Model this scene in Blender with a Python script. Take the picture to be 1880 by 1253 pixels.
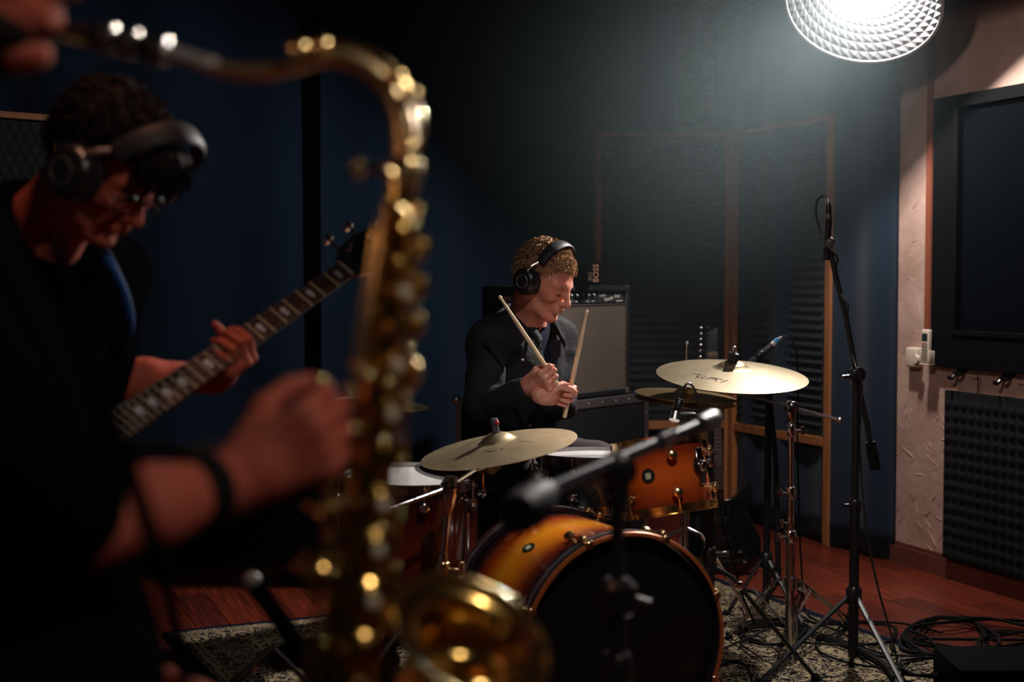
import bpy, math, random
import numpy as np
from mathutils import Vector, Matrix
random.seed(7); np.random.seed(7)
SC = bpy.context.scene
COL = SC.collection
for o in list(bpy.data.objects): bpy.data.objects.remove(o)
# ------------------------------------------------------------------ camera
FPX = 2611.0; CAMZ = 1.22
PITCH = math.atan(121.5/FPX)
CAM = Vector((0, 0, CAMZ))
cam = bpy.data.cameras.new('camera'); camo = bpy.data.objects.new('camera', cam); COL.objects.link(camo)
camo.location = CAM; camo.rotation_euler = (math.pi/2-PITCH, 0, 0)
cam.sensor_width = 36.0; cam.lens = 36.0*FPX/1880.0
cam.clip_start = 0.05; cam.clip_end = 60
cam.dof.use_dof = True; cam.dof.focus_distance = 4.55; cam.dof.aperture_fstop = 2.1
SC.camera = camo
# ------------------------------------------------------------------ look
SC.view_settings.view_transform = 'Standard'; SC.view_settings.look = 'None'
SC.view_settings.gamma = 1.0; SC.view_settings.use_curve_mapping = False
SC.view_settings.exposure = 0.0
try:
    SC.cycles.use_denoising = True
    SC.cycles.denoiser = 'OPENIMAGEDENOISE'
    SC.cycles.max_bounces = 6; SC.cycles.diffuse_bounces = 3; SC.cycles.glossy_bounces = 3
    SC.cycles.transmission_bounces = 4; SC.cycles.volume_bounces = 0; SC.cycles.sample_clamp_indirect = 4.0
    SC.cycles.caustics_reflective = False; SC.cycles.caustics_refractive = False
    SC.cycles.volume_step_rate = 4.0
except Exception: pass
w = bpy.data.worlds.new('world'); SC.world = w; w.use_nodes = True
w.node_tree.nodes['Background'].inputs[0].default_value = (0.006, 0.008, 0.012, 1)
w.node_tree.nodes['Background'].inputs[1].default_value = 0.5

def W(px, py, Y):
    """point of the photograph's pixel on the plane y = Y"""
    u = (px-940)/FPX; v = (626.5-py)/FPX
    f = Vector((0, math.cos(PITCH), -math.sin(PITCH))); up = Vector((0, math.sin(PITCH), math.cos(PITCH)))
    d = f + u*Vector((1, 0, 0)) + v*up
    return CAM + d*(Y/d.y)
def FL(px, py, z=0.0):
    a = W(px, py, 1.0)-CAM
    return CAM + a*((z-CAMZ)/a.z)

# ------------------------------------------------------------------ lights (the room's own lamps, plus added fill spots)
LAMP = W(1582, 14, 5.40)
LN = Vector((-0.30, -0.56, -0.77)).normalized()        # way the reflector faces
def light(name, kind, loc, energy, color=(1, 1, 1), **k):
    l = bpy.data.lights.new(name, kind); l.energy = energy; l.color = color
    for a, b in k.items(): setattr(l, a, b)
    o = bpy.data.objects.new(name, l); COL.objects.link(o); o.location = loc; return o
key = light('reflector_bulb', 'POINT', LAMP - LN*0.090, 175, (1.0, 0.94, 0.87), shadow_soft_size=0.06)
sp = light('reflector_beam', 'SPOT', LAMP - LN*0.11, 1150, (1.0, 0.94, 0.87), shadow_soft_size=0.05, spot_size=math.radians(106), spot_blend=1.0)
sp.rotation_euler = (Vector((0.22, 4.0, 0.80))-sp.location).normalized().to_track_quat('-Z', 'Y').to_euler()
def spot(name, loc, aim, energy, col, size, blend=.8, r=.04):
    o = light(name, 'SPOT', loc, energy, col, shadow_soft_size=r, spot_size=math.radians(size), spot_blend=blend)
    o.rotation_euler = (Vector(aim)-Vector(loc)).normalized().to_track_quat('-Z', 'Y').to_euler(); return o
spot('ceiling_spot_warm', (-0.50, 2.25, 2.62), (-0.62, 2.2, 1.0), 24, (1.0, 0.42, 0.28), 62)
spot('ceiling_spot_kit', (0.45, 2.3, 2.62), (0.32, 4.0, 0.7), 85, (1.0, 0.92, 0.86), 46)
spot('fill_spot_sax', (1.05, 0.7, 2.55), (-0.15, 1.5, 1.3), 50, (1.0, 0.84, 0.70), 60)  # unseen fill, added to put a pale highlight on the saxophone
spot('fill_spot_wall', (-0.1, 3.0, 2.6), (1.75, 5.6, 1.1), 66, (1.0, 0.82, 0.74), 62, blend=1.0, r=.12)  # added fill light that evens out the right wall, not a room lamp
spot('floor_lamp_left', (-1.5, 0.5, 1.7), (-0.2, 1.6, 1.1), 6, (1.0, 0.50, 0.28), 60)

# ------------------------------------------------------------------ materials
MATS = {}
def srgb(c):
    return tuple(((x/255)/12.92 if x/255 <= 0.04045 else ((x/255+0.055)/1.055)**2.4) for x in c)
def mat(name, color, rough=0.5, metal=0.0, spec=0.5, noise=0.0, nscale=20.0, bump=0.0, bscale=60.0, stretch=(1, 1, 1), emit=None, estr=1.0, coat=0.0, sheen=0.0, color2=None, detail=4.0, sss=0.0, aniso=0.0, alpha=1.0, trans=0.0):
    if name in MATS: return MATS[name]
    m = bpy.data.materials.new(name); m.use_nodes = True; nt = m.node_tree
    b = nt.nodes['Principled BSDF']; I = b.inputs
    c4 = tuple(color)+(1.0,)
    I['Base Color'].default_value = c4; I['Roughness'].default_value = rough; I['Metallic'].default_value = metal
    I['Specular IOR Level'].default_value = spec; I['Coat Weight'].default_value = coat; I['Coat Roughness'].default_value = 0.06
    I['Sheen Weight'].default_value = sheen; I['Anisotropic'].default_value = aniso
    I['Alpha'].default_value = alpha; I['Transmission Weight'].default_value = trans
    if sss: I['Subsurface Weight'].default_value = sss; I['Subsurface Radius'].default_value = (0.012, 0.005, 0.003); I['Subsurface Scale'].default_value = 0.25
    if emit: I['Emission Color'].default_value = tuple(emit)+(1,); I['Emission Strength'].default_value = estr
    if noise or bump:
        tc = nt.nodes.new('ShaderNodeTexCoord'); mp = nt.nodes.new('ShaderNodeMapping')
        mp.inputs['Scale'].default_value = stretch
        nt.links.new(tc.outputs['Object'], mp.inputs[0])
    if noise:
        n = nt.nodes.new('ShaderNodeTexNoise'); n.inputs['Scale'].default_value = nscale; n.inputs['Detail'].default_value = detail
        nt.links.new(mp.outputs[0], n.inputs['Vector'])
        r = nt.nodes.new('ShaderNodeValToRGB')
        c2 = color2 if color2 else tuple(x*(1-noise) for x in color)
        r.color_ramp.elements[0].position = 0.3; r.color_ramp.elements[1].position = 0.7
        r.color_ramp.elements[0].color = tuple(c2)+(1,); r.color_ramp.elements[1].color = c4
        nt.links.new(n.outputs['Fac'], r.inputs[0]); nt.links.new(r.outputs[0], I['Base Color'])
    if bump:
        n2 = nt.nodes.new('ShaderNodeTexNoise'); n2.inputs['Scale'].default_value = bscale; n2.inputs['Detail'].default_value = 3
        nt.links.new(mp.outputs[0], n2.inputs['Vector'])
        bp = nt.nodes.new('ShaderNodeBump'); bp.inputs['Strength'].default_value = bump; bp.inputs['Distance'].default_value = 0.004
        nt.links.new(n2.outputs['Fac'], bp.inputs['Height']); nt.links.new(bp.outputs[0], I['Normal'])
    MATS[name] = m; return m

SKIN = mat('skin_warm', srgb((222, 158, 134)), 0.5, noise=0.25, nscale=35, bump=0.15, bscale=220, sss=0.0, color2=srgb((206, 122, 102)))
SKIN2 = mat('skin_ruddy', srgb((180, 100, 84)), 0.75, spec=0.12, noise=0.25, nscale=25, bump=0.1, bscale=200, sss=0.15, color2=srgb((170, 84, 68)))
BLACKCLOTH = mat('black_cotton', (0.003, 0.003, 0.0035), 1.0, spec=0.0, bump=0.35, bscale=160)
JACKET = mat('black_denim', (0.017, 0.018, 0.021), 0.8, spec=0.25, noise=0.45, nscale=90, bump=0.6, bscale=90)
TEE = mat('navy_tee', (0.014, 0.018, 0.032), 0.95, spec=0.1, bump=0.3, bscale=140)
TROUSER = mat('charcoal_trousers', (0.062, 0.052, 0.056), 0.9, spec=0.2, noise=0.3, nscale=120, bump=0.4, bscale=200)
BLACKPL = mat('black_plastic', (0.010, 0.010, 0.012), 0.32, spec=0.5)
BLACKMATTE = mat('black_matte', (0.010, 0.010, 0.012), 0.7, spec=0.3)
BLACKSTEEL = mat('black_steel', (0.010, 0.010, 0.012), 0.48, metal=0.0, spec=0.35)
CHROME = mat('chrome', (0.72, 0.68, 0.70), 0.14, metal=1.0)
NICKEL = mat('brushed_nickel', (0.55, 0.52, 0.50), 0.3, metal=1.0, bump=0.1, bscale=200)
GOLD = mat('satin_gold_hardware', (0.78, 0.56, 0.30), 0.24, metal=1.0)
ALU = mat('aluminium_edge', (0.48, 0.48, 0.50), 0.35, metal=1.0, bump=0.2, bscale=120)
WOODPALE = mat('pine_frame', srgb((176, 112, 66)), 0.55, noise=0.35, nscale=6, stretch=(6, 6, 0.6), bump=0.15, bscale=40)
STICK = mat('hickory_stick', srgb((238, 206, 166)), 0.45, noise=0.2, nscale=30, stretch=(1, 1, 0.2))
HEADWHITE = mat('coated_drumhead', (0.56, 0.545, 0.54), 0.6, noise=0.18, nscale=9, bump=0.15, bscale=200)
HEADBLACK = mat('black_drumhead', (0.006, 0.006, 0.008), 0.30, spec=0.4)
WHITEPL = mat('cream_plastic', srgb((214, 198, 180)), 0.45)
BLUEBAND = mat('blue_tape', srgb((60, 150, 205)), 0.5)
RUBBER = mat('rubber', (0.006, 0.006, 0.006), 0.8, spec=0.12)

# ------------------------------------------------------------------ object plumbing
def tag(o, label=None, cat=None, group=None, kind=None):
    if label: o['label'] = label
    if cat: o['category'] = cat
    if group: o['group'] = group
    if kind: o['kind'] = kind
    return o
def off(p):
    v = Vector((0, 0, 0))
    while p is not None: v += p.location; p = p.parent
    return v
def thing(name, label, cat, loc, group=None):
    o = bpy.data.objects.new(name, None); COL.objects.link(o); o.location = Vector(loc); o.empty_display_size = 0.05
    return tag(o, label, cat, group)
def V3(a): return np.array([a[0], a[1], a[2]], dtype=float)
def frame(axis, hint=None):
    z = V3(axis); z = z/np.linalg.norm(z)
    h = V3(hint) if hint is not None else (np.array([0, 0, 1.0]) if abs(z[2]) < 0.9 else np.array([1.0, 0, 0]))
    x = np.cross(h, z); x /= np.linalg.norm(x); y = np.cross(z, x)
    return x, y, z
class MB:
    def __init__(s): s.v = []; s.f = []; s.n = 0; s.attr = []
    def add(s, vs, fs):
        vs = np.asarray(vs, dtype=float).reshape(-1, 3)
        s.v.append(vs); s.f += [tuple(i+s.n for i in f) for f in fs]; s.n += len(vs); return s
    def box(s, c, size, R=None):
        a, b, d = [x/2 for x in size]
        vs = np.array([[x, y, z] for x in (-a, a) for y in (-b, b) for z in (-d, d)])
        if R is not None: vs = vs @ np.array([V3(r) for r in R])
        vs = vs+V3(c)
        return s.add(vs, [(0, 1, 3, 2), (4, 6, 7, 5), (0, 4, 5, 1), (2, 3, 7, 6), (0, 2, 6, 4), (1, 5, 7, 3)])
    def tube(s, pts, r, n=10, closed=False, cap=True, flat=None):
        P = [V3(p) for p in pts]; m = len(P)
        rs = [r]*m if not hasattr(r, '__len__') else list(r)
        T = []
        for i in range(m):
            a = P[(i-1) % m] if (closed or i > 0) else P[i]; b = P[(i+1) % m] if (closed or i < m-1) else P[i]
            t = b-a; T.append(t/(np.linalg.norm(t)+1e-12))
        x, y, _ = frame(T[0]); vs = []
        for i in range(m):
            t = T[i]; x = x-np.dot(x, t)*t; x /= np.linalg.norm(x)+1e-12; y = np.cross(t, x)
            for k in range(n):
                a = 2*math.pi*k/n; ca, sa = math.cos(a), math.sin(a)
                if flat: sa *= flat
                vs.append(P[i]+rs[i]*(ca*x+sa*y))
        fs = []
        for i in range(m if closed else m-1):
            j = (i+1) % m
            for k in range(n):
                l = (k+1) % n; fs.append((i*n+k, i*n+l, j*n+l, j*n+k))
        if not closed and cap:
            fs.append(tuple(range(n-1, -1, -1))); fs.append(tuple((m-1)*n+k for k in range(n)))
        return s.add(vs, fs)
    def cyl(s, p, q, r, r2=None, n=16): return s.tube([p, q], [r, r if r2 is None else r2], n)
    def lathe(s, prof, o, axis, n=40, hint=None, sq=None):
        x, y, z = frame(axis, hint); o = V3(o); vs = []; m = len(prof)
        for (r, h) in prof:
            for k in range(n):
                a = 2*math.pi*k/n; vs.append(o+z*h+max(r, 1e-5)*(math.cos(a)*x+math.sin(a)*y))
        fs = []
        for i in range(m-1):
            for k in range(n):
                l = (k+1) % n; fs.append((i*n+k, i*n+l, (i+1)*n+l, (i+1)*n+k))
        if prof[0] != prof[-1]:
            if prof[0][0] > 1e-4: fs.append(tuple(range(n-1, -1, -1)))
            if prof[-1][0] > 1e-4: fs.append(tuple((m-1)*n+k for k in range(n)))
        return s.add(vs, fs)
    def ball(s, c, r, R=None, n=14, m=9):
        rr = (r, r, r) if not hasattr(r, '__len__') else r
        prof = []; vs = []; fs = []
        for i in range(m+1):
            t = math.pi*i/m
            for k in range(n):
                a = 2*math.pi*k/n; vs.append([rr[0]*math.sin(t)*math.cos(a), rr[1]*math.sin(t)*math.sin(a), rr[2]*math.cos(t)])
        for i in range(m):
            for k in range(n):
                l = (k+1) % n; fs.append((i*n+k, (i+1)*n+k, (i+1)*n+l, i*n+l))
        vs = np.array(vs)
        if R is not None: vs = vs @ np.array([V3(a) for a in R])
        return s.add(vs+V3(c), fs)
    def grid(s, A, closed=False):
        """A: array (m, n, 3)"""
        m, n = A.shape[:2]; fs = []
        for i in range(m-1):
            for k in range(n if closed else n-1):
                l = (k+1) % n; fs.append((i*n+k, i*n+l, (i+1)*n+l, (i+1)*n+k))
        return s.add(A.reshape(-1, 3), fs)
    def prism(s, poly, o, u, v, nrm, th):
        o, u, v, nrm = V3(o), V3(u), V3(v), V3(nrm); m = len(poly)
        a = [o+x*u+y*v for x, y in poly]; b = [p+nrm*th for p in a]
        fs = [tuple(range(m-1, -1, -1)), tuple(range(m, 2*m))]+[(i, (i+1) % m, m+(i+1) % m, m+i) for i in range(m)]
        return s.add(a+b, fs)
    def mesh(s, name, o, smooth=40, bevel=0.0, bseg=2):
        me = bpy.data.meshes.new(name)
        vs = (np.vstack(s.v) if s.v else np.zeros((0, 3)))-V3(o)
        me.from_pydata(vs.tolist(), [], s.f); me.validate()
        import bmesh
        bm = bmesh.new(); bm.from_mesh(me)
        if bevel: bmesh.ops.bevel(bm, geom=[e for e in bm.edges if e.is_manifold and e.calc_face_angle(0) > 0.5], offset=bevel, segments=bseg, profile=0.5, affect='EDGES')
        bmesh.ops.recalc_face_normals(bm, faces=bm.faces)
        bm.to_mesh(me); bm.free()
        if smooth:
            me.polygons.foreach_set('use_smooth', [True]*len(me.polygons))
            try: me.set_sharp_from_angle(angle=math.radians(smooth))
            except Exception: pass
        return me
    def build(s, name, m, parent=None, label=None, cat=None, group=None, kind=None, smooth=40, bevel=0.0, bseg=2, loc=None):
        o0 = off(parent) if parent is not None else (Vector(loc) if loc is not None else Vector((0, 0, 0)))
        if parent is None and loc is None and s.v:
            vv = np.vstack(s.v); o0 = Vector((float(vv[:, 0].mean()), float(vv[:, 1].mean()), float(vv[:, 2].min())))
        me = s.mesh(name, o0, smooth, bevel, bseg); me.materials.append(m)
        ob = bpy.data.objects.new(name, me); COL.objects.link(ob)
        if parent is not None: ob.parent = parent
        else: ob.location = o0
        return tag(ob, label, cat, group, kind)
def inst(name, me, M, parent=None, **k):
    """a placed object sharing mesh data; M is its world matrix"""
    ob = bpy.data.objects.new(name, me); COL.objects.link(ob)
    if parent is not None: ob.parent = parent; M = Matrix.Translation(-off(parent)) @ M
    ob.matrix_basis = M
    return tag(ob, k.get('label'), k.get('cat'), k.get('group'), k.get('kind'))
def rotm(x, y, z, o=(0, 0, 0)):
    M = Matrix.Identity(4)
    for i, a in enumerate((x, y, z)):
        for j in range(3): M[j][i] = a[j]
    for j in range(3): M[j][3] = o[j]
    return M
def smoothpath(pts, n=8, closed=False):
    P = [V3(p) for p in pts]; m = len(P); out = []
    for i in range(m if closed else m-1):
        g = lambda k: P[k % m] if closed else P[min(max(k, 0), m-1)]
        a, b, c, d = g(i-1), g(i), g(i+1), g(i+2)
        for k in range(n):
            t = k/n; out.append(0.5*((2*b)+(-a+c)*t+(2*a-5*b+4*c-d)*t*t+(-a+3*b-3*c+d)*t**3))
    if not closed: out.append(P[-1])
    return out
def text_mesh(txt, size, o, u, v, name, m, parent, shear=0.0, depth=0.0006, align='CENTER', label=None):
    c = bpy.data.curves.new(name, 'FONT'); c.body = txt; c.size = size; c.extrude = depth; c.align_x = align; c.shear = shear; c.resolution_u = 3
    c.align_y = 'CENTER'
    tmp = bpy.data.objects.new('tmp', c); COL.objects.link(tmp)
    dg = bpy.context.evaluated_depsgraph_get(); me = bpy.data.meshes.new_from_object(tmp.evaluated_get(dg))
    bpy.data.objects.remove(tmp)
    me.materials.clear(); me.materials.append(m)
    u = Vector(u).normalized(); v = Vector(v).normalized(); n = u.cross(v)
    me.transform(Matrix.Translation(-off(parent)) @ rotm(u, v, n, o))
    ob = bpy.data.objects.new(name, me); COL.objects.link(ob); ob.parent = parent
    if label: ob['label'] = label
    return ob

# ------------------------------------------------------------------ signed-distance modelling (bodies, clothes)
class SDF:
    def __init__(s, lo, hi, h):
        s.lo = V3(lo); s.h = h; s.dim = np.maximum(3, np.ceil((V3(hi)-s.lo)/h).astype(int)+1)
        s.F = np.full(tuple(s.dim), 0.2, dtype=np.float32); s.m = 0.045
    def _sub(s, lo, hi):
        a = np.clip(np.floor((lo-s.m-s.lo)/s.h).astype(int), 0, s.dim); b = np.clip(np.ceil((hi+s.m-s.lo)/s.h).astype(int)+1, 0, s.dim)
        if np.any(b <= a): return None, None
        sl = tuple(slice(int(a[i]), int(b[i])) for i in range(3))
        ax = [s.lo[i]+s.h*np.arange(a[i], b[i]) for i in range(3)]
        X, Y, Z = np.meshgrid(*ax, indexing='ij')
        return sl, np.stack([X, Y, Z], -1).astype(np.float32)
    def _mix(s, sl, d, k, mode):
        f = s.F[sl]
        if mode == 'add':
            if k: hh = np.clip(0.5+0.5*(f-d)/k, 0, 1); s.F[sl] = f*(1-hh)+d*hh-k*hh*(1-hh)
            else: s.F[sl] = np.minimum(f, d)
        else:
            if k: hh = np.clip(0.5-0.5*(f+d)/k, 0, 1); s.F[sl] = f*(1-hh)-d*hh+k*hh*(1-hh)
            else: s.F[sl] = np.maximum(f, -d)
    def cap(s, a, b, ra, rb=None, k=0.0, mode='add'):
        a, b = V3(a), V3(b); rb = ra if rb is None else rb; R = max(ra, rb)
        sl, P = s._sub(np.minimum(a, b)-R, np.maximum(a, b)+R)
        if sl is None: return s
        ba = (b-a).astype(np.float32); pa = P-a.astype(np.float32); h = np.clip((pa@ba)/max(float(ba@ba), 1e-9), 0, 1)
        d = np.linalg.norm(pa-h[..., None]*ba, axis=-1)-(ra+(rb-ra)*h)
        s._mix(sl, d, k, mode); return s
    def ell(s, c, r, R=None, k=0.0, mode='add'):
        c = V3(c); r = np.array(r, dtype=float)
        sl, P = s._sub(c-r.max(), c+r.max())
        if sl is None: return s
        q = P-c.astype(np.float32)
        if R is not None: q = q @ np.array(R, dtype=np.float32).T      # R rows are the local axes
        k0 = np.linalg.norm(q/r, axis=-1); k1 = np.linalg.norm(q/(r*r), axis=-1)+1e-6
        s._mix(sl, k0*(k0-1)/k1, k, mode); return s
    def bend(s, fn):
        ax = [s.lo[i]+s.h*np.arange(s.dim[i]) for i in range(3)]
        X, Y, Z = np.meshgrid(*ax, indexing='ij'); s.F = s.F+fn(X, Y, Z).astype(np.float32); return s
    def cut(s, p, n):
        n = V3(n)/np.linalg.norm(V3(n)); p = V3(p)
        ax = [s.lo[i]+s.h*np.arange(s.dim[i]) for i in range(3)]
        X, Y, Z = np.meshgrid(*ax, indexing='ij'); d = (X-p[0])*n[0]+(Y-p[1])*n[1]+(Z-p[2])*n[2]
        s.F = np.maximum(s.F, d.astype(np.float32)); return s
    def polys(s):
        F = s.F; F[0] = F[-1] = 0.1; F[:, 0] = F[:, -1] = 0.1; F[:, :, 0] = F[:, :, -1] = 0.1
        ins = F < 0; nx, ny, nz = F.shape
        c8 = [ins[i:nx-1+i, j:ny-1+j, k:nz-1+k] for i in (0, 1) for j in (0, 1) for k in (0, 1)]
        cnt = sum(c.astype(np.int8) for c in c8); act = (cnt > 0) & (cnt < 8)
        idx = np.argwhere(act); vid = -np.ones(act.shape, dtype=np.int64); vid[act] = np.arange(len(idx))
        acc = np.zeros((len(idx), 3)); num = np.zeros(len(idx)); I, J, K = idx.T
        corners = [(i, j, k) for i in (0, 1) for j in (0, 1) for k in (0, 1)]
        for a in corners:
            for ax in range(3):
                if a[ax]: continue
                b = list(a); b[ax] = 1
                fa = F[I+a[0], J+a[1], K+a[2]]; fb = F[I+b[0], J+b[1], K+b[2]]
                cr = (fa < 0) != (fb < 0); t = np.where(cr, fa/(fa-fb+1e-12), 0)
                p = np.array(a, float)[None, :].repeat(len(idx), 0); p[:, ax] = t
                acc += p*cr[:, None]; num += cr
        V = (idx+acc/num[:, None])*s.h+s.lo
        quads = []
        for ax in range(3):
            sl0 = [slice(None)]*3; sl1 = [slice(None)]*3; sl0[ax] = slice(0, -1); sl1[ax] = slice(1, None)
            a = ins[tuple(sl0)]; b = ins[tuple(sl1)]; e = np.argwhere(a != b)
            o1, o2 = [x for x in range(3) if x != ax]
            e = e[(e[:, o1] > 0) & (e[:, o2] > 0) & (e[:, o1] < F.shape[o1]-1) & (e[:, o2] < F.shape[o2]-1)]
            flip = a[tuple(e.T)]
            q = []
            for (d1, d2) in ((1, 1), (0, 1), (0, 0), (1, 0)):
                c = e.copy(); c[:, o1] -= d1; c[:, o2] -= d2; q.append(vid[tuple(c.T)])
            q = np.stack(q, 1)
            fl = flip if ax != 1 else ~flip
            q[~fl] = q[~fl][:, ::-1]
            quads.append(q)
        return V, np.vstack(quads)
    def into(s, mb):
        V, Q = s.polys(); mb.v.append(V); mb.f += [tuple(q) for q in (Q+mb.n).tolist()]; mb.n += len(V); return mb
def loc2w(o, R):
    """R: rows F(x) L(y) U(z)"""
    R = np.array(R, dtype=float); o = V3(o)
    return lambda x, y, z: o+x*R[0]+y*R[1]+z*R[2]
def head_axes(yaw, pitch, roll=0.0):
    """yaw: angle of the face direction from +x towards the camera (-y); pitch: down"""
    f0 = np.array([math.cos(yaw), -math.sin(yaw), 0]); z = np.array([0, 0, 1.0])
    F = f0*math.cos(pitch)-z*math.sin(pitch); U = f0*math.sin(pitch)+z*math.cos(pitch); L = np.cross(U, F)
    if roll: L, U = L*math.cos(roll)+U*math.sin(roll), U*math.cos(roll)-L*math.sin(roll)
    return [F, L, U]
def head_sdf(S, o, R, beard=False):
    g = loc2w(o, R)
    S.ell(g(-.014, 0, .042), (.098, .076, .086), R)
    S.ell(g(.032, 0, -.015), (.060, .060, .085), R, k=.03)
    S.ell(g(.030, 0, -.068), (.052, .046, .040), R, k=.02)
    for q in (-1, 1):
        S.cap(g(-.008, .054*q, -.045), g(.066, .018*q, -.098), .017, .015, k=.022)
        S.cap(g(.084, .012*q, .020), g(.070, .045*q, .018), .012, .011, k=.018)
        S.ell(g(.060, .044*q, -.020), (.026, .020, .020), R, k=.022)
    S.ell(g(.080, 0, -.096), (.020, .021, .017), R, k=.016)
    for q in (-1, 1): S.ell(g(.098, .032*q, .002), (.016, .019, .012), R, k=.012, mode='sub')
    S.cap(g(.089, 0, .016), g(.114, 0, -.026), .0085, .0105, k=.010)
    S.ell(g(.113, 0, -.032), (.013, .011, .010), R, k=.008)
    for q in (-1, 1):
        S.ell(g(.100, .0115*q, -.035), (.011, .007, .008), R, k=.006)
        S.ell(g(.073, .031*q, .000), (.014, .016, .0125), R, k=.003)
        S.ell(g(.084, .031*q, -.004), (.006, .015, .0025), R, k=.004)
    S.ell(g(.082, 0, -.058), (.022, .028, .022), R, k=.014)
    S.cap(g(.098, -.017, -.058), g(.098, .017, -.058), .0055, k=.006)
    S.cap(g(.097, -.014, -.0675), g(.097, .014, -.0675), .0065, k=.005)
    S.cap(g(.105, -.022, -.0625), g(.105, .022, -.0625), .0022, k=.004, mode='sub')
    S.ell(g(.098, 0, -.080), (.010, .018, .006), R, k=.008, mode='sub')
    for q in (-1, 1):
        S.ell(g(-.010, .078*q, -.004), (.018, .009, .032), R, k=.006)
        S.ell(g(-.006, .088*q, -.002), (.010, .006, .020), R, k=.004, mode='sub')
def finger(g, S, base, dirx, ln, rad, curls, spread=0.0, k=.005):
    """curling towards -z of the hand frame"""
    p = np.array(base, float); a = 0.0
    for i, (l, c) in enumerate(zip(ln, curls)):
        a += c
        d = np.array([math.cos(a)*math.cos(spread), math.sin(spread)*math.cos(a), -math.sin(a)])
        q = p+d*l; S.cap(g(*p), g(*q), rad[i], rad[i+1], k=k if i == 0 else .002); p = q
    return p
def hand_sdf(S, wrist, R, curls, thumb, scale=1.0):
    """hand frame rows: X wrist to knuckles, Y towards the thumb side, Z back of the hand; curls: 4 lists of 3 angles, index first"""
    R = np.array(R, float); R = R*scale; g = loc2w(wrist, R); Rn = R/scale
    c = scale
    ys = (.030, .010, -.010, -.028)
    for i, y in enumerate(ys):
        S.cap(g(.012, y*.62, 0), g(.086-.004*abs(i-1), y, .002), .0125*c, .0115*c, k=.012)
    S.ell(g(.045, 0, -.006), (.045*c, .036*c, .013*c), Rn, k=.012)
    S.cap(g(-.02, 0, 0), g(.02, 0, 0), .025*c, .024*c, k=.02)
    L = ((.040, .024, .019), (.044, .028, .020), (.041, .026, .020), (.032, .020, .018))
    for i, y in enumerate(ys):
        r = [.0103*c, .0092*c, .0082*c, .0068*c] if i < 3 else [.009*c, .008*c, .0072*c, .006*c]
        finger(g, S, (.086-.004*abs(i-1), y, .002), 0, L[i], r, curls[i], spread=(.05, 0.0, -.04, -.09)[i])
    t = [np.array(p) for p in thumb]
    S.cap(g(*t[0]), g(*t[1]), .0155*c, .0125*c, k=.014); S.cap(g(*t[1]), g(*t[2]), .0115*c, .0103*c, k=.003); S.cap(g(*t[2]), g(*t[3]), .0100*c, .0075*c, k=.002)
def folds(amp, fr, seed=0):
    rs = np.random.RandomState(seed); D = rs.normal(size=(7, 3)); D /= np.linalg.norm(D, axis=1)[:, None]; D[:, 2] *= 0.7; ph = rs.rand(7)*6.28; fq = fr*(0.6+rs.rand(7)*1.5)
    def fn(X, Y, Z):
        s = 0
        wx = X+.03*np.sin(11*Z+ph[0]); wz = Z+.03*np.sin(9*X+ph[1])
        for i in range(7): s = s+np.abs(np.sin(fq[i]*(D[i, 0]*wx+D[i, 1]*Y+D[i, 2]*wz)+ph[i]))
        return amp*(s/7-0.64)*2
    return fn
# ================================================================== the room
DW = Vector((-1040, FPX, 0)).normalized()             # along the right wall, away from the camera
EW = Vector((DW.y, -DW.x, 0))                         # to the right, square to it
WP = Vector((FL(1628, 1037).x, FL(1628, 1037).y, 0)) + EW*0.07   # a point at the foot of the right wall
def WALL(px, py, out=0.0):
    """pixel -> point on the right wall's face, `out` metres in front of it"""
    a = W(px, py, 1.0)-CAM; p0 = WP-EW*out
    t = (p0-CAM).dot(EW)/a.dot(EW); return CAM+a*t
CORN = WP + DW*1.72; CORN.z = 0
HT = 2.72
CEIL = mat('ceiling_boards_dark', srgb((92, 80, 74)), 0.8, noise=0.3, nscale=5, stretch=(1, 8, 1))
PLAST = mat('rough_plaster', srgb((196, 164, 152)), 0.85, noise=0.18, nscale=6, bump=0.8, bscale=22, color2=srgb((170, 136, 122)))
WOODLOG = mat('old_log_boards', srgb((150, 116, 104)), 0.75, noise=0.35, nscale=5, stretch=(2, 2, 14), bump=0.3, bscale=30)
SKIRT = mat('skirting_brown', srgb((112, 62, 48)), 0.5, noise=0.3, nscale=8, stretch=(2, 2, 12))
def wallslab(name, a, b, z0, z1, m, th=0.12, out=(0, 0, 0), **k):
    a = Vector(a); b = Vector(b); d = (b-a).normalized(); n = Vector(out)
    mb = MB(); vs = []
    for p in (a, b, b+n*th, a+n*th):
        vs += [(p.x, p.y, z0), (p.x, p.y, z1)]
    mb.add(vs, [(0, 1, 3, 2), (2, 3, 5, 4), (4, 5, 7, 6), (6, 7, 1, 0), (0, 2, 4, 6), (1, 7, 5, 3)])
    return mb.build(name, m, kind='structure', smooth=0, **k)
BL = CORN-EW*5.3; BR = CORN; FR = CORN-DW*9.4; FLft = BL-DW*9.4
wr = wallslab('wall_right', BR, FR, 0, HT, PLAST, out=EW)
wb = wallslab('wall_back', BL, BR, 0, HT, mat('wall_back_dark', srgb((96, 78, 70)), 0.85, noise=0.2), out=DW)
wallslab('wall_left', BL, FLft, 0, HT, mat('wall_left_paint', srgb((58, 54, 58)), 0.85, noise=0.2), out=-EW)
wallslab('wall_front', FLft, FR, 0, HT, mat('wall_front_paint', srgb((58, 54, 58)), 0.85, noise=0.2), out=-DW)
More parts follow.
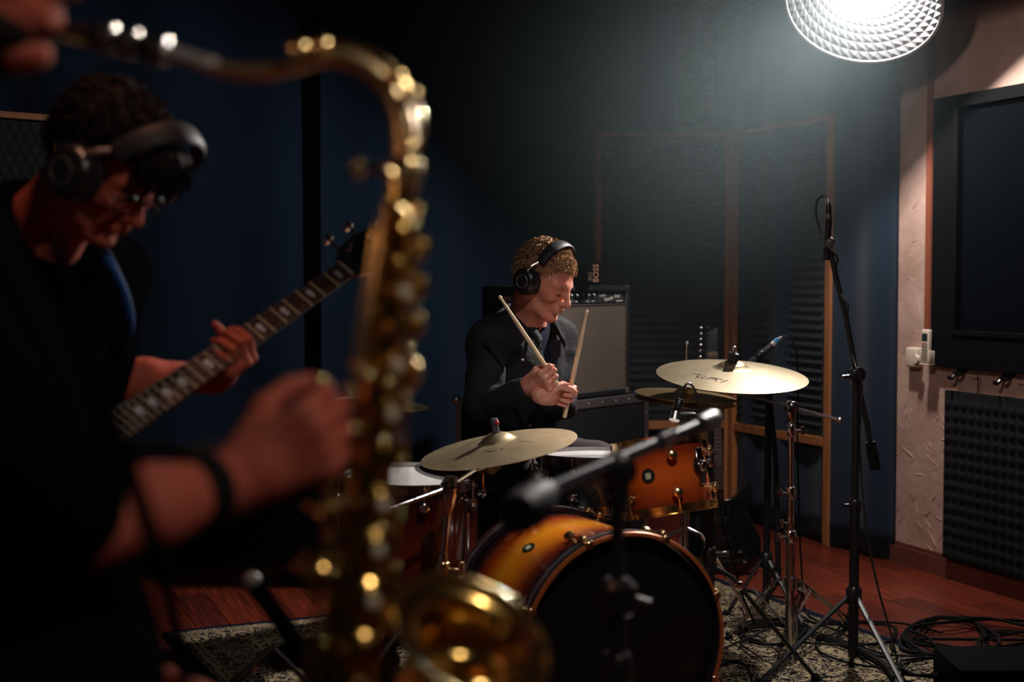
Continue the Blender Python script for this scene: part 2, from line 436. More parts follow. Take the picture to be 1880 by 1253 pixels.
def slab(name, z0, z1, m, grow=0.0):
    mb = MB(); c = [BL-EW*grow+DW*grow, BR+EW*grow+DW*grow, FR+EW*grow-DW*grow, FLft-EW*grow-DW*grow]
    mb.add([(p.x, p.y, z) for z in (z0, z1) for p in c], [(3, 2, 1, 0), (4, 5, 6, 7)]+[(i, (i+1) % 4, 4+(i+1) % 4, 4+i) for i in range(4)])
    return mb.build(name, m, kind='structure', smooth=0)
slab('ceiling', HT, HT+.1, CEIL, .12)
SUB = mat('subfloor', (0.02, 0.012, 0.01), 0.8)
floor = slab('floor', -.10, -.012, SUB, .12)
# parquet boards laid along the right wall, each one a piece of the floor
def plank_mat(i):
    cols = [((118, 52, 34), (64, 26, 20)), ((132, 60, 38), (76, 32, 22)), ((104, 44, 30), (56, 22, 17)), ((124, 54, 32), (88, 38, 24))]
    a, b = cols[i]; m = mat('parquet_%d' % i, srgb(tuple(min(255, x*f_) for x, f_ in zip(a, (1.06, .92, .88)))), 0.34, noise=0.5, nscale=3.2, color2=srgb(tuple(x*.72 for x in b)), bump=0.12, bscale=10, stretch=(22, 22, 1), detail=6)
    mp = [n for n in m.node_tree.nodes if n.type == 'MAPPING'][0]
    mp.inputs['Scale'].default_value = (30, 1.2, 1)
    return m
PM = [plank_mat(i) for i in range(4)]
PWID = 0.118
pms = []
for i in range(4):
    mb = MB(); mb.box((0, 0, -.006), (PWID-.0016, 1.30-.0016, .012)); me = mb.mesh('plank', (0, 0, 0), smooth=0, bevel=0.0008, bseg=1); me.materials.append(PM[i]); pms.append(me)
npl = 0
for j in range(-44, 2):
    t = (j+.5)*PWID; sh = (j*0.437 % 1)*1.30
    for k in range(-1, 6):
        s_ = k*1.30-sh
        c = CORN + EW*t*1.0 - DW*(s_+.65)
        if (c-CORN).dot(EW) > -PWID*.4 or (c-CORN).dot(EW) < -5.25: continue
        if c.y < 3.0 or abs(c.x) > 0.36*c.y+0.75: continue
        if npl >= 296: break
        # share of the board the picture can show
        inst('plank', pms[(j*3+k*5) % 4], rotm((EW.x, EW.y, 0), (DW.x, DW.y, 0), (0, 0, 1), (c.x, c.y, 0)), floor); npl += 1
print('planks', npl)
# the rest of the floor, towards the camera and under the rug
mb = MB()
for j in range(-45, 1):
    t = (j-.5)*PWID
    for k in range(-1, 8):
        s_ = k*1.30-(j*0.437 % 1)*1.30; c = CORN+EW*t-DW*(s_+.65)
        if c.y >= 3.0 and abs(c.x) <= 0.36*c.y+0.75: continue
        if (c-CORN).dot(EW) < -5.2: continue
        mb.box((c.x, c.y, -.0065), (PWID-.0016, 1.2984, .011), [(EW.x, EW.y, 0), (DW.x, DW.y, 0), (0, 0, 1)])
mb.build('plank_field', PM[0], floor, kind='stuff', smooth=0)
# skirting
mb = MB(); a = CORN-DW*1.62; b = FR
for h0, h1, th in ((0, .075, .018), (.075, .092, .010)):
    c = (a+b)/2-EW*(th/2); mb.box((c.x, c.y, (h0+h1)/2), (th, (b-a).length, h1-h0), [(EW.x, EW.y, 0), (DW.x, DW.y, 0), (0, 0, 1)])
mb.build('baseboard_right', SKIRT, kind='structure', smooth=0)
# trowelled plaster ridges
rs = random.Random(3); mb = MB()
for i in range(120):
    px = rs.uniform(1634, 1760) if i % 3 else rs.uniform(1640, 1880); py = rs.uniform(740, 1040) if i % 4 else rs.uniform(380, 740)
    p = WALL(px, py); ang = rs.uniform(-1.4, 1.4)+1.2; L = rs.uniform(.03, .13); cv = rs.uniform(-.8, .8)
    pts = []; q = Vector(p)
    for k in range(7):
        a_ = ang+cv*k/6; q = q+(DW*math.cos(a_)+Vector((0, 0, 1))*math.sin(a_))*(L/6); pts.append(q+EW*0.0015)
    r0 = rs.uniform(.002, .0042); mb.tube(pts, [r0*.3, r0, r0*1.2, r0, r0*.9, r0*.6, r0*.2], 5)
mb.build('plaster_ridges', PLAST, wr, kind='stuff')
# log boards showing in the corner between the curtains
bh = 0.155
me = MB().box((0, 0, 0), (1.4, .022, bh-.006)).mesh('board', (0, 0, 0), smooth=0, bevel=.004, bseg=1); me.materials.append(WOODLOG)
for i in range(17):
    c = CORN-EW*.72-DW*.011; inst('board', me, rotm((EW.x, EW.y, 0), (DW.x, DW.y, 0), (0, 0, 1), (c.x, c.y, .08+bh*i)), wb)
me = MB().box((0, 0, 0), (.022, .40, bh-.006)).mesh('board', (0, 0, 0), smooth=0, bevel=.004, bseg=1)
me.materials.append(mat('pale_boards', srgb((182, 150, 134)), 0.75, noise=0.25, nscale=5, stretch=(2, 2, 10)))
for i in range(17):
    c = CORN-EW*.011-DW*.24; inst('board', me, rotm((EW.x, EW.y, 0), (DW.x, DW.y, 0), (0, 0, 1), (c.x, c.y, .08+bh*i)), wr)
# ceiling beam along the back and the lower soffit over the right wall
mb = MB(); c = (BL+BR)/2-DW*.05; mb.box((c.x, c.y, HT-.05), (5.3, .10, .10), [(EW.x, EW.y, 0), (DW.x, DW.y, 0), (0, 0, 1)])
mb.build('trim_1', SKIRT, kind='structure', smooth=0, bevel=.006)
p = WALL(1722, 19); zs = p.z
sof = Vector((p.x, p.y, 0)); L = 5.6
c = sof-DW*(L/2)+EW*(-.30); c.z = 0
c = c+DW*0.02
mb = MB(); mb.box((c.x, c.y, (zs+HT)/2+.01), (.60, L, HT-zs+.0), [(EW.x, EW.y, 0), (DW.x, DW.y, 0), (0, 0, 1)])
mb.build('trim_2', CEIL, kind='structure', smooth=0, bevel=.004)
mb = MB(); mb.box((c.x+EW.x*.29, c.y+EW.y*.29, zs-.012), (.03, L, .03), [(EW.x, EW.y, 0), (DW.x, DW.y, 0), (0, 0, 1)])
mb.build('trim_3', SKIRT, kind='structure', smooth=0, bevel=.004)

# ---------------------------------------------------- right wall furniture
RW = [(-EW.x, -EW.y, 0), (DW.x, DW.y, 0), (0, 0, 1)]      # out of the wall, along the wall (away), up
def wbox(mb, p, s0, s1, z0, z1, o0, o1):
    """box on the right wall: along (towards the camera) s0..s1 from p, height z0..z1, standing out o0..o1"""
    c = Vector((p.x, p.y, 0))-DW*((s0+s1)/2)-EW*((o0+o1)/2); c.z = (z0+z1)/2
    mb.box(c, (o1-o0, s1-s0, z1-z0), RW); return mb
# dark window with a black wooden frame
p = WALL(1721, 500); zt = WALL(1721, 183).z; zb = WALL(1721, 672).z; WL = 2.3
DARKWOOD = mat('black_stained_wood', (0.004, 0.004, 0.005), 0.8, spec=0.06, noise=0.4, nscale=7, stretch=(3, 3, 1))
fr_w = .135
mb = MB(); wbox(mb, p, 0, fr_w, zb, zt, .0, .03); wbox(mb, p, WL-fr_w, WL, zb, zt, .0, .03); wbox(mb, p, fr_w, WL-fr_w, zt-.05, zt, .0, .03); wbox(mb, p, fr_w, WL-fr_w, zb, zb+.13, .0, .034)
win = mb.build('window_1', DARKWOOD, kind='structure', smooth=0, bevel=.003)
mb = MB(); wbox(mb, p, fr_w, fr_w+.022, zb+.13, zt-.05, .004, .038); wbox(mb, p, WL/2, WL/2+.03, zb+.13, zt-.05, .004, .03); wbox(mb, p, fr_w, WL-fr_w, zb+.13, zb+.15, .004, .04); mb.build('window_sash', DARKWOOD, win, smooth=0, bevel=.002)
for q in (0, 1):
    mb = MB(); wbox(mb, p, fr_w+.02+q*(WL/2-fr_w), WL/2+q*(WL/2-fr_w), zb+.14, zt-.05, .004, .009)
    mb.build('window_pane', mat('dark_glass', (0.003, 0.004, 0.006), 0.12, spec=0.3), win, smooth=0)
# brown cable trunking down to the thermostat
p = WALL(1708, 400); zt = 2.5
z0 = WALL(1706, 637).z
mb = MB(); wbox(mb, p, -.014, .014, z0, WALL(1712, 60).z, .0, .014)
mb.build('cable_trunking', mat('brown_trunking', srgb((136, 74, 54)), 0.5), None, 'narrow brown cable trunking running down the plaster wall to the thermostat', 'trunking', smooth=0, bevel=.002)
# thermostat
p = WALL(1690, 657, .02); t = thing('thermostat', 'cream wall thermostat box with a round dial under the brown trunking', 'thermostat', WALL(1690, 676, .01))
mb = MB(); z_ = p.z; wbox(mb, WALL(1675, 657), 0, .076, z_-.042, z_+.040, .0, .036); mb.build('body', WHITEPL, t, bevel=.008, bseg=3)
c = WALL(1685, 660, .036); mb = MB(); mb.lathe([(.019, 0), (.019, .008), (.0165, .014), (.0, .0145)], c, -EW, 28); mb.build('dial', WHITEPL, t)
mb = MB(); c = WALL(1703, 639, .018); mb.cyl(c-Vector((0, 0, .006)), c+Vector((0, 0, .006)), .008); mb.build('cable_inlet', mat('dark_inlet', (.03, .02, .02), .6), t)
# remote control in its holder
c0 = WALL(1709, 660); t = thing('remote_control', 'white air conditioner remote standing in a wall holder beside the window frame', 'remote', WALL(1717, 668, .03))
zb_, zt_ = WALL(1711, 668, .05).z, WALL(1713, 606, .05).z
mb = MB(); wbox(mb, c0, .012, .060, zb_, zt_, .040, .060); mb.build('body', WHITEPL, t, bevel=.006, bseg=3)
mb = MB(); wbox(mb, c0, .019, .053, zt_-.046, zt_-.016, .0595, .0612); mb.build('display', mat('lcd_dark', (.02, .03, .035), .25), t, smooth=0)
RED = mat('red_button', srgb((170, 50, 44)), .5); GRY = mat('grey_button', srgb((110, 100, 96)), .5)
for r in range(6):
    for k in range(3):
        mb = MB(); zz = zt_-.057-r*.0125; wbox(mb, c0, .0215+k*.0115, .0285+k*.0115, zz-.0035, zz+.0035, .0595, .0618)
        mb.build('button', RED if (r == 0 and k < 2) else GRY, t, smooth=0)
mb = MB(); wbox(mb, c0, .006, .066, zb_-.004, zb_+.05, .032, .040); wbox(mb, c0, .006, .012, zb_-.004, zb_+.05, .040, .062); wbox(mb, c0, .060, .066, zb_-.004, zb_+.05, .040, .062); wbox(mb, c0, .006, .066, zb_-.008, zb_-.002, .032, .062)
tag(mb.build('remote_holder', WHITEPL, None, 'white plastic holder the air conditioner remote stands in, screwed to the window frame', 'holder', bevel=.002), None)
# hooks under the window
for i, (px, py, lb) in enumerate(((1763, 681, 'black double coat hook under the dark window, nearer the thermostat'), (1847, 690, 'black double coat hook under the dark window, further from the thermostat'))):
    a = WALL(px, py); t = thing('coat_hook', lb, 'hook', a, 'coat hooks under the window')
    mb = MB(); wbox(mb, a, -.012, .050, a.z-.006, a.z+.026, 0, .006); mb.build('plate', BLACKPL, t, bevel=.001)
    for q in (0, 1):
        s = a-DW*(q*.032); mb = MB()
        mb.tube(smoothpath([s-EW*.004, s-EW*.020-Vector((0, 0, .012)), s-EW*.042-Vector((0, 0, .030 if q == 0 else .012)), s-EW*.060-Vector((0, 0, .022 if q == 0 else .0))], 5), [.007]*15+[.006], 8); mb.build('prong', BLACKPL, t)
# cables hanging from the hooks
# foam tile on the wall
def foam_sheet(mb, o, u, v, n, w_, h_, pitch, amp, th=.015, rows=True):
    """convoluted foam: grid over w_*h_ with bumps standing out along n"""
    nu, nv = int(w_/pitch*4)+1, int(h_/pitch*4)+1
    U = np.linspace(0, w_, nu); Vv = np.linspace(0, h_, nv); uu, vv = np.meshgrid(U, Vv, indexing='ij')
    hgt = th+amp*(.62*(.5+.5*np.sin(2*np.pi*vv/pitch))+.38*(.5+.5*np.sin(2*np.pi*uu/pitch+np.pi*np.floor(vv/pitch))))**1.2
    if not rows: hgt = th+amp*np.clip(np.sin(np.pi*uu/pitch)*np.sin(np.pi*vv/pitch), -1, 1)**2
    hgt[0, :] = hgt[-1, :] = 0; hgt[:, 0] = hgt[:, -1] = 0; uu[1, :] = 0; uu[-2, :] = w_; vv[:, 1] = 0; vv[:, -2] = h_; hgt[1, :] = hgt[-2, :] = th; hgt[:, 1] = hgt[:, -2] = th; hgt[0, :] = hgt[-1, :] = 0; hgt[:, 0] = hgt[:, -1] = 0
    o, u, v, n = V3(o), V3(u), V3(v), V3(n)
    mb.grid(o+uu[..., None]*u+vv[..., None]*v+hgt[..., None]*n)
    mb.prism([(0, 0), (w_, 0), (w_, h_), (0, h_)], o, u, v, n, .004)
FOAM = mat('acoustic_foam', (0.030, 0.032, 0.036), 0.95, spec=0.15, noise=0.25, nscale=200)
FOAMB = mat('acoustic_foam_black', (0.012, 0.012, 0.014), 0.95, spec=0.15)
a = WALL(1748, 716); b = WALL(1748, 1024); t = thing('foam_wall_panel', 'black bumpy acoustic foam panel fixed to the plaster wall under the window', 'foam panel', b)
mb = MB(); wbox(mb, a, 0, .95, b.z, a.z, 0, .014); mb.build('backing_board', mat('mdf_edge', srgb((120, 98, 74)), .7), t, smooth=0)
mb = MB(); foam_sheet(mb, Vector((a.x, a.y, b.z))-EW*.014, -DW, (0, 0, 1), -EW, .95, a.z-b.z, .046, .012, .022, rows=False); mb.build('foam', FOAMB, t, smooth=50)
# thin black cables on the wall: from each hook down behind the panel
for i, (px, py) in enumerate(((1775, 683), (1862, 694))):
    a = WALL(px, py, .04); q = WALL(px+20, py+6, .03); z_ = WALL(px+20, py+40, .01)
    mb = MB(); mb.tube(smoothpath([a, a-DW*.03-Vector((0, 0, .004)), q, z_], 8), .0022, 6)
    mb.build('hanging_lead', RUBBER, None, ['thin black lead hanging from the coat hook nearer the thermostat', 'thin black lead hanging from the coat hook further from the thermostat'][i], 'cable', 'leads on the coat hooks')

# ---------------------------------------------------- curtains
def curtain_mat(name, c):
    return mat(name, c, 0.9, spec=0.1, sheen=0.15, noise=0.25, nscale=60, bump=0.25, bscale=300)
CURT = curtain_mat('navy_curtain', (0.006, 0.018, 0.042))
def curtain(name, pts, z0, z1, label, waves, amp, seed, group='navy curtains', nseg=None):
    P = [Vector((x, y, 0)) for x, y in pts]; Ls = [0]
    for a, b in zip(P, P[1:]): Ls.append(Ls[-1]+(b-a).length)
    T = Ls[-1]; n = int(T/.012); m = 22; rs = np.random.RandomState(seed); ph = rs.rand(5)*6.28
    A = np.zeros((m, n, 3)); nrm0 = None
    for i in range(n):
        s = T*i/(n-1); k = max(j for j in range(len(P)-1) if Ls[j] <= s+1e-9); q = P[k].lerp(P[k+1], (s-Ls[k])/(Ls[k+1]-Ls[k]))
        d = (P[k+1]-P[k]).normalized(); nn = Vector((d.y, -d.x, 0))
        for j in range(m):
            h = j/(m-1); z = z1+(z0-z1)*h
            sw = s+.02*math.sin(3*h+ph[3])
            off_ = amp*(.55+.45*h)*(math.sin(2*math.pi*sw*waves+ph[0]+.8*math.sin(2*math.pi*sw*waves*.31+ph[1]))*.7+.3*math.sin(2*math.pi*sw*waves*.53+ph[2]))
            A[j, i] = (q.x+nn.x*off_, q.y+nn.y*off_, z)
    t = thing(name, label, 'curtain', (P[0].x, P[0].y, z0), group)
    mb = MB(); mb.grid(A); o = mb.build('curtain_cloth', CURT, t, smooth=180)
    md = o.modifiers.new('thick', 'SOLIDIFY'); md.thickness = .003
    mb = MB(); mb.tube([Vector((p.x, p.y, z1+.018)) for p in P], .012, 10); mb.build('curtain_rail', mat('rail_grey', (.10, .09, .09), .5), t)
    nc = max(2, int(T/.11)); mbc = MB().box((0, 0, 0), (.012, .02, .034)).mesh('curtain_clip', (0, 0, 0), 0); mbc.materials.append(BLACKPL)
    for i in range(nc):
        s = T*(i+.5)/nc; k = max(j for j in range(len(P)-1) if Ls[j] <= s+1e-9); q = P[k].lerp(P[k+1], (s-Ls[k])/(Ls[k+1]-Ls[k]))
        inst('curtain_clip', mbc, Matrix.Translation((q.x, q.y, z1+.012)), t)
    return t
bk = lambda px, Y: (W(px, 600, Y).x, Y)
cz = W(1305, 30, 7.42).z
curtain('curtain', [bk(1642, 5.98), (CORN.x-DW.x*.32-EW.x*.10, CORN.y-DW.y*.32-EW.y*.10)], .012, cz-.03, 'navy curtain along the plaster wall behind the wood-framed screens, under the lamp', 3.2, .016, 5)
curtain('curtain', [bk(1238, 7.30), bk(930, 6.90), bk(592, 6.18)], .015, HT-.13, 'navy curtain behind the drummer, between the log wall corner and the dark seam', 2.2, .026, 8)
curtain('curtain', [bk(586, 6.25), bk(300, 5.85), bk(-330, 5.25)], .010, HT-.13, 'navy curtain behind the bassist, left of the dark seam', 2.4, .026, 11)

# ---------------------------------------------------- wood-framed acoustic screens
def screen(name, A, B, z1, zr, label, side, group='wood-framed foam screens', postw=.030, legs=True, teeth=True):
    """A, B: feet of the two posts (centres); zr: bottom rail height; side: +1 puts foam bumps toward the camera"""
    A = Vector((A[0], A[1], 0)); B = Vector((B[0], B[1], 0)); d = (B-A).normalized(); n = Vector((d.y, -d.x, 0)); Lh = (B-A).length
    R = [d, n, (0, 0, 1)]; t = thing(name, label, 'screen', (A+B)/2, group); dep = .065
    for q, p in enumerate((A, B)):
        mb = MB(); mb.box((p.x, p.y, z1/2), (postw, dep, z1), R); mb.build('post', WOODPALE, t, smooth=0, bevel=.002)
    c = (A+B)/2
    mb = MB(); mb.box((c.x, c.y, z1-.012), (Lh-postw-.001, dep, .024), R); mb.build('top_rail', WOODPALE, t, smooth=0, bevel=.002)
    mb = MB(); mb.box((c.x, c.y, zr), (Lh-postw-.001, dep*.8, .040), R); mb.build('bottom_rail', WOODPALE, t, smooth=0, bevel=.002)
    mb = MB(); mb.box((c.x-n.x*.012, c.y-n.y*.012, (z1+zr)/2), (Lh-postw-.002, .012, z1-zr-.05), R); mb.build('backing_board', mat('screen_back', (.02, .02, .022), .8), t, smooth=0)
    mb = MB(); o = A+d*(postw/2+.002)-n*.006; o.z = zr+.021
    foam_sheet(mb, o, d, (0, 0, 1), n, Lh-postw-.004, z1-.025-zr-.022, .040, .017, .012); mb.build('foam', FOAM, t, smooth=50)
    for q, s_ in ((A, 1), (B, -1)):
        for zz in (.35, 1.2):
            mb = MB(); c2 = q+d*(-s_*.017); mb.cyl(Vector((c2.x, c2.y, zz)), Vector((c2.x, c2.y, zz+.06)), .004, n=8); mb.build('hinge', NICKEL, t)
    return t
hx = W(1341, 600, 7.12).x
screen('acoustic_screen', (W(1096, 600, 7.02).x, 7.02), (hx-.022, 7.12), W(1096, 243, 7.06).z, W(1320, 778, 7.12).z, 'left-hand wood-framed foam screen behind the guitar amplifier', 1)
screen('acoustic_screen', (hx+.022, 7.08), (W(1529, 600, 6.37).x, 6.37), W(1530, 211, 6.37).z, W(1515, 812, 6.40).z, 'right-hand wood-framed foam screen beside the navy curtain under the lamp', 1, postw=.042)
screen('acoustic_screen', (W(-190, 600, 5.05).x, 5.05), (W(105, 600, 5.45).x, 5.45), W(100, 213, 5.45).z, .45, 'wood-framed foam screen in the dark behind the bassist', 1)
# dark cloth tucked above the screens in the corner
a = W(1268, 234, 7.2); b = W(1306, 214, 7.2); mb = MB(); mb.tube(smoothpath([a, W(1285, 226, 7.15), b], 5), [.018, .03, .035]+[.03]*7+[.02], 10, flat=.5)
mb.build('folded_cloth', CURT, None, 'dark blue folded cloth resting on the screens in the corner', 'cloth')

# ---------------------------------------------------- rug
def rug():
    c = [FL(1290, 1063), FL(1625, 1253), FL(900, 1520), FL(298, 1168)]
    # rectangle: far edge from the left far corner to the right far corner
    P0 = FL(300, 1166); P1 = FL(1295, 1060); d = (P1-P0).normalized(); n = Vector((d.y, -d.x, 0)); Lx = (P1-P0).length; Ly = 1.9
    t = thing('rug', 'dark oriental rug with cream floral borders under the drum kit', 'rug', (P0+P1)/2+n*Ly/2)
    m = bpy.data.materials.new('oriental_rug'); m.use_nodes = True; nt = m.node_tree; N = nt.nodes; Lk = nt.links
    b = N['Principled BSDF']; b.inputs['Roughness'].default_value = .95; b.inputs['Specular IOR Level'].default_value = .1
    uvn = N.new('ShaderNodeUVMap'); sep = N.new('ShaderNodeSeparateXYZ'); Lk.new(uvn.outputs[0], sep.inputs[0])
    def M(op, a, b2=None, c2=None):
        x = N.new('ShaderNodeMath'); x.operation = op
        for i, v in enumerate((a, b2, c2)):
            if v is None: continue
            if hasattr(v, 'is_output'): Lk.new(v, x.inputs[i])
            else: x.inputs[i].default_value = v
        return x.outputs[0]
    u, v = sep.outputs[0], sep.outputs[1]          # metres
    du = M('MINIMUM', u, M('SUBTRACT', Lx, u)); dv = M('MINIMUM', v, M('SUBTRACT', Ly, v)); e = M('MINIMUM', du, dv)
    def tex(kind, sc, **k):
        x = N.new(kind); x.inputs['Scale'].default_value = sc; Lk.new(uvn.outputs[0], x.inputs['Vector']); 
        for a_, b_ in k.items(): setattr(x, a_, b_)
        return x
    vo = tex('ShaderNodeTexVoronoi', 15, feature='DISTANCE_TO_EDGE'); vo2 = tex('ShaderNodeTexVoronoi', 26); no = tex('ShaderNodeTexNoise', 22); no.inputs['Detail'].default_value = 5
    curl = M('SINE', M('MULTIPLY', M('ADD', vo2.outputs['Distance'], M('MULTIPLY', no.outputs['Fac'], 1.2)), 22))
    line = M('LESS_THAN', vo.outputs['Distance'], .035)
    patt = M('MAXIMUM', M('GREATER_THAN', curl, .45), line)
    # rosettes down the main border
    ru = M('SUBTRACT', M('FRACT', M('DIVIDE', u, .155)), .5); rv = M('DIVIDE', M('SUBTRACT', dv, .155), .155)
    rr = M('SQRT', M('ADD', M('MULTIPLY', ru, ru), M('MULTIPLY', rv, rv)))
    rou = M('MULTIPLY', M('GREATER_THAN', rr, .17), M('LESS_THAN', rr, .27)); roi = M('LESS_THAN', rr, .09)
    ros = M('MAXIMUM', rou, roi); inros = M('LESS_THAN', rr, .30)
    # border stripes
    st = M('MAXIMUM', M('COMPARE', e, .055, .005), M('MAXIMUM', M('COMPARE', e, .075, .0035), M('MAXIMUM', M('COMPARE', e, .245, .005), M('COMPARE', e, .285, .004))))
    tri = M('LESS_THAN', M('FRACT', M('MULTIPLY', M('ADD', u, v), 22)), .5); band = M('COMPARE', e, .265, .018)
    pc = M('MULTIPLY', patt, M('GREATER_THAN', e, .03))
    fac = M('MAXIMUM', M('MULTIPLY', pc, M('SUBTRACT', 1, inros)), M('MAXIMUM', ros, M('MAXIMUM', st, M('MULTIPLY', tri, band)))) 
    mx = N.new('ShaderNodeMix'); mx.data_type = 'RGBA'; Lk.new(fac, mx.inputs['Factor'])
    base = N.new('ShaderNodeValToRGB'); cr = base.color_ramp; cr.elements[0].position = 0; cr.elements[0].color = srgb((14, 18, 34))+(1,); cr.elements[1].position = .30; cr.elements[1].color = srgb((16, 16, 22))+(1,)
    x = cr.elements.new(.055); x.color = srgb((15, 19, 36))+(1,); x = cr.elements.new(.06); x.color = srgb((30, 26, 30))+(1,)
    Lk.new(e, base.inputs[0]); Lk.new(base.outputs[0], mx.inputs['A'])
    cc = N.new('ShaderNodeValToRGB'); cc.color_ramp.elements[0].color = srgb((104, 86, 66))+(1,); cc.color_ramp.elements[1].color = srgb((172, 156, 126))+(1,)
    n3 = tex('ShaderNodeTexNoise', 14); Lk.new(n3.outputs['Fac'], cc.inputs[0]); Lk.new(cc.outputs[0], mx.inputs['B'])
    Lk.new(mx.outputs['Result'], b.inputs['Base Color'])
    bp = N.new('ShaderNodeBump'); bp.inputs['Strength'].default_value = .5; bp.inputs['Distance'].default_value = .003
    n4 = tex('ShaderNodeTexNoise', 420); Lk.new(n4.outputs['Fac'], bp.inputs['Height']); Lk.new(bp.outputs[0], b.inputs['Normal'])
    nu, nv = 90, 60; A = np.zeros((nu, nv, 3)); uv = []
    for i in range(nu):
        for j in range(nv):
            a_, b_ = Lx*i/(nu-1), Ly*j/(nv-1); p = P0+d*a_+n*b_
            A[i, j] = (p.x, p.y, .007+.0012*math.sin(a_*9+b_*4)+.001*math.sin(b_*13))
    mb = MB(); mb.grid(A); ob = mb.build('pile', m, t, smooth=180)
    me = ob.data; ul = me.uv_layers.new(name='UVMap'); o0 = off(t)
    for l in me.loops:
        p = me.vertices[l.vertex_index].co+o0; q = p-P0; ul.data[l.index].uv = (q.dot(d), q.dot(n))
    md = ob.modifiers.new('t', 'SOLIDIFY'); md.thickness = .006; md.offset = 0
    # fringe on the right end
    fb = MB()
    for i in range(150):
        b_ = Ly*(i+.5)/150; p = P0+d*Lx+n*b_; fb.tube([p+Vector((0, 0, .006)), p+d*(.025+.012*random.random())+n*random.uniform(-.004, .004)+Vector((0, 0, .002))], .0014, 4)
    fb.build('fringe', mat('rug_fringe', srgb((70, 66, 70)), .9), t, kind='stuff')
    return t
rug()
# ================================================================== the lamp with the faceted reflector
def reflector():
    t = thing('reflector_lamp', 'large round silver reflector lamp with a faceted bowl shining down over the drum kit', 'lamp', LAMP-LN*.12)
    R0 = .288; x, y, z = frame(LN); o = V3(LAMP)-z*.02
    D = .19
    nr, nt_ = 12, 46
    def bowl(rf, a, dz=0.0):
        r = R0*rf; h = -D*(1-rf**2.2)
        return o+z*(h+dz)+r*(math.cos(a)*x+math.sin(a)*y)
    mb = MB(); vs = []; fs = []
    for i in range(nr):
        r0 = .12+.88*i/nr; r1 = .12+.88*(i+1)/nr
        for k in range(nt_):
            sh = (i % 2)*.5
            a0 = 2*math.pi*(k+i*.5)/nt_; a1 = 2*math.pi*(k+1+i*.5)/nt_; s_ = math.pi/nt_
            q = [bowl(r0, a0), bowl(r0, a1), bowl(r1, a1+s_), bowl(r1, a0+s_)]
            c = sum(q)/4; inward = z*.010-(c-o-z*np.dot(c-o, z))/R0*.011
            n0 = len(vs); vs += q+[c+inward]; fs += [(n0, n0+1, n0+4), (n0+1, n0+2, n0+4), (n0+2, n0+3, n0+4), (n0+3, n0, n0+4)]
    mb.add(vs, fs)
    mb.build('faceted_liner', mat('silver_facets', (0.022, 0.022, 0.024), 0.5, spec=0.25, metal=0.0), t, smooth=0)
    mb = MB(); prof = [(R0*rf, -D*(1-rf**2.2)-.006) for rf in np.linspace(.1, 1, 14)]+[(R0+.006, -.002), (R0+.006, .004), (R0, .004)]
    prof2 = [(R0+.001, .002), (R0+.008, -.004)]+[(R0*rf+.007, -D*(1-rf**2.2)-.014) for rf in np.linspace(1, .1, 14)]
    mb.lathe([(R0*rf+.002, -D*(1-rf**2.2)-.007) for rf in np.linspace(.1, 1, 14)]+prof2, o, LN, 60); mb.build('shell', BLACKMATTE, t)
    mb = MB(); mb.lathe([(R0-.002, -.002), (R0-.002, .005), (R0+.009, .005), (R0+.009, -.012), (R0-.002, -.002)], o, LN, 60); mb.build('rim', mat('rim_satin', (.5, .5, .52), .4, metal=.8), t)
    c = o-z*(D+.02)
    mb = MB(); mb.lathe([(.0, .02), (.05, .02), (.062, .0), (.062, -.20), (.05, -.22), (.0, -.22)], c, LN, 32)
    for k in range(6): mb.lathe([(.060, -.04-k*.022), (.067, -.042-k*.022), (.067, -.050-k*.022), (.060, -.052-k*.022)], c, LN, 32)
    mb.build('lamp_head', BLACKPL, t)
    mb = MB(); mb.ball(o-z*.172, (.022, .022, .022), frame(LN)); mb.cyl(o-z*.20, o-z*.17, .02)
    mb.build('bulb', mat('bulb_glow', (1, 1, 1), .5, emit=(1.0, .95, .9), estr=30.0), t)
    top = c-z*.12; top2 = top+np.array([.05, .05, .42])
    mb = MB(); mb.tube(smoothpath([top, top+np.array([.03, .03, .12]), top2], 6), .012, 10); mb.cyl((top2[0], top2[1], top2[2]), (top2[0], top2[1], HT-.005), .014); mb.lathe([(.05, 0), (.05, -.02), (.014, -.03)], (top2[0], top2[1], HT), (0, 0, 1), 24)
    mb.build('ceiling_bracket', BLACKSTEEL, t)
reflector()

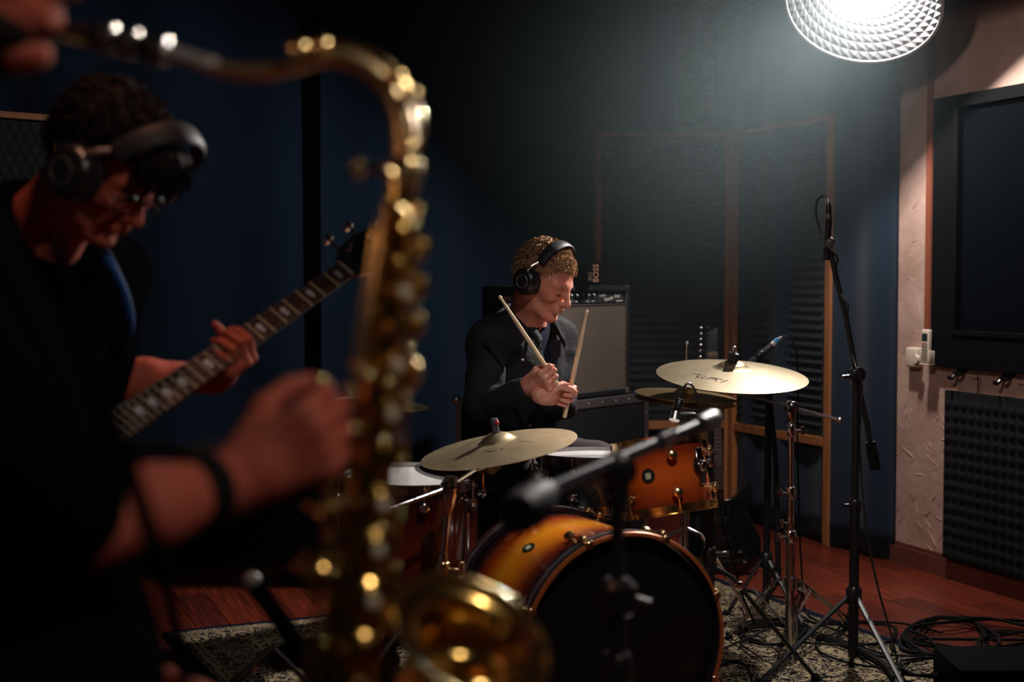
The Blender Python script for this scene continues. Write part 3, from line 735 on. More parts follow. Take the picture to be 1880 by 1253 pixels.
# ================================================================== drums
def burst_mat(name, stops, rough=.22):
    m = bpy.data.materials.new(name); m.use_nodes = True; nt = m.node_tree; N = nt.nodes; L = nt.links
    b = N['Principled BSDF']; b.inputs['Roughness'].default_value = rough; b.inputs['Coat Weight'].default_value = .6; b.inputs['Coat Roughness'].default_value = .05
    a = N.new('ShaderNodeAttribute'); a.attribute_name = 'burst'; r = N.new('ShaderNodeValToRGB')
    el = r.color_ramp.elements; el[0].position, el[0].color = stops[0][0], srgb(stops[0][1])+(1,); el[1].position, el[1].color = stops[-1][0], srgb(stops[-1][1])+(1,)
    for p, c in stops[1:-1]: x = el.new(p); x.color = srgb(c)+(1,)
    nz = N.new('ShaderNodeTexNoise'); nz.inputs['Scale'].default_value = 18; tc = N.new('ShaderNodeTexCoord'); mp = N.new('ShaderNodeMapping'); mp.inputs['Scale'].default_value = (1, 1, 6)
    L.new(tc.outputs['Object'], mp.inputs[0]); L.new(mp.outputs[0], nz.inputs['Vector'])
    ad = N.new('ShaderNodeMath'); ad.operation = 'MULTIPLY_ADD'; ad.inputs[1].default_value = .10; L.new(nz.outputs['Fac'], ad.inputs[0]); L.new(a.outputs['Fac'], ad.inputs[2])
    sb = N.new('ShaderNodeMath'); sb.operation = 'SUBTRACT'; sb.inputs[1].default_value = .05; L.new(ad.outputs[0], sb.inputs[0])
    L.new(sb.outputs[0], r.inputs[0]); L.new(r.outputs[0], b.inputs['Base Color']); return m
BURST = burst_mat('amber_sunburst', [(0, (30, 12, 12)), (.10, (40, 14, 14)), (.22, (120, 40, 16)), (.42, (232, 130, 22)), (.55, (242, 152, 26)), (.74, (170, 66, 16)), (.88, (54, 18, 16)), (1, (30, 12, 14))])
BURST2 = burst_mat('orange_sunburst', [(0, (96, 30, 12)), (.15, (150, 56, 18)), (.45, (200, 92, 28)), (.6, (196, 88, 28)), (.85, (140, 48, 18)), (1, (80, 26, 14))])
BURST3 = burst_mat('cherry_sunburst', [(0, (24, 10, 10)), (.2, (48, 12, 10)), (.5, (104, 34, 14)), (.8, (60, 14, 10)), (1, (22, 8, 8))])
BRASSH = mat('brass_hoop', (0.70, 0.48, 0.20), 0.22, metal=1.0)
DARKCHROME = mat('dark_chrome', (0.34, 0.31, 0.33), 0.16, metal=1.0)
def drum(name, label, c0, c1, R, shell_m, hw, hoop_m, nl=8, batter=HEADWHITE, reso=HEADWHITE, a0=0.0, lug='turret', hint=None, hoop='steel', group='drums of the kit', skip=(), batter_label=None, badge=None):
    """c0: centre of the head nearer to the player (top) end, c1: the other end"""
    c0, c1 = V3(c0), V3(c1); ax = c0-c1; L = np.linalg.norm(ax); ax /= L; x, y, z = frame(ax, hint)
    t = thing(name, label, 'drum', (c0+c1)/2 if lug != 'x' else c1, group)
    mb = MB(); n = 72; m = 18; A = np.zeros((m, n, 3)); tv = []
    for i in range(m):
        h = L*i/(m-1)
        for k in range(n):
            a = 2*math.pi*k/n; A[i, k] = c1+z*h+R*(math.cos(a)*x+math.sin(a)*y); tv.append(i/(m-1))
    mb.grid(A, closed=True); ob = mb.build('shell', shell_m, t, smooth=180)
    at = ob.data.attributes.new('burst', 'FLOAT', 'POINT'); at.data.foreach_set('value', tv)
    md = ob.modifiers.new('t', 'SOLIDIFY'); md.thickness = .006
    for q, (c, s_, hm) in enumerate(((c0, 1, batter), (c1, -1, reso))):
        mb = MB(); mb.lathe([(0, .0035*s_), (R-.012, .003*s_), (R-.004, .001*s_), (R+.002, -.010*s_)], c, z, 64); mb.build(['batter_head', 'resonant_head'][q], hm, t, batter_label if q == 0 else None)
        mb = MB()
        if hoop == 'steel':
            mb.lathe([(R+.001, -.012*s_), (R+.008, -.012*s_), (R+.008, -.004*s_), (R+.0055, -.004*s_), (R+.0055, .010*s_), (R+.011, .012*s_), (R+.011, .0145*s_), (R+.002, .0145*s_), (R+.002, .010*s_), (R+.001, -.012*s_)], c, z, 72)
            mb.build('hoop', hoop_m, t)
        else:
            mb.lathe([(R+.004, -.020*s_), (R+.014, -.020*s_), (R+.0145, .024*s_), (R+.012, .027*s_), (R+.004, .027*s_), (R+.004, -.020*s_)], c, z, 80)
            h = mb.build('hoop', hoop_m, t)
            mb = MB(); mb.lathe([(R+.0140, -.004*s_), (R+.0162, -.004*s_), (R+.0162, .007*s_), (R+.0140, .007*s_), (R+.0140, -.004*s_)], c, z, 80); mb.build('inlay', mat('silver_inlay', (.55, .52, .56), .25, metal=.9), h)
            mb = MB(); mb.lathe([(R+.0035, .0235*s_), (R+.0150, .0235*s_), (R+.0135, .0280*s_), (R+.0045, .0280*s_), (R+.0035, .0235*s_)], c, z, 80); mb.build('edge_band', mat('copper_edge', srgb((188, 104, 58)), .35, metal=.35), h)
    # lugs and rods
    for k in range(nl):
        a = 2*math.pi*(k+a0)/nl; d = math.cos(a)*x+math.sin(a)*y; tg = np.cross(z, d)
        for q, (c, s_) in enumerate(((c0, -1), (c1, 1))):
            if lug == 'turret':
                hh = min(.045, L*.25) if hoop == 'steel' else .075
                p = c+z*s_*hh+d*R; mb = MB()
                mb.lathe([(.0125, -.001), (.0125, .003), (.0075, .004), (.007, .010), (.0135, .013), (.0150, .018), (.0135, .023), (.008, .0265), (0, .027)], p, d, 18)
                mb.build('lug', hw, t)
                tip = c-z*s_*(.004)+d*(R+.0155 if hoop == 'steel' else R+.022); st = p+d*.018
            elif lug == 'block':
                p = c+z*s_*.06+d*(R+.010); mb = MB(); mb.box(p, (.018, .018, .055), [d, tg, z]); mb.build('lug', hw, t, bevel=.005, bseg=2)
                tip = c-z*s_*.004+d*(R+.0125); st = p
            mb = MB(); mb.tube([st, tip], .0028, 8)
            if hoop == 'steel':
                mb.lathe([(.0055, -.004), (.0055, .003), (.0035, .004), (.0035, .010), (0, .010)], tip, z*(-s_), 10)
                mb.box(tip-d*.006, (.014, .010, .005), [d, tg, z])
                mb.build('tension_rod', hw, t)
            else:
                # claw hook over the wooden hoop
                e = c-z*s_*.028
                mb.build('tension_rod', hw, t)
                mb = MB(); mb.box(e+d*(R+.0155)+z*s_*.022, (.010, .020, .052), [d, tg, z]); mb.box(e+d*(R+.0105)-z*s_*.002, (.018, .018, .005), [d, tg, z]); mb.box(e+d*(R+.003)+z*s_*.004, (.004, .014, .013), [d, tg, z])
                mb.lathe([(.006, -.012), (.0085, -.006), (.0085, .010), (.005, .014), (0, .014)], tip+z*s_*.006, z*(-s_), 12)
                mb.build('claw', hw, t, bevel=.0012, bseg=1)
    return t, (c0, c1, x, y, z, L, R)
def on_drum(info, h, a): c0, c1, x, y, z, L, R = info; d = math.cos(a)*x+math.sin(a)*y; return c1+z*h+d*R, d
def badge(t, info, h, a, rx, rz, shape='round'):
    p, d = on_drum(info, h, a); z = info[4]; tg = np.cross(z, d); mb = MB(); n = 28
    mb.prism([(rx*math.cos(2*math.pi*k/n), rz*math.sin(2*math.pi*k/n)) for k in range(n)], p-d*.001, tg, z, d, .0028); b = mb.build('badge', BLACKPL, t, 'black badge with a pale emblem')
    mb = MB(); mb.prism([(rx*.86*math.cos(2*math.pi*k/n), rz*.86*math.sin(2*math.pi*k/n)) for k in range(n)]+[], p+d*.0017, tg, z, d, .0003); mb.build('badge_face', mat('badge_dark', (.02, .022, .02), .3), b)
    q = .42; mb = MB(); poly = [(-q*rx, -q*rz), (q*.75*rx, -q*rz), (q*1.0*rx, -q*.5*rz), (q*rx, q*rz), (-q*.75*rx, q*rz), (-q*rx, q*.6*rz)]
    mb.prism(poly, p+d*.0019, tg, z, d, .0008); mb.build('badge_emblem', mat('badge_pale', srgb((196, 200, 168)), .4), b)
def ang_to_cam(info, p, extra=0.0):
    """angle round the drum that faces the camera"""
    c0, c1, x, y, z, L, R = info; v = V3(CAM)-V3(p); return math.atan2(np.dot(v, y), np.dot(v, x))+extra

# bass drum
Yb = 3.50; cF = W(1140, 1187, Yb); an = math.radians(25); axb = Vector((-math.sin(an), math.cos(an), 0)); cR = cF+axb*.40
cF.z = cR.z = max(cF.z, .30)
bd, ib = drum('bass_drum', 'large amber sunburst bass drum with a black front head lying on the rug', cR, cF, .272, BURST, GOLD, mat('hoop_dark_lacquer', (.022, .012, .016), .18, coat=.6), nl=8, reso=HEADBLACK, a0=.52, hoop='wood', group='amber and dark sunburst drums')
ac = ang_to_cam(ib, cF)
# badge on the top left of the shell
best = None
c0_, c1_, x_, y_, z_, L_, R_ = ib
def proj(p):
    v = V3(p)-V3(CAM); f = np.array([0, math.cos(PITCH), -math.sin(PITCH)]); up = np.array([0, math.sin(PITCH), math.cos(PITCH)])
    d = v@f; return 940+FPX*v[0]/d, 626.5-FPX*(v@up)/d
for h in np.linspace(.05, .38, 34):
    for a in np.linspace(0, 6.28, 160):
        p, d = on_drum(ib, h, a)
        if np.dot(d, V3(CAM)-p) < 0: continue
        q = proj(p); e = (q[0]-970)**2+(q[1]-1008)**2
        if best is None or e < best[0]: best = (e, h, a)
badge(bd, ib, best[1], best[2], .017, .024)
# spurs
for s_ in (-1, 1):
    p = cF+axb*.08; side = Vector((axb.y, -axb.x, 0))*s_; a = p+side*.27-Vector((0, 0, .05)); b = p+side*.40-axb*.08; b.z = .03
    mb = MB(); mb.tube([a, b], .008, 10); mb.cyl(b, b-Vector((0, 0, .017)), .011, .009, 10); mb.lathe([(.02, 0), (.022, .01), (.012, .018), (0, .02)], a, side, 16); mb.build('spur', CHROME, bd)
# rack tom
tc = W(1218, 874, 4.10); tilt = Vector((-.145, .16, .975)).normalized()
tm, it = drum('rack_tom', 'small orange sunburst rack tom with brass lugs and hoop, held over the bass drum', tc+tilt*.098, tc-tilt*.098, .1285, BURST2, GOLD, BRASSH, nl=6, a0=.12, group='amber and dark sunburst drums')
ac = ang_to_cam(it, tc); best = None
for h in np.linspace(.03, .17, 30):
    for a in np.linspace(0, 6.28, 160):
        p, d = on_drum(it, h, a)
        if np.dot(d, V3(CAM)-p) < 0: continue
        q = proj(p); e = (q[0]-1191)**2+(q[1]-873)**2
        if best is None or e < best[0]: best = (e, h, a)
badge(tm, it, best[1], best[2], .019, .021)
# suspension mount on the right of the tom
p, d = on_drum(it, .11, ac+.95); z = it[4]; tg = np.cross(z, d)
mb = MB(); n = 28
mb.lathe([(.030, 0), (.032, .003), (.028, .006), (.016, .008), (.014, .020), (.010, .022), (0, .022)], p, d, 28); mb.box(p+d*.004, (.008, .030, .105), [d, tg, z])
mb.build('mount_plate', DARKCHROME, tm, bevel=.002, bseg=1)
mpos = p+d*.022
# floor tom
fc = W(756, 879, 3.92); fz = Vector((0.02, -.03, 1)).normalized()
ft, jf = drum('floor_tom', 'dark cherry sunburst floor tom with a white head, on chrome legs beside the bass drum', fc, fc-fz*.345, .186, BURST3, CHROME, DARKCHROME, nl=8, a0=.30, group='amber and dark sunburst drums')
for k in range(3):
    a = ang_to_cam(jf, fc)+(-1.15, .78, 2.9)[k]; p, d = on_drum(jf, .12, a); z = V3(fz); q0 = p+d*.028
    mb = MB(); mb.tube([q0+z*.16, q0-z*.14, q0-z*.17+d*.025, (q0+d*.035)*np.array([1, 1, 0])+np.array([0, 0, .028])], .0055, 10)
    mb.lathe([(.010, .028), (.013, .012), (.012, .0), (0, 0)], (q0+d*.036)*np.array([1, 1, 0])+np.array([0, 0, .008]), (0, 0, 1), 12)
    leg = mb.build('leg', CHROME, ft)
    mb = MB(); mb.box(p+d*.014, (.028, .030, .05), [d, np.cross(z, d), z]); mb.lathe([(.006, 0), (.006, .014), (.014, .014), (.014, .02), (0, .02)], p+d*.028, d, 12); mb.build('leg_bracket', CHROME, ft, bevel=.004)
best = None
for h in np.linspace(.1, .3, 30):
    for a in np.linspace(0, 6.28, 160):
        p, d = on_drum(jf, h, a)
        if np.dot(d, V3(CAM)-p) < 0: continue
        q = proj(p); e = (q[0]-712)**2+(q[1]-1004)**2
        if best is None or e < best[0]: best = (e, h, a)
badge(ft, jf, best[1], best[2], .017, .017)
# snare
scn = W(1093, 839, 4.30); sz = Vector((.0, .03, 1)).normalized()
sn, js = drum('snare_drum', 'black snare drum with a worn white head and chrome hoops in front of the drummer', scn, scn-sz*.14, .174, mat('snare_black_shell', (.01, .01, .012), .2, coat=.5), CHROME, DARKCHROME, nl=10, a0=.33, group='amber and dark sunburst drums', lug='turret')
# worn marks on the snare head
mb = MB(); rs = random.Random(5)
for i in range(5):
    o = V3(scn)+V3(sz)*.0048+np.array([-.07+.02*i, -.01-.006*i, 0]); L_ = rs.uniform(.05, .10); mb.prism([(-L_, -.002), (-L_*.3, -.008), (L_, -.003), (L_*.7, .004), (-L_*.5, .006)], o, (1, .25, 0), (-.25, 1, 0), sz, .0003)
mb.build('stick_marks', mat('grey_smudge', srgb((150, 140, 150)), .6), sn, kind='stuff')
# snare throw-off + black dampening clip on the head
p, d = on_drum(js, .08, ang_to_cam(js, scn)-.9); z = V3(sz); mb = MB(); mb.box(p+d*.012, (.02, .03, .07), [d, np.cross(z, d), z]); mb.tube([p+d*.02+z*.02, p+d*.04-z*.02], .004, 8); mb.build('throw_off', CHROME, sn, bevel=.003)
mb = MB(); z = V3(sz); d = np.array([-.3, -.95, 0]); mb.tube([V3(scn)-z*.03+d*.12, V3(scn)-z*.145+d*.12], .012, 10)
# snare stand
t = thing('snare_stand', 'chrome snare stand with folded basket arms under the snare drum', 'stand', (scn.x, scn.y, .02))
b0 = Vector((scn.x, scn.y, 0)); zb = scn.z-.14
mb = MB(); mb.cyl(b0+Vector((0, 0, .10)), b0+Vector((0, 0, zb-.06)), .011); mb.build('tube', CHROME, t)
for k in range(3):
    a = 2.1*k+.4; d = Vector((math.cos(a), math.sin(a), 0)); mb = MB(); mb.tube([b0+Vector((0, 0, .36)), b0+d*.24+Vector((0, 0, .035)), b0+d*.27+Vector((0, 0, .024))], .007, 8); mb.tube([b0+Vector((0, 0, .12)), b0+d*.14+Vector((0, 0, .19))], .005, 8); mb.ball(b0+d*.27+Vector((0, 0, .022)), .012); mb.build('leg', CHROME, t)
    mb = MB(); mb.tube([b0+Vector((0, 0, zb-.06)), b0+d*.15+Vector((0, 0, zb-.035)), b0+d*.192+Vector((0, 0, zb-.006)), b0+d*.192+Vector((0, 0, zb+.012))], .006, 8); mb.build('basket_arm', CHROME, t)
# ================================================================== cymbals
def cymb_mat(name, c, r=.30):
    m = mat(name, c, r, metal=1.0, noise=.25, nscale=14, bump=0.0)
    nt = m.node_tree; N = nt.nodes; L = nt.links; b = N['Principled BSDF']
    a = N.new('ShaderNodeAttribute'); a.attribute_name = 'rad'; w_ = N.new('ShaderNodeMath'); w_.operation = 'SINE'; mu = N.new('ShaderNodeMath'); mu.operation = 'MULTIPLY'; mu.inputs[1].default_value = 900
    L.new(a.outputs['Fac'], mu.inputs[0]); L.new(mu.outputs[0], w_.inputs[0]); bp = N.new('ShaderNodeBump'); bp.inputs['Strength'].default_value = .25; bp.inputs['Distance'].default_value = .0004
    L.new(w_.outputs[0], bp.inputs['Height']); L.new(bp.outputs[0], b.inputs['Normal']); return m
CYM = cymb_mat('bronze_cymbal', (0.235, 0.19, 0.125), .50); CYM2 = cymb_mat('dark_bronze_cymbal', (0.76, 0.60, 0.38), .46); CYM3 = cymb_mat('golden_cymbal', (0.66, 0.48, 0.24), .28)
def cymbal_part(t, name, c, n, R, m, flip=1, bell=.19, prof_h=.11):
    rb = R*bell; H = R*prof_h; c = V3(c)
    pr = [(.006, H+R*.10)]+[(rb*s_, H+R*.10*math.sqrt(max(0, 1-(s_*.94)**2))) for s_ in (.3, .55, .75, .9, 1.0)]
    for s_ in np.linspace(.06, 1, 20): r = rb+(R-rb)*s_; pr.append((r, H*(1-s_**1.35)+.0008))
    th = .0014; pr2 = [(r, h-th) for r, h in pr[::-1]]
    mb = MB(); mb.lathe([(r, h*flip) for r, h in pr+pr2], c, n, 96); ob = mb.build(name, m, t, smooth=60)
    o0 = off(t); x, y, z = frame(n); at = ob.data.attributes.new('rad', 'FLOAT', 'POINT'); vals = []
    for v in ob.data.vertices:
        w_ = V3(v.co+o0)-c; w_ -= z*np.dot(w_, z); vals.append(float(np.linalg.norm(w_)))
    at.data.foreach_set('value', vals)
    return H+R*.10
def surf(c, n, R, r, ang, prof_h=.11, bell=.19):
    x, y, z = frame(n); rb = R*bell; s_ = (r-rb)/(R-rb); return V3(c)+z*(R*prof_h*(1-s_**1.35)+.0012)+r*(math.cos(ang)*x+math.sin(ang)*y), z
def mark(t, c, n, R, strokes, o_r, o_a, size, wdt, m, name='maker_mark'):
    """drawn strokes pressed on the cymbal; coordinates: u tangential, v outward"""
    mb = MB(); x, y, z = frame(n)
    for st in strokes:
        pts = []
        for (u_, v_) in st:
            r = o_r+v_*size; a = o_a+u_*size/o_r; p, _ = surf(c, n, R, r, a); pts.append(p)
        mb.tube(pts, wdt, 4, flat=.25)
    mb.build(name, m, t, smooth=0)
INK = mat('cymbal_ink', (0.03, 0.022, 0.016), .8, spec=.1)
# ride on the boom stand
rn = Vector((.035, -.155, .98)).normalized(); Rr = .254; rc = W(1344, 688, 4.77)
t = thing('ride_cymbal', 'large pale bronze cymbal with a black clamp on top, above the hi-hats', 'cymbal', rc, 'cymbals of the kit')
hb = cymbal_part(t, 'cymbal_plate', rc-rn*.005, rn, Rr, CYM)
rx_, ry_, rz_ = frame(rn); aL = math.atan2(np.dot(V3(W(1284, 693, 4.62)-rc), ry_), np.dot(V3(W(1284, 693, 4.62)-rc), rx_))
import cmath
arc = lambda cx, s_, n=8: [(cx+.5*s_*math.cos(math.pi-math.pi*k/n), .55-.5*math.sin(math.pi*k/n)*1.0) for k in range(n+1)]
st = [[(-1.9, .35), (-1.4, .12), (1.2, .10), (1.5, .25)], [(-1.0, .12), (-.75, .9)], [(-.25, .12), (-.25, .85)], [(-1.0, .5), (-.6, .75), (-.25, .5)], [(.1, .8), (.25, .2), (.6, .05), (.95, .2), (1.1, .85)], [(.1, .45), (1.1, .45)], [(1.5, .95), (2.0, .15)]]
mark(t, rc-rn*.005, rn, Rr, st, Rr*.56, aL, .034, .0022, INK)
mb = MB(); top = rc+rn*(hb-.006); mb.lathe([(.016, -.004), (.018, .0), (.018, .020), (.016, .024)], top, rn, 24); mb.build('felt', mat('black_felt', (.012, .012, .012), .95), t)
mb = MB(); mb.box(V3(top)+V3(rn)*.015, (.046, .030, .026), [rx_, ry_, rz_]); mb.build('quick_release', BLACKPL, t, bevel=.003)
mb = MB(); q = V3(top)+V3(rn)*.029
mb.tube([q-rx_*.02, q+rx_*.022, q+rx_*.024-rz_*.002, q+rx_*.024-rz_*.026], .0022, 6)
mb.lathe([(.006, 0), (.006, .010), (.009, .012), (.009, .018), (.004, .022), (0, .022)], q, rn, 14); mb.build('clamp_wire', CHROME, t)
# its chrome boom stand
b0 = FL(1449, 1213); b0 = Vector((b0.x, b0.y, 0)); Ys = b0.y
ride_stand = t = thing('cymbal_stand', 'chrome double-braced boom stand carrying the ride cymbal, on the rug edge', 'stand', b0, 'cymbal stands')
P = lambda px, py, Y=Ys: W(px, py, Y)
mb = MB(); mb.cyl(b0+Vector((0, 0, .03)), (b0.x, b0.y, P(1450, 985).z), .0145); mb.lathe([(.016, .012), (.018, .03), (.0145, .035)], b0, (0, 0, 1), 16); mb.build('lower_tube', CHROME, t)
mb = MB(); mb.cyl((b0.x, b0.y, P(1450, 990).z), (b0.x, b0.y, P(1450, 905).z), .0115); mb.build('middle_tube', CHROME, t)
mb = MB(); mb.cyl((b0.x, b0.y, P(1450, 905).z), (b0.x, b0.y, P(1450, 745).z), .0088); mb.build('upper_tube', CHROME, t)
for i, (py, r) in enumerate(((905, .017), (985, .021), (960, .012), (790, .014))):
    mb = MB(); z_ = P(1450, py).z; c = Vector((b0.x, b0.y, z_)); mb.lathe([(r*.8, -.020), (r, -.016), (r, .016), (r*.8, .020)], c, (0, 0, 1), 20)
    s_ = -1 if i != 3 else 1; d = Vector((s_*.9, -.4, 0)); mb.tube([c+d*r*.8, c+d*(r+.016)], .004, 8); mb.box(c+d*(r+.022), (.012, .010, .026)); mb.build('tube_clamp', CHROME, t, bevel=.002, bseg=1)
hub = Vector((b0.x, b0.y, P(1450, 1070).z))
mb = MB(); mb.lathe([(.016, -.022), (.022, -.018), (.022, .016), (.016, .022)], hub, (0, 0, 1), 20); mb.build('leg_collar', CHROME, t)
for k, (fx, fy) in enumerate(((1338, 1178), (1556, 1158), (1470, 1092))):
    f = FL(fx, fy); f.z = .012
    d = (Vector((f.x, f.y, 0))-b0).normalized(); sd = Vector((d.y, -d.x, 0)); k0 = hub+d*.028; kn = hub+d*.075-Vector((0, 0, .012))
    for s_ in (-1, 1):
        mb = MB(); mb.tube([k0+sd*s_*.010+Vector((0, 0, .008)), kn+sd*s_*.010, f+sd*s_*.010-d*.05+Vector((0, 0, .05)), f+sd*s_*.008], .0055, 8, flat=.6); mb.build('leg', DARKCHROME, t)
    mb = MB(); mb.box(kn+d*.02-Vector((0, 0, .022)), (.03, .030, .018), [(d.x, d.y, -.8), (sd.x, sd.y, 0), (0, 0, 1)]); mb.build('leg_joint', CHROME, t, bevel=.003)
    mb = MB(); mb.tube([b0+Vector((0, 0, .10)), b0+d*.17+Vector((0, 0, .20))], .004, 8); mb.build('brace', CHROME, t)
    mb = MB(); mb.cyl(f+Vector((0, 0, -.006)), f+Vector((0, 0, .018)), .013, .010, 12); mb.build('rubber_foot', RUBBER, t)
# boom arm
piv = P(1456, 748); e0 = Vector(rc)-Vector(rn)*.055; e1 = W(1592, 757, 4.30)
piv = Vector((b0.x, b0.y, piv.z)); dB = (piv-e0).normalized(); e1 = piv+dB*((e1-piv).length)
mb = MB(); mb.tube([e0, piv, e1], .0052, 10); mb.ball(e1, .009); mb.build('boom_arm', CHROME, t)
mb = MB(); mb.lathe([(.017, -.016), (.020, -.012), (.020, .012), (.017, .016), (0, .016)], piv, (.3, -.95, 0), 24); mb.lathe([(.014, .0), (.016, -.03), (.010, -.045)], piv, (0, 0, 1), 18); mb.lathe([(.006, .016), (.006, .03), (.012, .034), (0, .04)], piv, (.3, -.95, 0), 12); mb.build('tilter', DARKCHROME, t)
mb = MB(); mb.tube([e0-dB*.004, Vector(rc)-Vector(rn)*.03, Vector(rc)+Vector(rn)*.05], .004, 8); mb.lathe([(.012, -.012), (.014, 0), (.012, .012)], e0, (1, 0, 0), 16); mb.build('cymbal_tilter', DARKCHROME, t)

# left crash
kn_ = Vector((-.165, -.085, .98)).normalized(); Rk = .229; kc = W(915, 818, 4.09)
t = thing('crash_cymbal', 'bronze crash cymbal tilted to the left, with a red-tipped black sleeve', 'cymbal', kc, 'cymbals of the kit')
hk = cymbal_part(t, 'cymbal_plate', kc-kn_*.01, kn_, Rk, CYM2)
kx, ky, kz = frame(kn_); vv = V3(W(905, 824, 3.98)-kc); aL = math.atan2(vv@ky, vv@kx)
mark(t, kc-kn_*.01, kn_, Rk, [[(-1.4, .7), (-1.2, .0), (-.8, .1), (-1.2, .4)], [(-.6, .2), (-.6, .7), (-.1, .7), (-.2, .2)], [(.1, .1), (.3, .7), (.6, .2)], [(1.0, .8), (1.5, .0), (1.3, .5)]], Rk*.46, aL, .018, .0014, INK)
mb = MB(); mb.tube([surf(kc-kn_*.01, kn_, Rk, Rk*.25, aL+1.3)[0], surf(kc-kn_*.01, kn_, Rk, Rk*.42, aL+1.0)[0], surf(kc-kn_*.01, kn_, Rk, Rk*.58, aL+1.05)[0]], [.0004, .0014, .0004], 4, flat=.3); mb.build('crack_line', INK, t)
top = Vector(kc)+kn_*(hk-.014); mb = MB(); mb.lathe([(.014, 0), (.011, .006), (.010, .028), (.012, .030), (.012, .040), (.009, .046), (0, .046)], top, kn_, 20); mb.build('sleeve', mat('dark_sleeve', (.05, .045, .05), .5), t)
mb = MB(); mb.ball(top+kn_*.034+Vector((.007, -.008, 0)), .0072); mb.build('sleeve_tip', mat('red_tip', srgb((190, 30, 50)), .4), t, 'red tip')
# its stand in front of the floor tom
b0 = Vector((W(815, 1200, 3.62).x, 3.62, 0)); Ys = 3.62
t = thing('cymbal_stand', 'chrome boom stand carrying the tilted crash cymbal, in front of the floor tom', 'stand', b0, 'cymbal stands')
topz = P(825, 895, Ys).z; xt = P(826, 890, Ys)
lean = Vector((xt.x, Ys, topz)); lo = Vector((W(812, 1045, Ys).x, Ys, W(812, 1045, Ys).z))
dr = (lean-lo).normalized(); ft_ = lean-dr*(lean.z/dr.z)
mb = MB(); mb.cyl(lo+dr*.02, lean, .0095); mb.lathe([(.010, 0), (.018, .03), (.020, .08), (.016, .10)], lo+dr*.14, dr, 18); mb.build('upper_tube', mat('warm_chrome', (.75, .60, .48), .18, metal=1.0), t)
mb = MB(); mb.cyl(ft_+dr*.02, lo+dr*.04, .014); mb.build('lower_tube', CHROME, t)
mb = MB(); mb.lathe([(.016, -.02), (.019, -.015), (.019, .015), (.016, .02)], lo, dr, 18); mb.tube([lo, lo+Vector((.045, -.01, 0))], .005, 8); mb.box(lo+Vector((.05, -.01, .004)), (.014, .010, .034)); mb.build('wing_clamp', GOLD, t, bevel=.002, bseg=1)
for k in range(3):
    a = 2.094*k+1.0; d = Vector((math.cos(a), math.sin(a), 0)); f = ft_+d*.28; f.z = .016
    mb = MB(); mb.tube([ft_+dr*.42+d*.02, ft_+d*.14+Vector((0, 0, .20)), f], .0075, 8); mb.build('leg', CHROME, t)
    mb = MB(); mb.ball(f, .014); mb.build('rubber_foot', RUBBER, t)
mb = MB(); mb.ball(lean, .021); mb.lathe([(.022, -.014), (.022, .014)], lean, (.4, -.9, 0), 20); mb.build('tilter', DARKCHROME, t)
far = W(905, 856, 3.98); pl = lean+(lean-far).normalized()*.0; le = W(640, 962, 3.52)
mb = MB(); mb.tube([lean, W(868, 868, 3.86), far], [.0075, .007, .006], 10); mb.build('boom_arm', mat('warm_chrome', (.7, .6, .5), .2, metal=1), t)
mb = MB(); mb.tube([le, lean], .0068, 10)
for k in range(7): q = le.lerp(lean, (k+.5)/7); mb.lathe([(.0075, -.003), (.0085, 0), (.0075, .003)], q, lean-le, 12)
mb.build('boom_tail', CHROME, t)
mb = MB(); mb.tube([far, far+Vector((.0, .02, .02)), Vector(kc)-kn_*.03, Vector(kc)+kn_*.045], .005, 8); mb.lathe([(.014, -.012), (.016, 0), (.014, .012)], far+Vector((-.004, 0, -.008)), (.6, -.8, 0), 16); mb.box(far+Vector((.012, -.005, .006)), (.02, .014, .03)); mb.build('cymbal_tilter', GOLD, t, bevel=.001, bseg=1)

# far crash behind the saxophone
cn = Vector((.10, -.02, .99)).normalized(); cc = W(700, 742, 4.55)
t = thing('crash_cymbal', 'small bronze cymbal half hidden behind the saxophone, over the floor tom', 'cymbal', cc, 'cymbals of the kit')
h3 = cymbal_part(t, 'cymbal_plate', cc, cn, .155, CYM2)
mb = MB(); mb.lathe([(.012, 0), (.010, .03), (.006, .035), (0, .035)], Vector(cc)+cn*(h3-.004), cn, 16); mb.build('wing_nut', CHROME, t)
t = thing('cymbal_stand', 'chrome straight stand carrying the small cymbal behind the floor tom', 'stand', (cc.x, cc.y, 0), 'cymbal stands')
mb = MB(); mb.cyl((cc.x, cc.y, .05), (cc.x, cc.y, cc.z+.03), .010); mb.build('tube', CHROME, t)
for k in range(3):
    a = 2.094*k+.3; d = Vector((math.cos(a), math.sin(a), 0)); b1 = Vector((cc.x, cc.y, 0)); mb = MB(); mb.tube([b1+Vector((0, 0, .34)), b1+d*.24+Vector((0, 0, .035)), b1+d*.28+Vector((0, 0, .012))], .007, 8); mb.build('leg', CHROME, t)

# hi-hats
hc = W(1258, 733, 4.98); hn = Vector((.075, -.055, 1)).normalized()
b0 = Vector((hc.x, hc.y, 0)); 
for nm, dz, fl_, lb, m_ in (('hi_hat_cymbal', .012, 1, 'upper hi-hat cymbal under the ride cymbal', CYM3), ('hi_hat_cymbal', -.006, -1, 'lower hi-hat cymbal, upturned under its pair', CYM3)):
    t = thing(nm, lb, 'cymbal', Vector(hc)+hn*dz, 'hi-hat pair')
    cymbal_part(t, 'cymbal_plate', Vector(hc)+hn*dz, hn, .178, m_, flip=fl_, prof_h=.07)
hs = thing('hi_hat_stand', 'chrome hi-hat stand with a thin pull rod and three legs', 'stand', b0)
t = hs
rt = W(1261, 630, 4.98)
mb = MB(); mb.tube([Vector(hc)-hn*.02, Vector((rt.x, hc.y, rt.z))], .0032, 8); mb.ball(Vector((rt.x, hc.y, rt.z)), .0065); mb.build('pull_rod', CHROME, t)
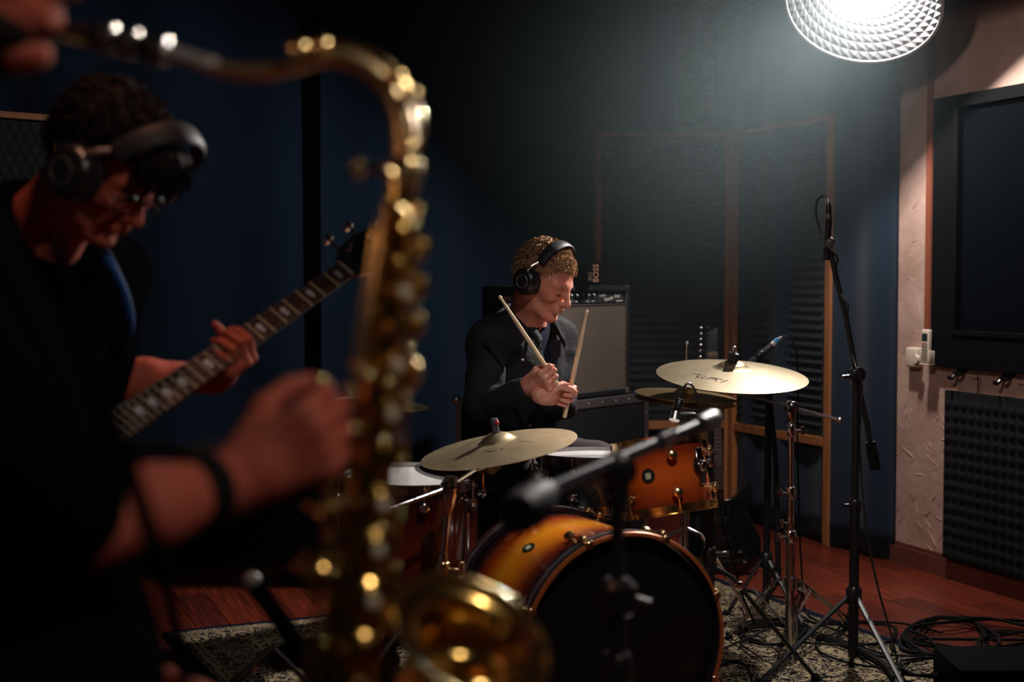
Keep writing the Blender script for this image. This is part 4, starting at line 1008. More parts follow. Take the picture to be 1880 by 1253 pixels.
mb = MB(); mb.lathe([(.020, .034), (.020, .045), (.010, .05), (.010, .085), (.014, .09), (.012, .10), (.004, .10)], hc, hn, 20); mb.build('clutch', CHROME, t)
mb = MB(); mb.cyl(b0+Vector((0, 0, .06)), b0+Vector((0, 0, .42)), .014); mb.cyl(b0+Vector((0, 0, .40)), Vector(hc)-hn*.045, .0105); mb.lathe([(.018, -.02), (.02, 0), (.018, .02)], b0+Vector((0, 0, .42)), (0, 0, 1), 18); mb.lathe([(.02, -.03), (.022, -.02)], hc, hn, 18); mb.build('tube', CHROME, t)
for k in range(3):
    a = 2.094*k-.5; d = Vector((math.cos(a), math.sin(a), 0)); mb = MB(); mb.tube([b0+Vector((0, 0, .33)), b0+d*.06+Vector((0, 0, .31)), b0+d*.25+Vector((0, 0, .04)), b0+d*.29+Vector((0, 0, .018))], .0075, 8); mb.build('leg', CHROME, t)
    mb = MB(); mb.ball(b0+d*.29+Vector((0, 0, .018)), .013); mb.build('rubber_foot', RUBBER, t)
mb = MB(); mb.box(b0+Vector((-.02, -.16, .05)), (.09, .27, .008), [(1, 0, 0), (0, 1, .16), (0, -.16, 1)]); mb.box(b0+Vector((-.02, -.16, .028)), (.075, .30, .006)); mb.build('pedal', CHROME, t, bevel=.002, bseg=1)
# tom stand: dark pole on the right, arm to the tom mount
b0 = Vector((W(1303, 900, 4.14).x, 4.14, 0))
t = thing('tom_stand', 'black pole stand holding the rack tom and its clip-on microphone', 'stand', b0)
zt = W(1300, 770, 4.14).z
mb = MB(); mb.cyl(b0+Vector((0, 0, .04)), b0+Vector((0, 0, .40)), .0165); mb.cyl(b0+Vector((0, 0, .38)), Vector((b0.x, b0.y, zt)), .0125); mb.build('pole', BLACKSTEEL, t)
mb = MB(); mb.lathe([(.018, -.022), (.022, -.016), (.022, .016), (.018, .022)], b0+Vector((0, 0, .40)), (0, 0, 1), 18); mb.tube([b0+Vector((0, 0, .40)), b0+Vector((.05, -.02, .405))], .006, 8); mb.build('collar', BLACKPL, t)
mz = float(mpos[2]); mb = MB(); mb.tube([mpos-V3((0, 0, .0)), Vector((b0.x, b0.y, mz))], .008, 10); mb.lathe([(.018, -.022), (.020, -.015), (.020, .015), (.018, .022)], (b0.x, b0.y, mz), (0, 0, 1), 18); mb.build('tom_arm', CHROME, t)
mb = MB(); mb.lathe([(.007, 0), (.007, .03), (.012, .034), (.012, .04), (0, .042)], (b0.x, b0.y-.015, W(1300, 833, 4.14).z), (-.75, -.6, .05), 12); mb.lathe([(.007, 0), (.007, .03), (.012, .034), (.012, .04), (0, .042)], (b0.x, b0.y-.015, W(1300, 889, 4.14).z), (-.75, -.6, .05), 12); mb.build('wing_bolt', CHROME, t)
for k in range(3):
    a = 2.094*k+.15; d = Vector((math.cos(a), math.sin(a), 0)); f = b0+d*.33; f.z = .018
    mb = MB(); mb.tube([b0+Vector((0, 0, .36))+d*.02, b0+d*.07+Vector((0, 0, .33)), f], .009, 8, flat=.7); mb.tube([b0+Vector((0, 0, .10)), b0+d*.20+Vector((0, 0, .18))], .004, 8); mb.build('leg', BLACKSTEEL, t)
    mb = MB(); mb.box(b0+d*.09+Vector((0, 0, .305)), (.022, .018, .026)); mb.build('leg_joint', CHROME, t, bevel=.003)
    mb = MB(); mb.ball(f, .015); mb.build('rubber_foot', RUBBER, t)
# drum throne
b0 = Vector((-.03, 4.98, 0)); t = thing('drum_throne', 'round black drum stool the drummer sits on', 'stool', b0)
mb = MB(); mb.lathe([(.0, .0), (.15, .0), (.165, .02), (.165, .06), (.15, .08), (0, .083)], b0+Vector((0, 0, .42)), (0, 0, 1), 36); mb.build('seat', BLACKMATTE, t)
mb = MB(); mb.cyl(b0+Vector((0, 0, .1)), b0+Vector((0, 0, .42)), .013); mb.build('post', CHROME, t)
for k in range(3):
    a = 2.094*k+.5; d = Vector((math.cos(a), math.sin(a), 0)); mb = MB(); mb.tube([b0+Vector((0, 0, .28)), b0+d*.25+Vector((0, 0, .02))], .008, 8); mb.build('leg', CHROME, t)
# bass drum pedal
pb = cR+axb*.09; pb.z = 0; t = thing('bass_drum_pedal', 'chrome bass drum pedal with a felt beater behind the bass drum', 'pedal', pb)
sdx = Vector((axb.y, -axb.x, 0))
mb = MB(); mb.box(pb+axb*.12+Vector((0, 0, .055)), (.09, .27, .008), [sdx, axb+Vector((0, 0, -.18)), (0, 0, 1)]); mb.box(pb+axb*.10+Vector((0, 0, .024)), (.10, .32, .008), [sdx, axb, (0, 0, 1)]); mb.build('footboard', CHROME, t, bevel=.002, bseg=1)
mb = MB(); 
for s_ in (-1, 1): mb.cyl(pb+sdx*.05*s_+Vector((0, 0, .02)), pb+sdx*.05*s_+Vector((0, 0, .23)), .007)
mb.cyl(pb-sdx*.07+Vector((0, 0, .22)), pb+sdx*.07+Vector((0, 0, .22)), .008); mb.build('pedal_frame', CHROME, t)
mb = MB(); mb.tube([pb+Vector((0, 0, .22)), pb+axb*.02+Vector((0, 0, .40))], .004, 8); mb.cyl(pb+axb*.02-axb*.02+Vector((0, 0, .40)), pb+axb*.04+Vector((0, 0, .40)), .024); mb.build('beater', mat('felt_beater', (.5, .48, .45), .9), t)
# ================================================================== thin haze in the room's air, thickest in front of the lamp
def haze(base, peak, sig):
    nt = SC.world.node_tree; N = nt.nodes; L = nt.links; out = [n for n in N if n.type == 'OUTPUT_WORLD'][0]
    v = N.new('ShaderNodeVolumeScatter'); v.inputs['Color'].default_value = (0.70, 0.91, 1.0, 1); v.inputs['Anisotropy'].default_value = 0.25
    tc = N.new('ShaderNodeTexCoord'); tc.object = bpy.data.objects['reflector_lamp']
    sb = N.new('ShaderNodeVectorMath'); sb.operation = 'SUBTRACT'; sb.inputs[1].default_value = (-0.60, 0.22, -0.42); L.new(tc.outputs['Object'], sb.inputs[0])
    dt = N.new('ShaderNodeVectorMath'); dt.operation = 'DOT_PRODUCT'; L.new(sb.outputs[0], dt.inputs[0]); L.new(sb.outputs[0], dt.inputs[1])
    def M(op, a, b):
        x = N.new('ShaderNodeMath'); x.operation = op
        for i, q in enumerate((a, b)):
            if hasattr(q, 'is_output'): L.new(q, x.inputs[i])
            else: x.inputs[i].default_value = q
        return x.outputs[0]
    e = M('POWER', 2.718, M('MULTIPLY', dt.outputs['Value'], -1/(2*sig*sig)))
    L.new(M('ADD', M('MULTIPLY', e, peak), base), v.inputs['Density']); L.new(v.outputs[0], out.inputs['Volume'])
haze(0.0002, 0.074, 0.45)
# ================================================================== amplifier corner
def grille_mat():
    m = bpy.data.materials.new('woven_grille'); m.use_nodes = True; nt = m.node_tree; N = nt.nodes; L = nt.links; b = N['Principled BSDF']; b.inputs['Roughness'].default_value = .7
    uv = N.new('ShaderNodeUVMap'); s = N.new('ShaderNodeSeparateXYZ'); L.new(uv.outputs[0], s.inputs[0])
    def wv(o, k):
        a = N.new('ShaderNodeMath'); a.operation = 'MULTIPLY'; a.inputs[1].default_value = k; L.new(o, a.inputs[0])
        c = N.new('ShaderNodeMath'); c.operation = 'SINE'; L.new(a.outputs[0], c.inputs[0]); return c.outputs[0]
    a, c = wv(s.outputs[0], 2*math.pi/.0105), wv(s.outputs[1], 2*math.pi/.0088)
    mx = N.new('ShaderNodeMath'); mx.operation = 'MAXIMUM'; L.new(a, mx.inputs[0]); L.new(c, mx.inputs[1])
    r = N.new('ShaderNodeValToRGB'); r.color_ramp.elements[0].position = .1; r.color_ramp.elements[0].color = srgb((120, 104, 90))+(1,); r.color_ramp.elements[1].position = .75; r.color_ramp.elements[1].color = srgb((30, 28, 29))+(1,)
    L.new(mx.outputs[0], r.inputs[0]); L.new(r.outputs[0], b.inputs['Base Color'])
    return m
TOLEX = mat('black_tolex', (.006, .006, .007), .75, spec=.2, bump=.6, bscale=500)
CREAM = mat('panel_print', srgb((200, 196, 188)), .5)
def amp():
    th = math.radians(50); u = Vector((math.cos(th), math.sin(th), 0)); n = Vector((math.sin(th), -math.cos(th), 0)); up = Vector((0, 0, 1))
    R = [u, n, up]; Br = W(1156, 722, 5.98); z0 = Br.z; zt = W(1152, 524, 5.98).z; wd = .66; dp = .25; Hh = zt-z0
    o = Vector((Br.x, Br.y, z0))-u*wd            # lower left front corner
    t = thing('guitar_amplifier', 'black guitar amplifier with silver woven grille standing on the flight case', 'amplifier', o+u*wd/2-n*dp/2)
    P = lambda a, h, f=0.0: o+u*a+up*h+n*f
    mb = MB()
    mb.box(P(wd/2, .011, -dp/2), (wd, dp, .022), R); mb.box(P(wd/2, Hh-.011, -dp/2), (wd, dp, .022), R); mb.box(P(.011, Hh/2, -dp/2), (.022, dp, Hh-.044), R); mb.box(P(wd-.011, Hh/2, -dp/2), (.022, dp, Hh-.044), R); mb.box(P(wd/2, Hh/2, -dp+.01), (wd-.044, .012, Hh-.044), R)
    mb.build('cabinet', TOLEX, t, smooth=0, bevel=.003)
    gz0, gz1 = .024, Hh-.080
    mb = MB(); mb.box(P(wd/2, (gz0+gz1)/2, -.010), (wd-.048, .010, gz1-gz0), R); g = mb.build('grille_cloth', grille_mat(), t, smooth=0)
    ul = g.data.uv_layers.new(name='UVMap'); oo = off(t)
    for l in g.data.loops: p = g.data.vertices[l.vertex_index].co+oo-o; ul.data[l.index].uv = (p.dot(u), p.z)
    mb = MB()
    for a0, a1, h0, h1 in ((.022, wd-.022, gz1, gz1+.005), (.022, wd-.022, gz0-.004, gz0+.001), (wd-.026, wd-.022, gz0, Hh-.024), (.022, .026, gz0, Hh-.024)): mb.box(P((a0+a1)/2, (h0+h1)/2, -.003), (a1-a0, .006, h1-h0), R)
    mb.build('grille_trim', ALU, t, smooth=0)
    # control panel leaning back
    ph = .050; pn = (n*.93+up*.36).normalized(); pu = up*.93-n*.36; pc = P(wd/2, gz1+.008+ph*.5, -.016)
    mb = MB(); mb.box(pc, (wd-.052, .003, ph), [u, pn, pu]); cp = mb.build('control_panel', mat('black_panel', (.012, .012, .013), .35), t, smooth=0)
    S = lambda a, h: pc+u*(a-wd/2)+pu*h+pn*.002
    kb = MB(); kb.lathe([(.0125, 0), (.0125, .003), (.0085, .006), (.0075, .016), (.006, .017), (0, .017)], (0, 0, 0), (0, 0, 1), 18); km = kb.mesh('knob', (0, 0, 0)); km.materials.append(BLACKPL)
    cb = MB(); cb.lathe([(.0042, .0168), (.0042, .0176), (0, .0176)], (0, 0, 0), (0, 0, 1), 10); cm = cb.mesh('knob_cap', (0, 0, 0)); cm.materials.append(CREAM)
    for i in range(11):
        a = .035+i*.0375; M_ = rotm(u, pu, pn, S(a, .003)); k = inst('knob', km, M_, t)
        c = bpy.data.objects.new('knob_cap', cm); COL.objects.link(c); c.parent = k
        mb = MB(); mb.box(S(a, -.019)+pn*.0006, (.014, .0008, .0028), [u, pn, pu]); mb.build('knob_legend', CREAM, t, smooth=0)
    text_mesh('Twin', .026, S(.485, .008), u+pu*.12, pu-u*.1, 'lettering', CREAM, t, shear=.35, label='white script lettering reading Twin')
    text_mesh('Reverb', .022, S(.520, -.010), u+pu*.14, pu-u*.1, 'lettering', CREAM, t, shear=.35, label='white script lettering reading Reverb')
    text_mesh('-Amp', .020, S(.582, .001), u+pu*.12, pu-u*.1, 'lettering', CREAM, t, shear=.35, label='white script lettering reading Amp')
    mb = MB(); mb.box(S(.592, -.020)+pn*.0006, (.040, .0008, .003), [u, pn, pu]); mb.build('model_plate', CREAM, t, smooth=0)
    mb = MB(); hc_ = P(wd/2, Hh, -dp/2); mb.tube(smoothpath([hc_-u*.11+up*.004, hc_-u*.10+up*.022, hc_+up*.028, hc_+u*.10+up*.022, hc_+u*.11+up*.004], 5), .009, 8, flat=.6); mb.build('handle', BLACKPL, t)
    for a, h in ((0, 0), (wd, 0), (0, Hh), (wd, Hh)):
        q = P(a, h, 0); s1 = 1 if a == 0 else -1; s2 = 1 if h == 0 else -1; mb = MB(); mb.box(q+u*s1*.013+up*s2*.013-n*.012, (.030, .028, .030), R); mb.build('corner_guard', NICKEL if h == 0 else BLACKPL, t, smooth=40, bevel=.008, bseg=3)
    # white angular sticker on the left side panel
    sc_ = .019; lp = W(933, 549, 5.55); k_ = -(lp-P(0, 0, 0)).dot(n)/1.0; k_ = min(max(k_, .03), dp-.04); base = P(-.001, Hh*.86, -k_)
    mb = MB()
    for poly in ([(-1.0, 1.2), (-.25, 1.2), (-.2, .1), (.1, -.1), (.75, -.2), (-.45, -1.3), (-.75, -1.2)], [(.1, 1.2), (.75, 1.2), (1.05, .2), (.3, .5), (.1, .3)]): mb.prism([(x*sc_, y*sc_) for x, y in poly], base, n, up, -u, .0012)
    mb.build('side_sticker', mat('logo_white', srgb((220, 214, 210)), .5), t, 'white angular two-piece sticker', smooth=0)
    # flight case underneath
    ct = z0-.004; co = o-u*.02+n*.05; co.z = 0; cw, cd = wd+.085, .42
    t2 = thing('flight_case', 'black road case with riveted aluminium edges and ball corners under the amplifier', 'case', Vector((co.x, co.y, 0))+u*cw/2-n*cd/2)
    Q = lambda a, h, f=0.0: Vector((co.x, co.y, 0))+u*a+up*h+n*f
    mb = MB(); mb.box(Q(cw/2, (ct+.09)/2, -cd/2), (cw-.006, cd-.006, ct-.09-.004), R); mb.build('case_body', mat('case_laminate', (.006, .006, .007), .75, spec=.2, bump=.3, bscale=200), t2, smooth=0)
    for a in (0, cw):
        for f in (0, -cd):
            s1 = 1 if a == 0 else -1; s2 = -1 if f == 0 else 1
            mb = MB(); mb.box(Q(a+s1*.014, (ct+.09)/2, f), (.030, .003, ct-.09), R); mb.box(Q(a, (ct+.09)/2, f+s2*.014), (.003, .030, ct-.09), R); mb.build('edge_strip', ALU, t2, smooth=0)
    for h in (.09, ct):
        s3 = 1 if h == .09 else -1
        for f in (0, -cd): mb = MB(); mb.box(Q(cw/2, h+s3*.015, f), (cw, .003, .032), R); mb.box(Q(cw/2, h, f+(-.014 if f == 0 else .014)), (cw, .030, .003), R); mb.build('edge_strip', ALU, t2, smooth=0)
        for a in (0, cw): mb = MB(); mb.box(Q(a, h+s3*.015, -cd/2), (.003, cd, .032), R); mb.build('edge_strip', ALU, t2, smooth=0)
        for a in (0, cw):
            for f in (0, -cd): mb = MB(); mb.ball(Q(a, h, f), .019); mb.build('ball_corner', NICKEL, t2)
    rv = MB(); rv.ball((0, 0, 0), (.005, .0025, .005), n=8, m=4); rm = rv.mesh('rivet', (0, 0, 0)); rm.materials.append(NICKEL)
    for i in range(8): inst('rivet', rm, rotm(u, n, up, Q(.05+i*(cw-.1)/7, ct-.016, .002)), t2)
    for i in range(6): inst('rivet', rm, rotm(u, n, up, Q(cw-.014, .14+i*(ct-.22)/5, .002)), t2)
    for a in (.08, cw-.08):
        for f in (-.08, -cd+.08): mb = MB(); q = Q(a, .045, f); mb.cyl(q-n*.015, q+n*.015, .043, n=20); mb.box(q+up*.035, (.05, .05, .02), R); mb.build('caster', BLACKPL, t2)
    # pouch with lettering on top of the amplifier
    pt = zt; pu_ = Vector((.98, .2, 0)).normalized(); pn_ = Vector((.2, -.98, 0)); pc_ = W(1086, 505, 5.72)
    pc_.z = pt+.050
    t3 = thing('microphone_pouch', 'black padded pouch lettered BIG BOSS standing on the amplifier', 'pouch', (pc_.x, pc_.y, pt))
    mb = MB(); mb.box(pc_-pu_*.022, (.124, .05, .098), [pu_, pn_, up]); mb.build('pouch_body', BLACKCLOTH, t3, bevel=.012, bseg=3)
    ORP = mat('orange_print', srgb((200, 150, 122)), .6)
    text_mesh('BOSS', .032, pc_+pn_*.0262+pu_*.012, up, -pu_, 'lettering', ORP, t3, label='orange lettering reading BOSS')
    text_mesh('BIG', .024, pc_+pn_*.0262-pu_*.012-up*.012, up, -pu_, 'lettering', mat('brown_print', srgb((130, 96, 78)), .6), t3, label='dim lettering reading BIG')
    # coiled lead beside it
    c = W(1110, 500, 5.80); mb = MB(); zz = pt+.006
    pts = [Vector((c.x-.02, c.y, zz)), Vector((c.x-.022, c.y, zz+.03)), Vector((c.x-.01, c.y+.01, zz+.05)), Vector((c.x+.02, c.y, zz+.052)), Vector((c.x+.035, c.y, zz+.03)), Vector((c.x+.025, c.y-.01, zz+.006)), Vector((c.x, c.y-.012, zz)), Vector((c.x-.02, c.y-.005, zz+.02))]
    mb.tube(smoothpath(pts, 6), .0017, 8); mb.build('coiled_lead', RUBBER, None, 'short black lead looped on the amplifier beside the lettered pouch', 'cable')
amp()
# ================================================================== electric guitar leaning in its stand by the screens
def simple_guitar():
    Y = 5.9; h = W(1306, 634, Y); b = W(1322, 985, Y-.12); ax = (h-b).normalized(); n = Vector((-.15, -.97, .18)); n = (n-ax*n.dot(ax)).normalized(); u = ax.cross(n)*-1
    u = n.cross(ax)*-1; 
    t = thing('electric_guitar', 'black electric guitar leaning upright in front of the wood-framed screens', 'guitar', (b.x, b.y, b.z-.12))
    L = (h-b).length
    out = [(.0, -.17), (.13, -.13), (.165, -.03), (.13, .06), (.115, .10), (.14, .16), (.13, .235), (.095, .20), (.05, .155), (-.05, .15), (-.09, .19), (-.12, .235), (-.145, .16), (-.12, .09), (-.13, .03), (-.165, -.05), (-.12, -.14)]
    P = [V3((x, y, 0)) for x, y in out]; sm = smoothpath(P, 4, closed=True)
    mb = MB(); mb.prism([(p[0], p[1]) for p in sm], b-n*.02, u, ax, n, .04); mb.build('body', mat('black_lacquer', (.008, .008, .01), .12, coat=.8), t, bevel=.006)
    mb = MB(); mb.box(b+ax*(.12+(L-.12)/2)+n*.028, (.05, L-.12-.06, .022), [u, ax, n]); mb.build('neck', mat('maple_dark', srgb((70, 40, 28)), .4), t, bevel=.006)
    mb = MB(); mb.box(b+ax*(.14+(L-.14)/2)+n*.041, (.048, L-.14-.10, .005), [u, ax, n]); fb = mb.build('fretboard', mat('rosewood_dark', srgb((50, 34, 30)), .5), t, smooth=0)
    for k in range(21):
        mb = MB(); mb.box(b+ax*(L-.10-.64*(1-2**(-(k+1)/12))*.9)+n*.0445, (.046, .0018, .0016), [u, ax, n]); mb.build('fret', NICKEL, fb, smooth=0)
    mb = MB(); mb.prism([(-.022, -.08), (.022, -.08), (.026, .02), (.030, .07), (-.018, .05), (-.028, -.02)], b+ax*(L-.0)+n*.02, u, ax, n, .016); mb.build('headstock', BLACKMATTE, t, bevel=.002)
    for k in range(6):
        q = b+ax*(L-.05+k*.024)+u*(-.018+.002*k)+n*.036; mb = MB(); mb.cyl(q, q+n*.014, .004); mb.ball(q-u*.030, (.008, .005, .006)); mb.build('tuning_peg', CHROME, t)
        mb = MB(); mb.cyl(b-ax*.06+u*(-.0175+.007*k)+n*.030, b+ax*(L-.03)+u*(-.0175+.007*k)+n*.048, .0006, n=4); mb.build('string', NICKEL, t)
    for q in (-.02, .06): mb = MB(); mb.box(b+ax*q+n*.028, (.08, .032, .016), [u, ax, n]); mb.build('pickup', BLACKPL, t, bevel=.003)
    mb = MB(); mb.box(b-ax*.07+n*.026, (.09, .02, .014), [u, ax, n]); mb.build('bridge', CHROME, t, bevel=.002, bseg=1)
    for q in ((.08, -.06), (.095, -.10)): mb = MB(); mb.lathe([(.011, 0), (.010, .014), (0, .016)], b+u*q[0]+ax*q[1]+n*.020, n, 14); mb.build('knob', CHROME, t)
    t = thing('guitar_stand', 'black tubular stand holding the leaning electric guitar', 'stand', (b.x, b.y, 0)); g = Vector((b.x, b.y+.10, 0))
    mb = MB(); mb.tube([g+Vector((0, 0, .05)), g+Vector((.0, .05, .42))], .010, 8); mb.build('tube', BLACKSTEEL, t)
    for d in ((.25, -.12), (-.25, -.12), (0, .28)): mb = MB(); mb.tube([g+Vector((0, 0, .22)), g+Vector((d[0], d[1], .012))], .008, 8); mb.build('leg', BLACKSTEEL, t)
    for s_ in (-1, 1): q = b-ax*.168; mb = MB(); mb.tube([Vector((g.x, g.y, q.z-.02)), Vector((q.x+s_*.06, q.y+.02, q.z-.014)), Vector((q.x+s_*.06, q.y-.05, q.z-.014)), Vector((q.x+s_*.06, q.y-.055, q.z+.02))], .006, 8); mb.build('cradle_arm', RUBBER, t)
simple_guitar()

# ================================================================== microphones and their stands
def tripod(t, b, hub_z, feet, rad=.011, m=BLACKSTEEL):
    for i, f in enumerate(feet):
        f = Vector((f[0], f[1], .014)); d = (Vector((f.x, f.y, 0))-Vector((b.x, b.y, 0))).normalized()
        mb = MB(); mb.tube([Vector((b.x, b.y, hub_z))+d*.02, f], rad*.8, 8, flat=.7); mb.build('leg', m, t)
        mb = MB(); mb.cyl(f+Vector((0, 0, -.008))-d*.005, f+d*.012+Vector((0, 0, .006)), .013, .012, 12); mb.build('rubber_foot', RUBBER, t)
        mb = MB(); mid = Vector((b.x, b.y, hub_z)).lerp(f, .55); mb.tube([Vector((b.x, b.y, max(.06, hub_z*.35))), mid], .004, 6); mb.build('brace', m, t)
    mb = MB(); mb.lathe([(.018, -.03), (.024, -.024), (.024, .02), (.016, .03)], (b.x, b.y, hub_z), (0, 0, 1), 18); mb.build('hub', BLACKPL, t)
# tall overhead stand on the right
b = FL(1566, 1236); b = Vector((b.x, b.y, 0)); Ys = b.y
t = thing('microphone_stand', 'tall black boom microphone stand in front of the navy curtain edge', 'stand', b, 'black microphone stands')
cl = W(1570, 690, Ys)
mb = MB(); mb.cyl(b+Vector((0, 0, .05)), (b.x, b.y, W(1570, 930, Ys).z), .0150); mb.cyl((b.x, b.y, W(1570, 935, Ys).z), (b.x, b.y, cl.z), .0115); mb.build('pole', BLACKSTEEL, t)
mb = MB(); zc = W(1570, 928, Ys).z; mb.lathe([(.015, -.02), (.019, -.014), (.019, .014), (.014, .02)], (b.x, b.y, zc), (0, 0, 1), 18); mb.tube([(b.x, b.y, zc), (b.x-.035, b.y-.01, zc)], .006, 8); mb.build('height_clutch', BLACKPL, t)
tripod(t, b, .24, [FL(1395, 1262)[:2], FL(1690, 1330)[:2], FL(1560, 1140)[:2]], .012)
cl = Vector((b.x, b.y, cl.z)); t0 = W(1523, 452, Ys); t1 = W(1607, 862, Ys)
mb = MB(); mb.tube([W(1523, 452, Ys), W(1535, 510, Ys), W(1553, 580, Ys), cl, W(1590, 770, Ys), t1], .0082, 10); mb.build('boom_arm', BLACKSTEEL, t)
mb = MB(); d = (t1-W(1590, 770, Ys)).normalized(); mb.cyl(t1-d*.085, t1, .0155, .0165, 16); mb.build('counterweight', RUBBER, t)
mb = MB(); mb.lathe([(.016, -.022), (.022, -.018), (.022, .018), (.016, .022), (0, .022)], cl+Vector((0, -.005, .004)), (.2, -.97, 0), 20); mb.lathe([(.014, .0), (.017, -.03), (.013, -.05)], cl, (0, 0, 1), 18); mb.tube([cl, cl+Vector((-.045, -.01, -.004))], .006, 8); mb.build('boom_clutch', BLACKPL, t)
t = thing('overhead_microphone', 'slim black overhead microphone hanging at the top of the tall boom stand', 'microphone', W(1520, 455, Ys))
m0 = W(1521, 372, Ys); m1 = W(1522, 402, Ys); m2 = W(1517, 478, Ys)
mb = MB(); mb.cyl(m1, m2, .0098); mb.build('microphone_body', BLACKPL, t)
mb = MB(); mb.cyl(m1.lerp(m0, -.12), m1.lerp(m0, .35), .0088); mb.build('connector_ring', NICKEL, t)
mb = MB(); mb.tube([m1.lerp(m0, .3), m0.lerp(m1, .2), m0], [.009, .0085, .005], 12); mb.build('cable_connector', BLACKPL, t)
mb = MB(); q = W(1524, 444, Ys); mb.ball(q, .014); mb.box(q+Vector((-.006, 0, -.008)), (.030, .026, .02)); mb.build('microphone_clip', mat('grey_clip', (.06, .06, .065), .5), t, bevel=.004)
pts = [W(x, y, Ys+dy) for x, y, dy in ((1521, 372, 0), (1519, 363, .005), (1509, 361, .01), (1500, 370, .01), (1498, 388, .008), (1502, 410, .005), (1510, 432, 0), (1518, 450, -.02), (1531, 464, -.035), (1538, 476, -.02), (1534, 492, .02), (1534, 520, .03), (1546, 545, -.02), (1556, 560, -.03), (1556, 580, .0), (1556, 620, .03), (1571, 672, -.03), (1581, 700, -.03), (1582, 735, -.01), (1578, 800, .0), (1582, 880, .0), (1592, 980, .0), (1612, 1080, 0), (1640, 1180, 0), (1652, 1245, 0))]
mb = MB(); mb.tube(smoothpath(pts, 6), .0034, 8); mb.build('microphone_cable', mat('cable_sheath', (.02, .02, .022), .35, spec=.7), None, 'black microphone cable looping from the overhead microphone and winding down its boom', 'cable')

# black stand behind the ride with the blue-banded microphone
b = Vector((W(1406, 1100, 5.05).x, 5.05, 0)); Ys = 5.05
t = thing('microphone_stand', 'thin black microphone stand behind the ride cymbal, holding the blue-banded microphone', 'stand', b, 'black microphone stands')
tp = W(1412, 712, Ys)
mb = MB(); mb.cyl(b+Vector((0, 0, .04)), tp, .0125); mb.build('pole', BLACKSTEEL, t)
mb = MB(); mb.lathe([(.016, -.03), (.024, -.02), (.024, .02), (.014, .028)], tp, (.2, -1, 0), 18); mb.ball(tp+Vector((.0, -.03, .004)), .009); mb.build('swivel_knob', BLACKPL, t)
mb = MB(); mb.tube([tp, W(1425, 850, Ys-.03), W(1429, 1062, Ys-.05)], .0100, 10); mb.build('boom_arm', BLACKSTEEL, t)
mb = MB(); mb.tube([tp, W(1404, 690, Ys), W(1396, 662, Ys)], .007, 8); mb.build('clip_arm', BLACKSTEEL, t)
tripod(t, b, .20, [FL(1335, 1135)[:2], FL(1480, 1165)[:2], FL(1425, 1075)[:2]], .011)
t = thing('instrument_microphone', 'black pencil microphone with a blue band pointing down at the ride cymbal', 'microphone', W(1400, 650, Ys))
a0, a1 = W(1366, 676, Ys), W(1418, 634, Ys); mb = MB(); mb.tube([a0, a0.lerp(a1, .05), a1], [.009, .0115, .0115], 14); mb.build('microphone_body', mat('grey_black_body', (.05, .05, .055), .4), t)
d = (a1-a0).normalized(); mb = MB(); mb.cyl(a1, a1+d*.014, .0112); mb.build('connector_ring', mat('pale_ring', (.7, .68, .7), .4), t)
mb = MB(); mb.cyl(a1+d*.013, a1+d*.030, .0118); mb.build('blue_band', BLUEBAND, t)
mb = MB(); mb.tube([a1+d*.030, a1+d*.045], [.009, .006], 12); mb.build('strain_relief', mat('grey_boot', (.25, .25, .27), .5), t)
mb = MB(); q = a0.lerp(a1, .55); mb.lathe([(.0115, -.016), (.0145, -.012), (.0145, .012), (.0115, .016)], q, d, 14); mb.tube([q, W(1404, 690, Ys)], .005, 8); mb.build('microphone_clip', BLACKPL, t)
pts = [a1+d*.044]+[W(x, y, Ys+.02) for x, y in ((1446, 619), (1457, 632), (1463, 655), (1465, 700), (1464, 800), (1466, 900), (1469, 1000), (1474, 1080), (1480, 1128), (1500, 1142))]
mb = MB(); mb.tube(smoothpath(pts, 6), .0032, 8); mb.build('microphone_cable', RUBBER, None, 'thin black cable dropping from the blue-banded microphone behind the ride stand', 'cable')

# clip-on microphone over the rack tom
Yt = 4.12; t = thing('tom_microphone', 'black clip-on microphone with its gooseneck aimed at the rack tom', 'microphone', W(1256, 745, Yt))
mb = MB(); mb.tube([W(1250, 733, Yt), W(1246, 742, Yt), W(1242, 756, Yt-.02)], [.010, .013, .013], 14); mb.build('microphone_body', BLACKPL, t)
mb = MB(); mb.tube([W(1241, 757, Yt-.02), W(1238, 772, Yt-.03)], [.014, .016], 14); mb.build('grille', NICKEL, t)
mb = MB(); mb.tube(smoothpath([W(1252, 731, Yt), W(1258, 708, Yt), W(1268, 706, Yt), W(1278, 722, Yt), W(1284, 745, Yt), W(1290, 790, Yt)], 6), .0036, 8); mb.build('gooseneck', BLACKPL, t)
mb = MB(); mb.box(W(1262, 770, Yt), (.05, .04, .04)); mb.lathe([(.012, 0), (.012, .02), (.016, .024), (0, .026)], W(1272, 775, Yt-.02), (.3, -.9, .1), 14); mb.build('rim_clamp', BLACKPL, t, bevel=.006)
mb = MB(); mb.tube(smoothpath([W(1290, 790, Yt+.03), W(1300, 830, Yt+.05), W(1322, 930, Yt+.08), W(1340, 1010, Yt+.15), W(1362, 1090, Yt+.2), W(1385, 1145, Yt+.3)], 7), .0032, 8); mb.build('microphone_cable', RUBBER, None, 'black cable hanging from the rack tom microphone to the rug', 'cable')

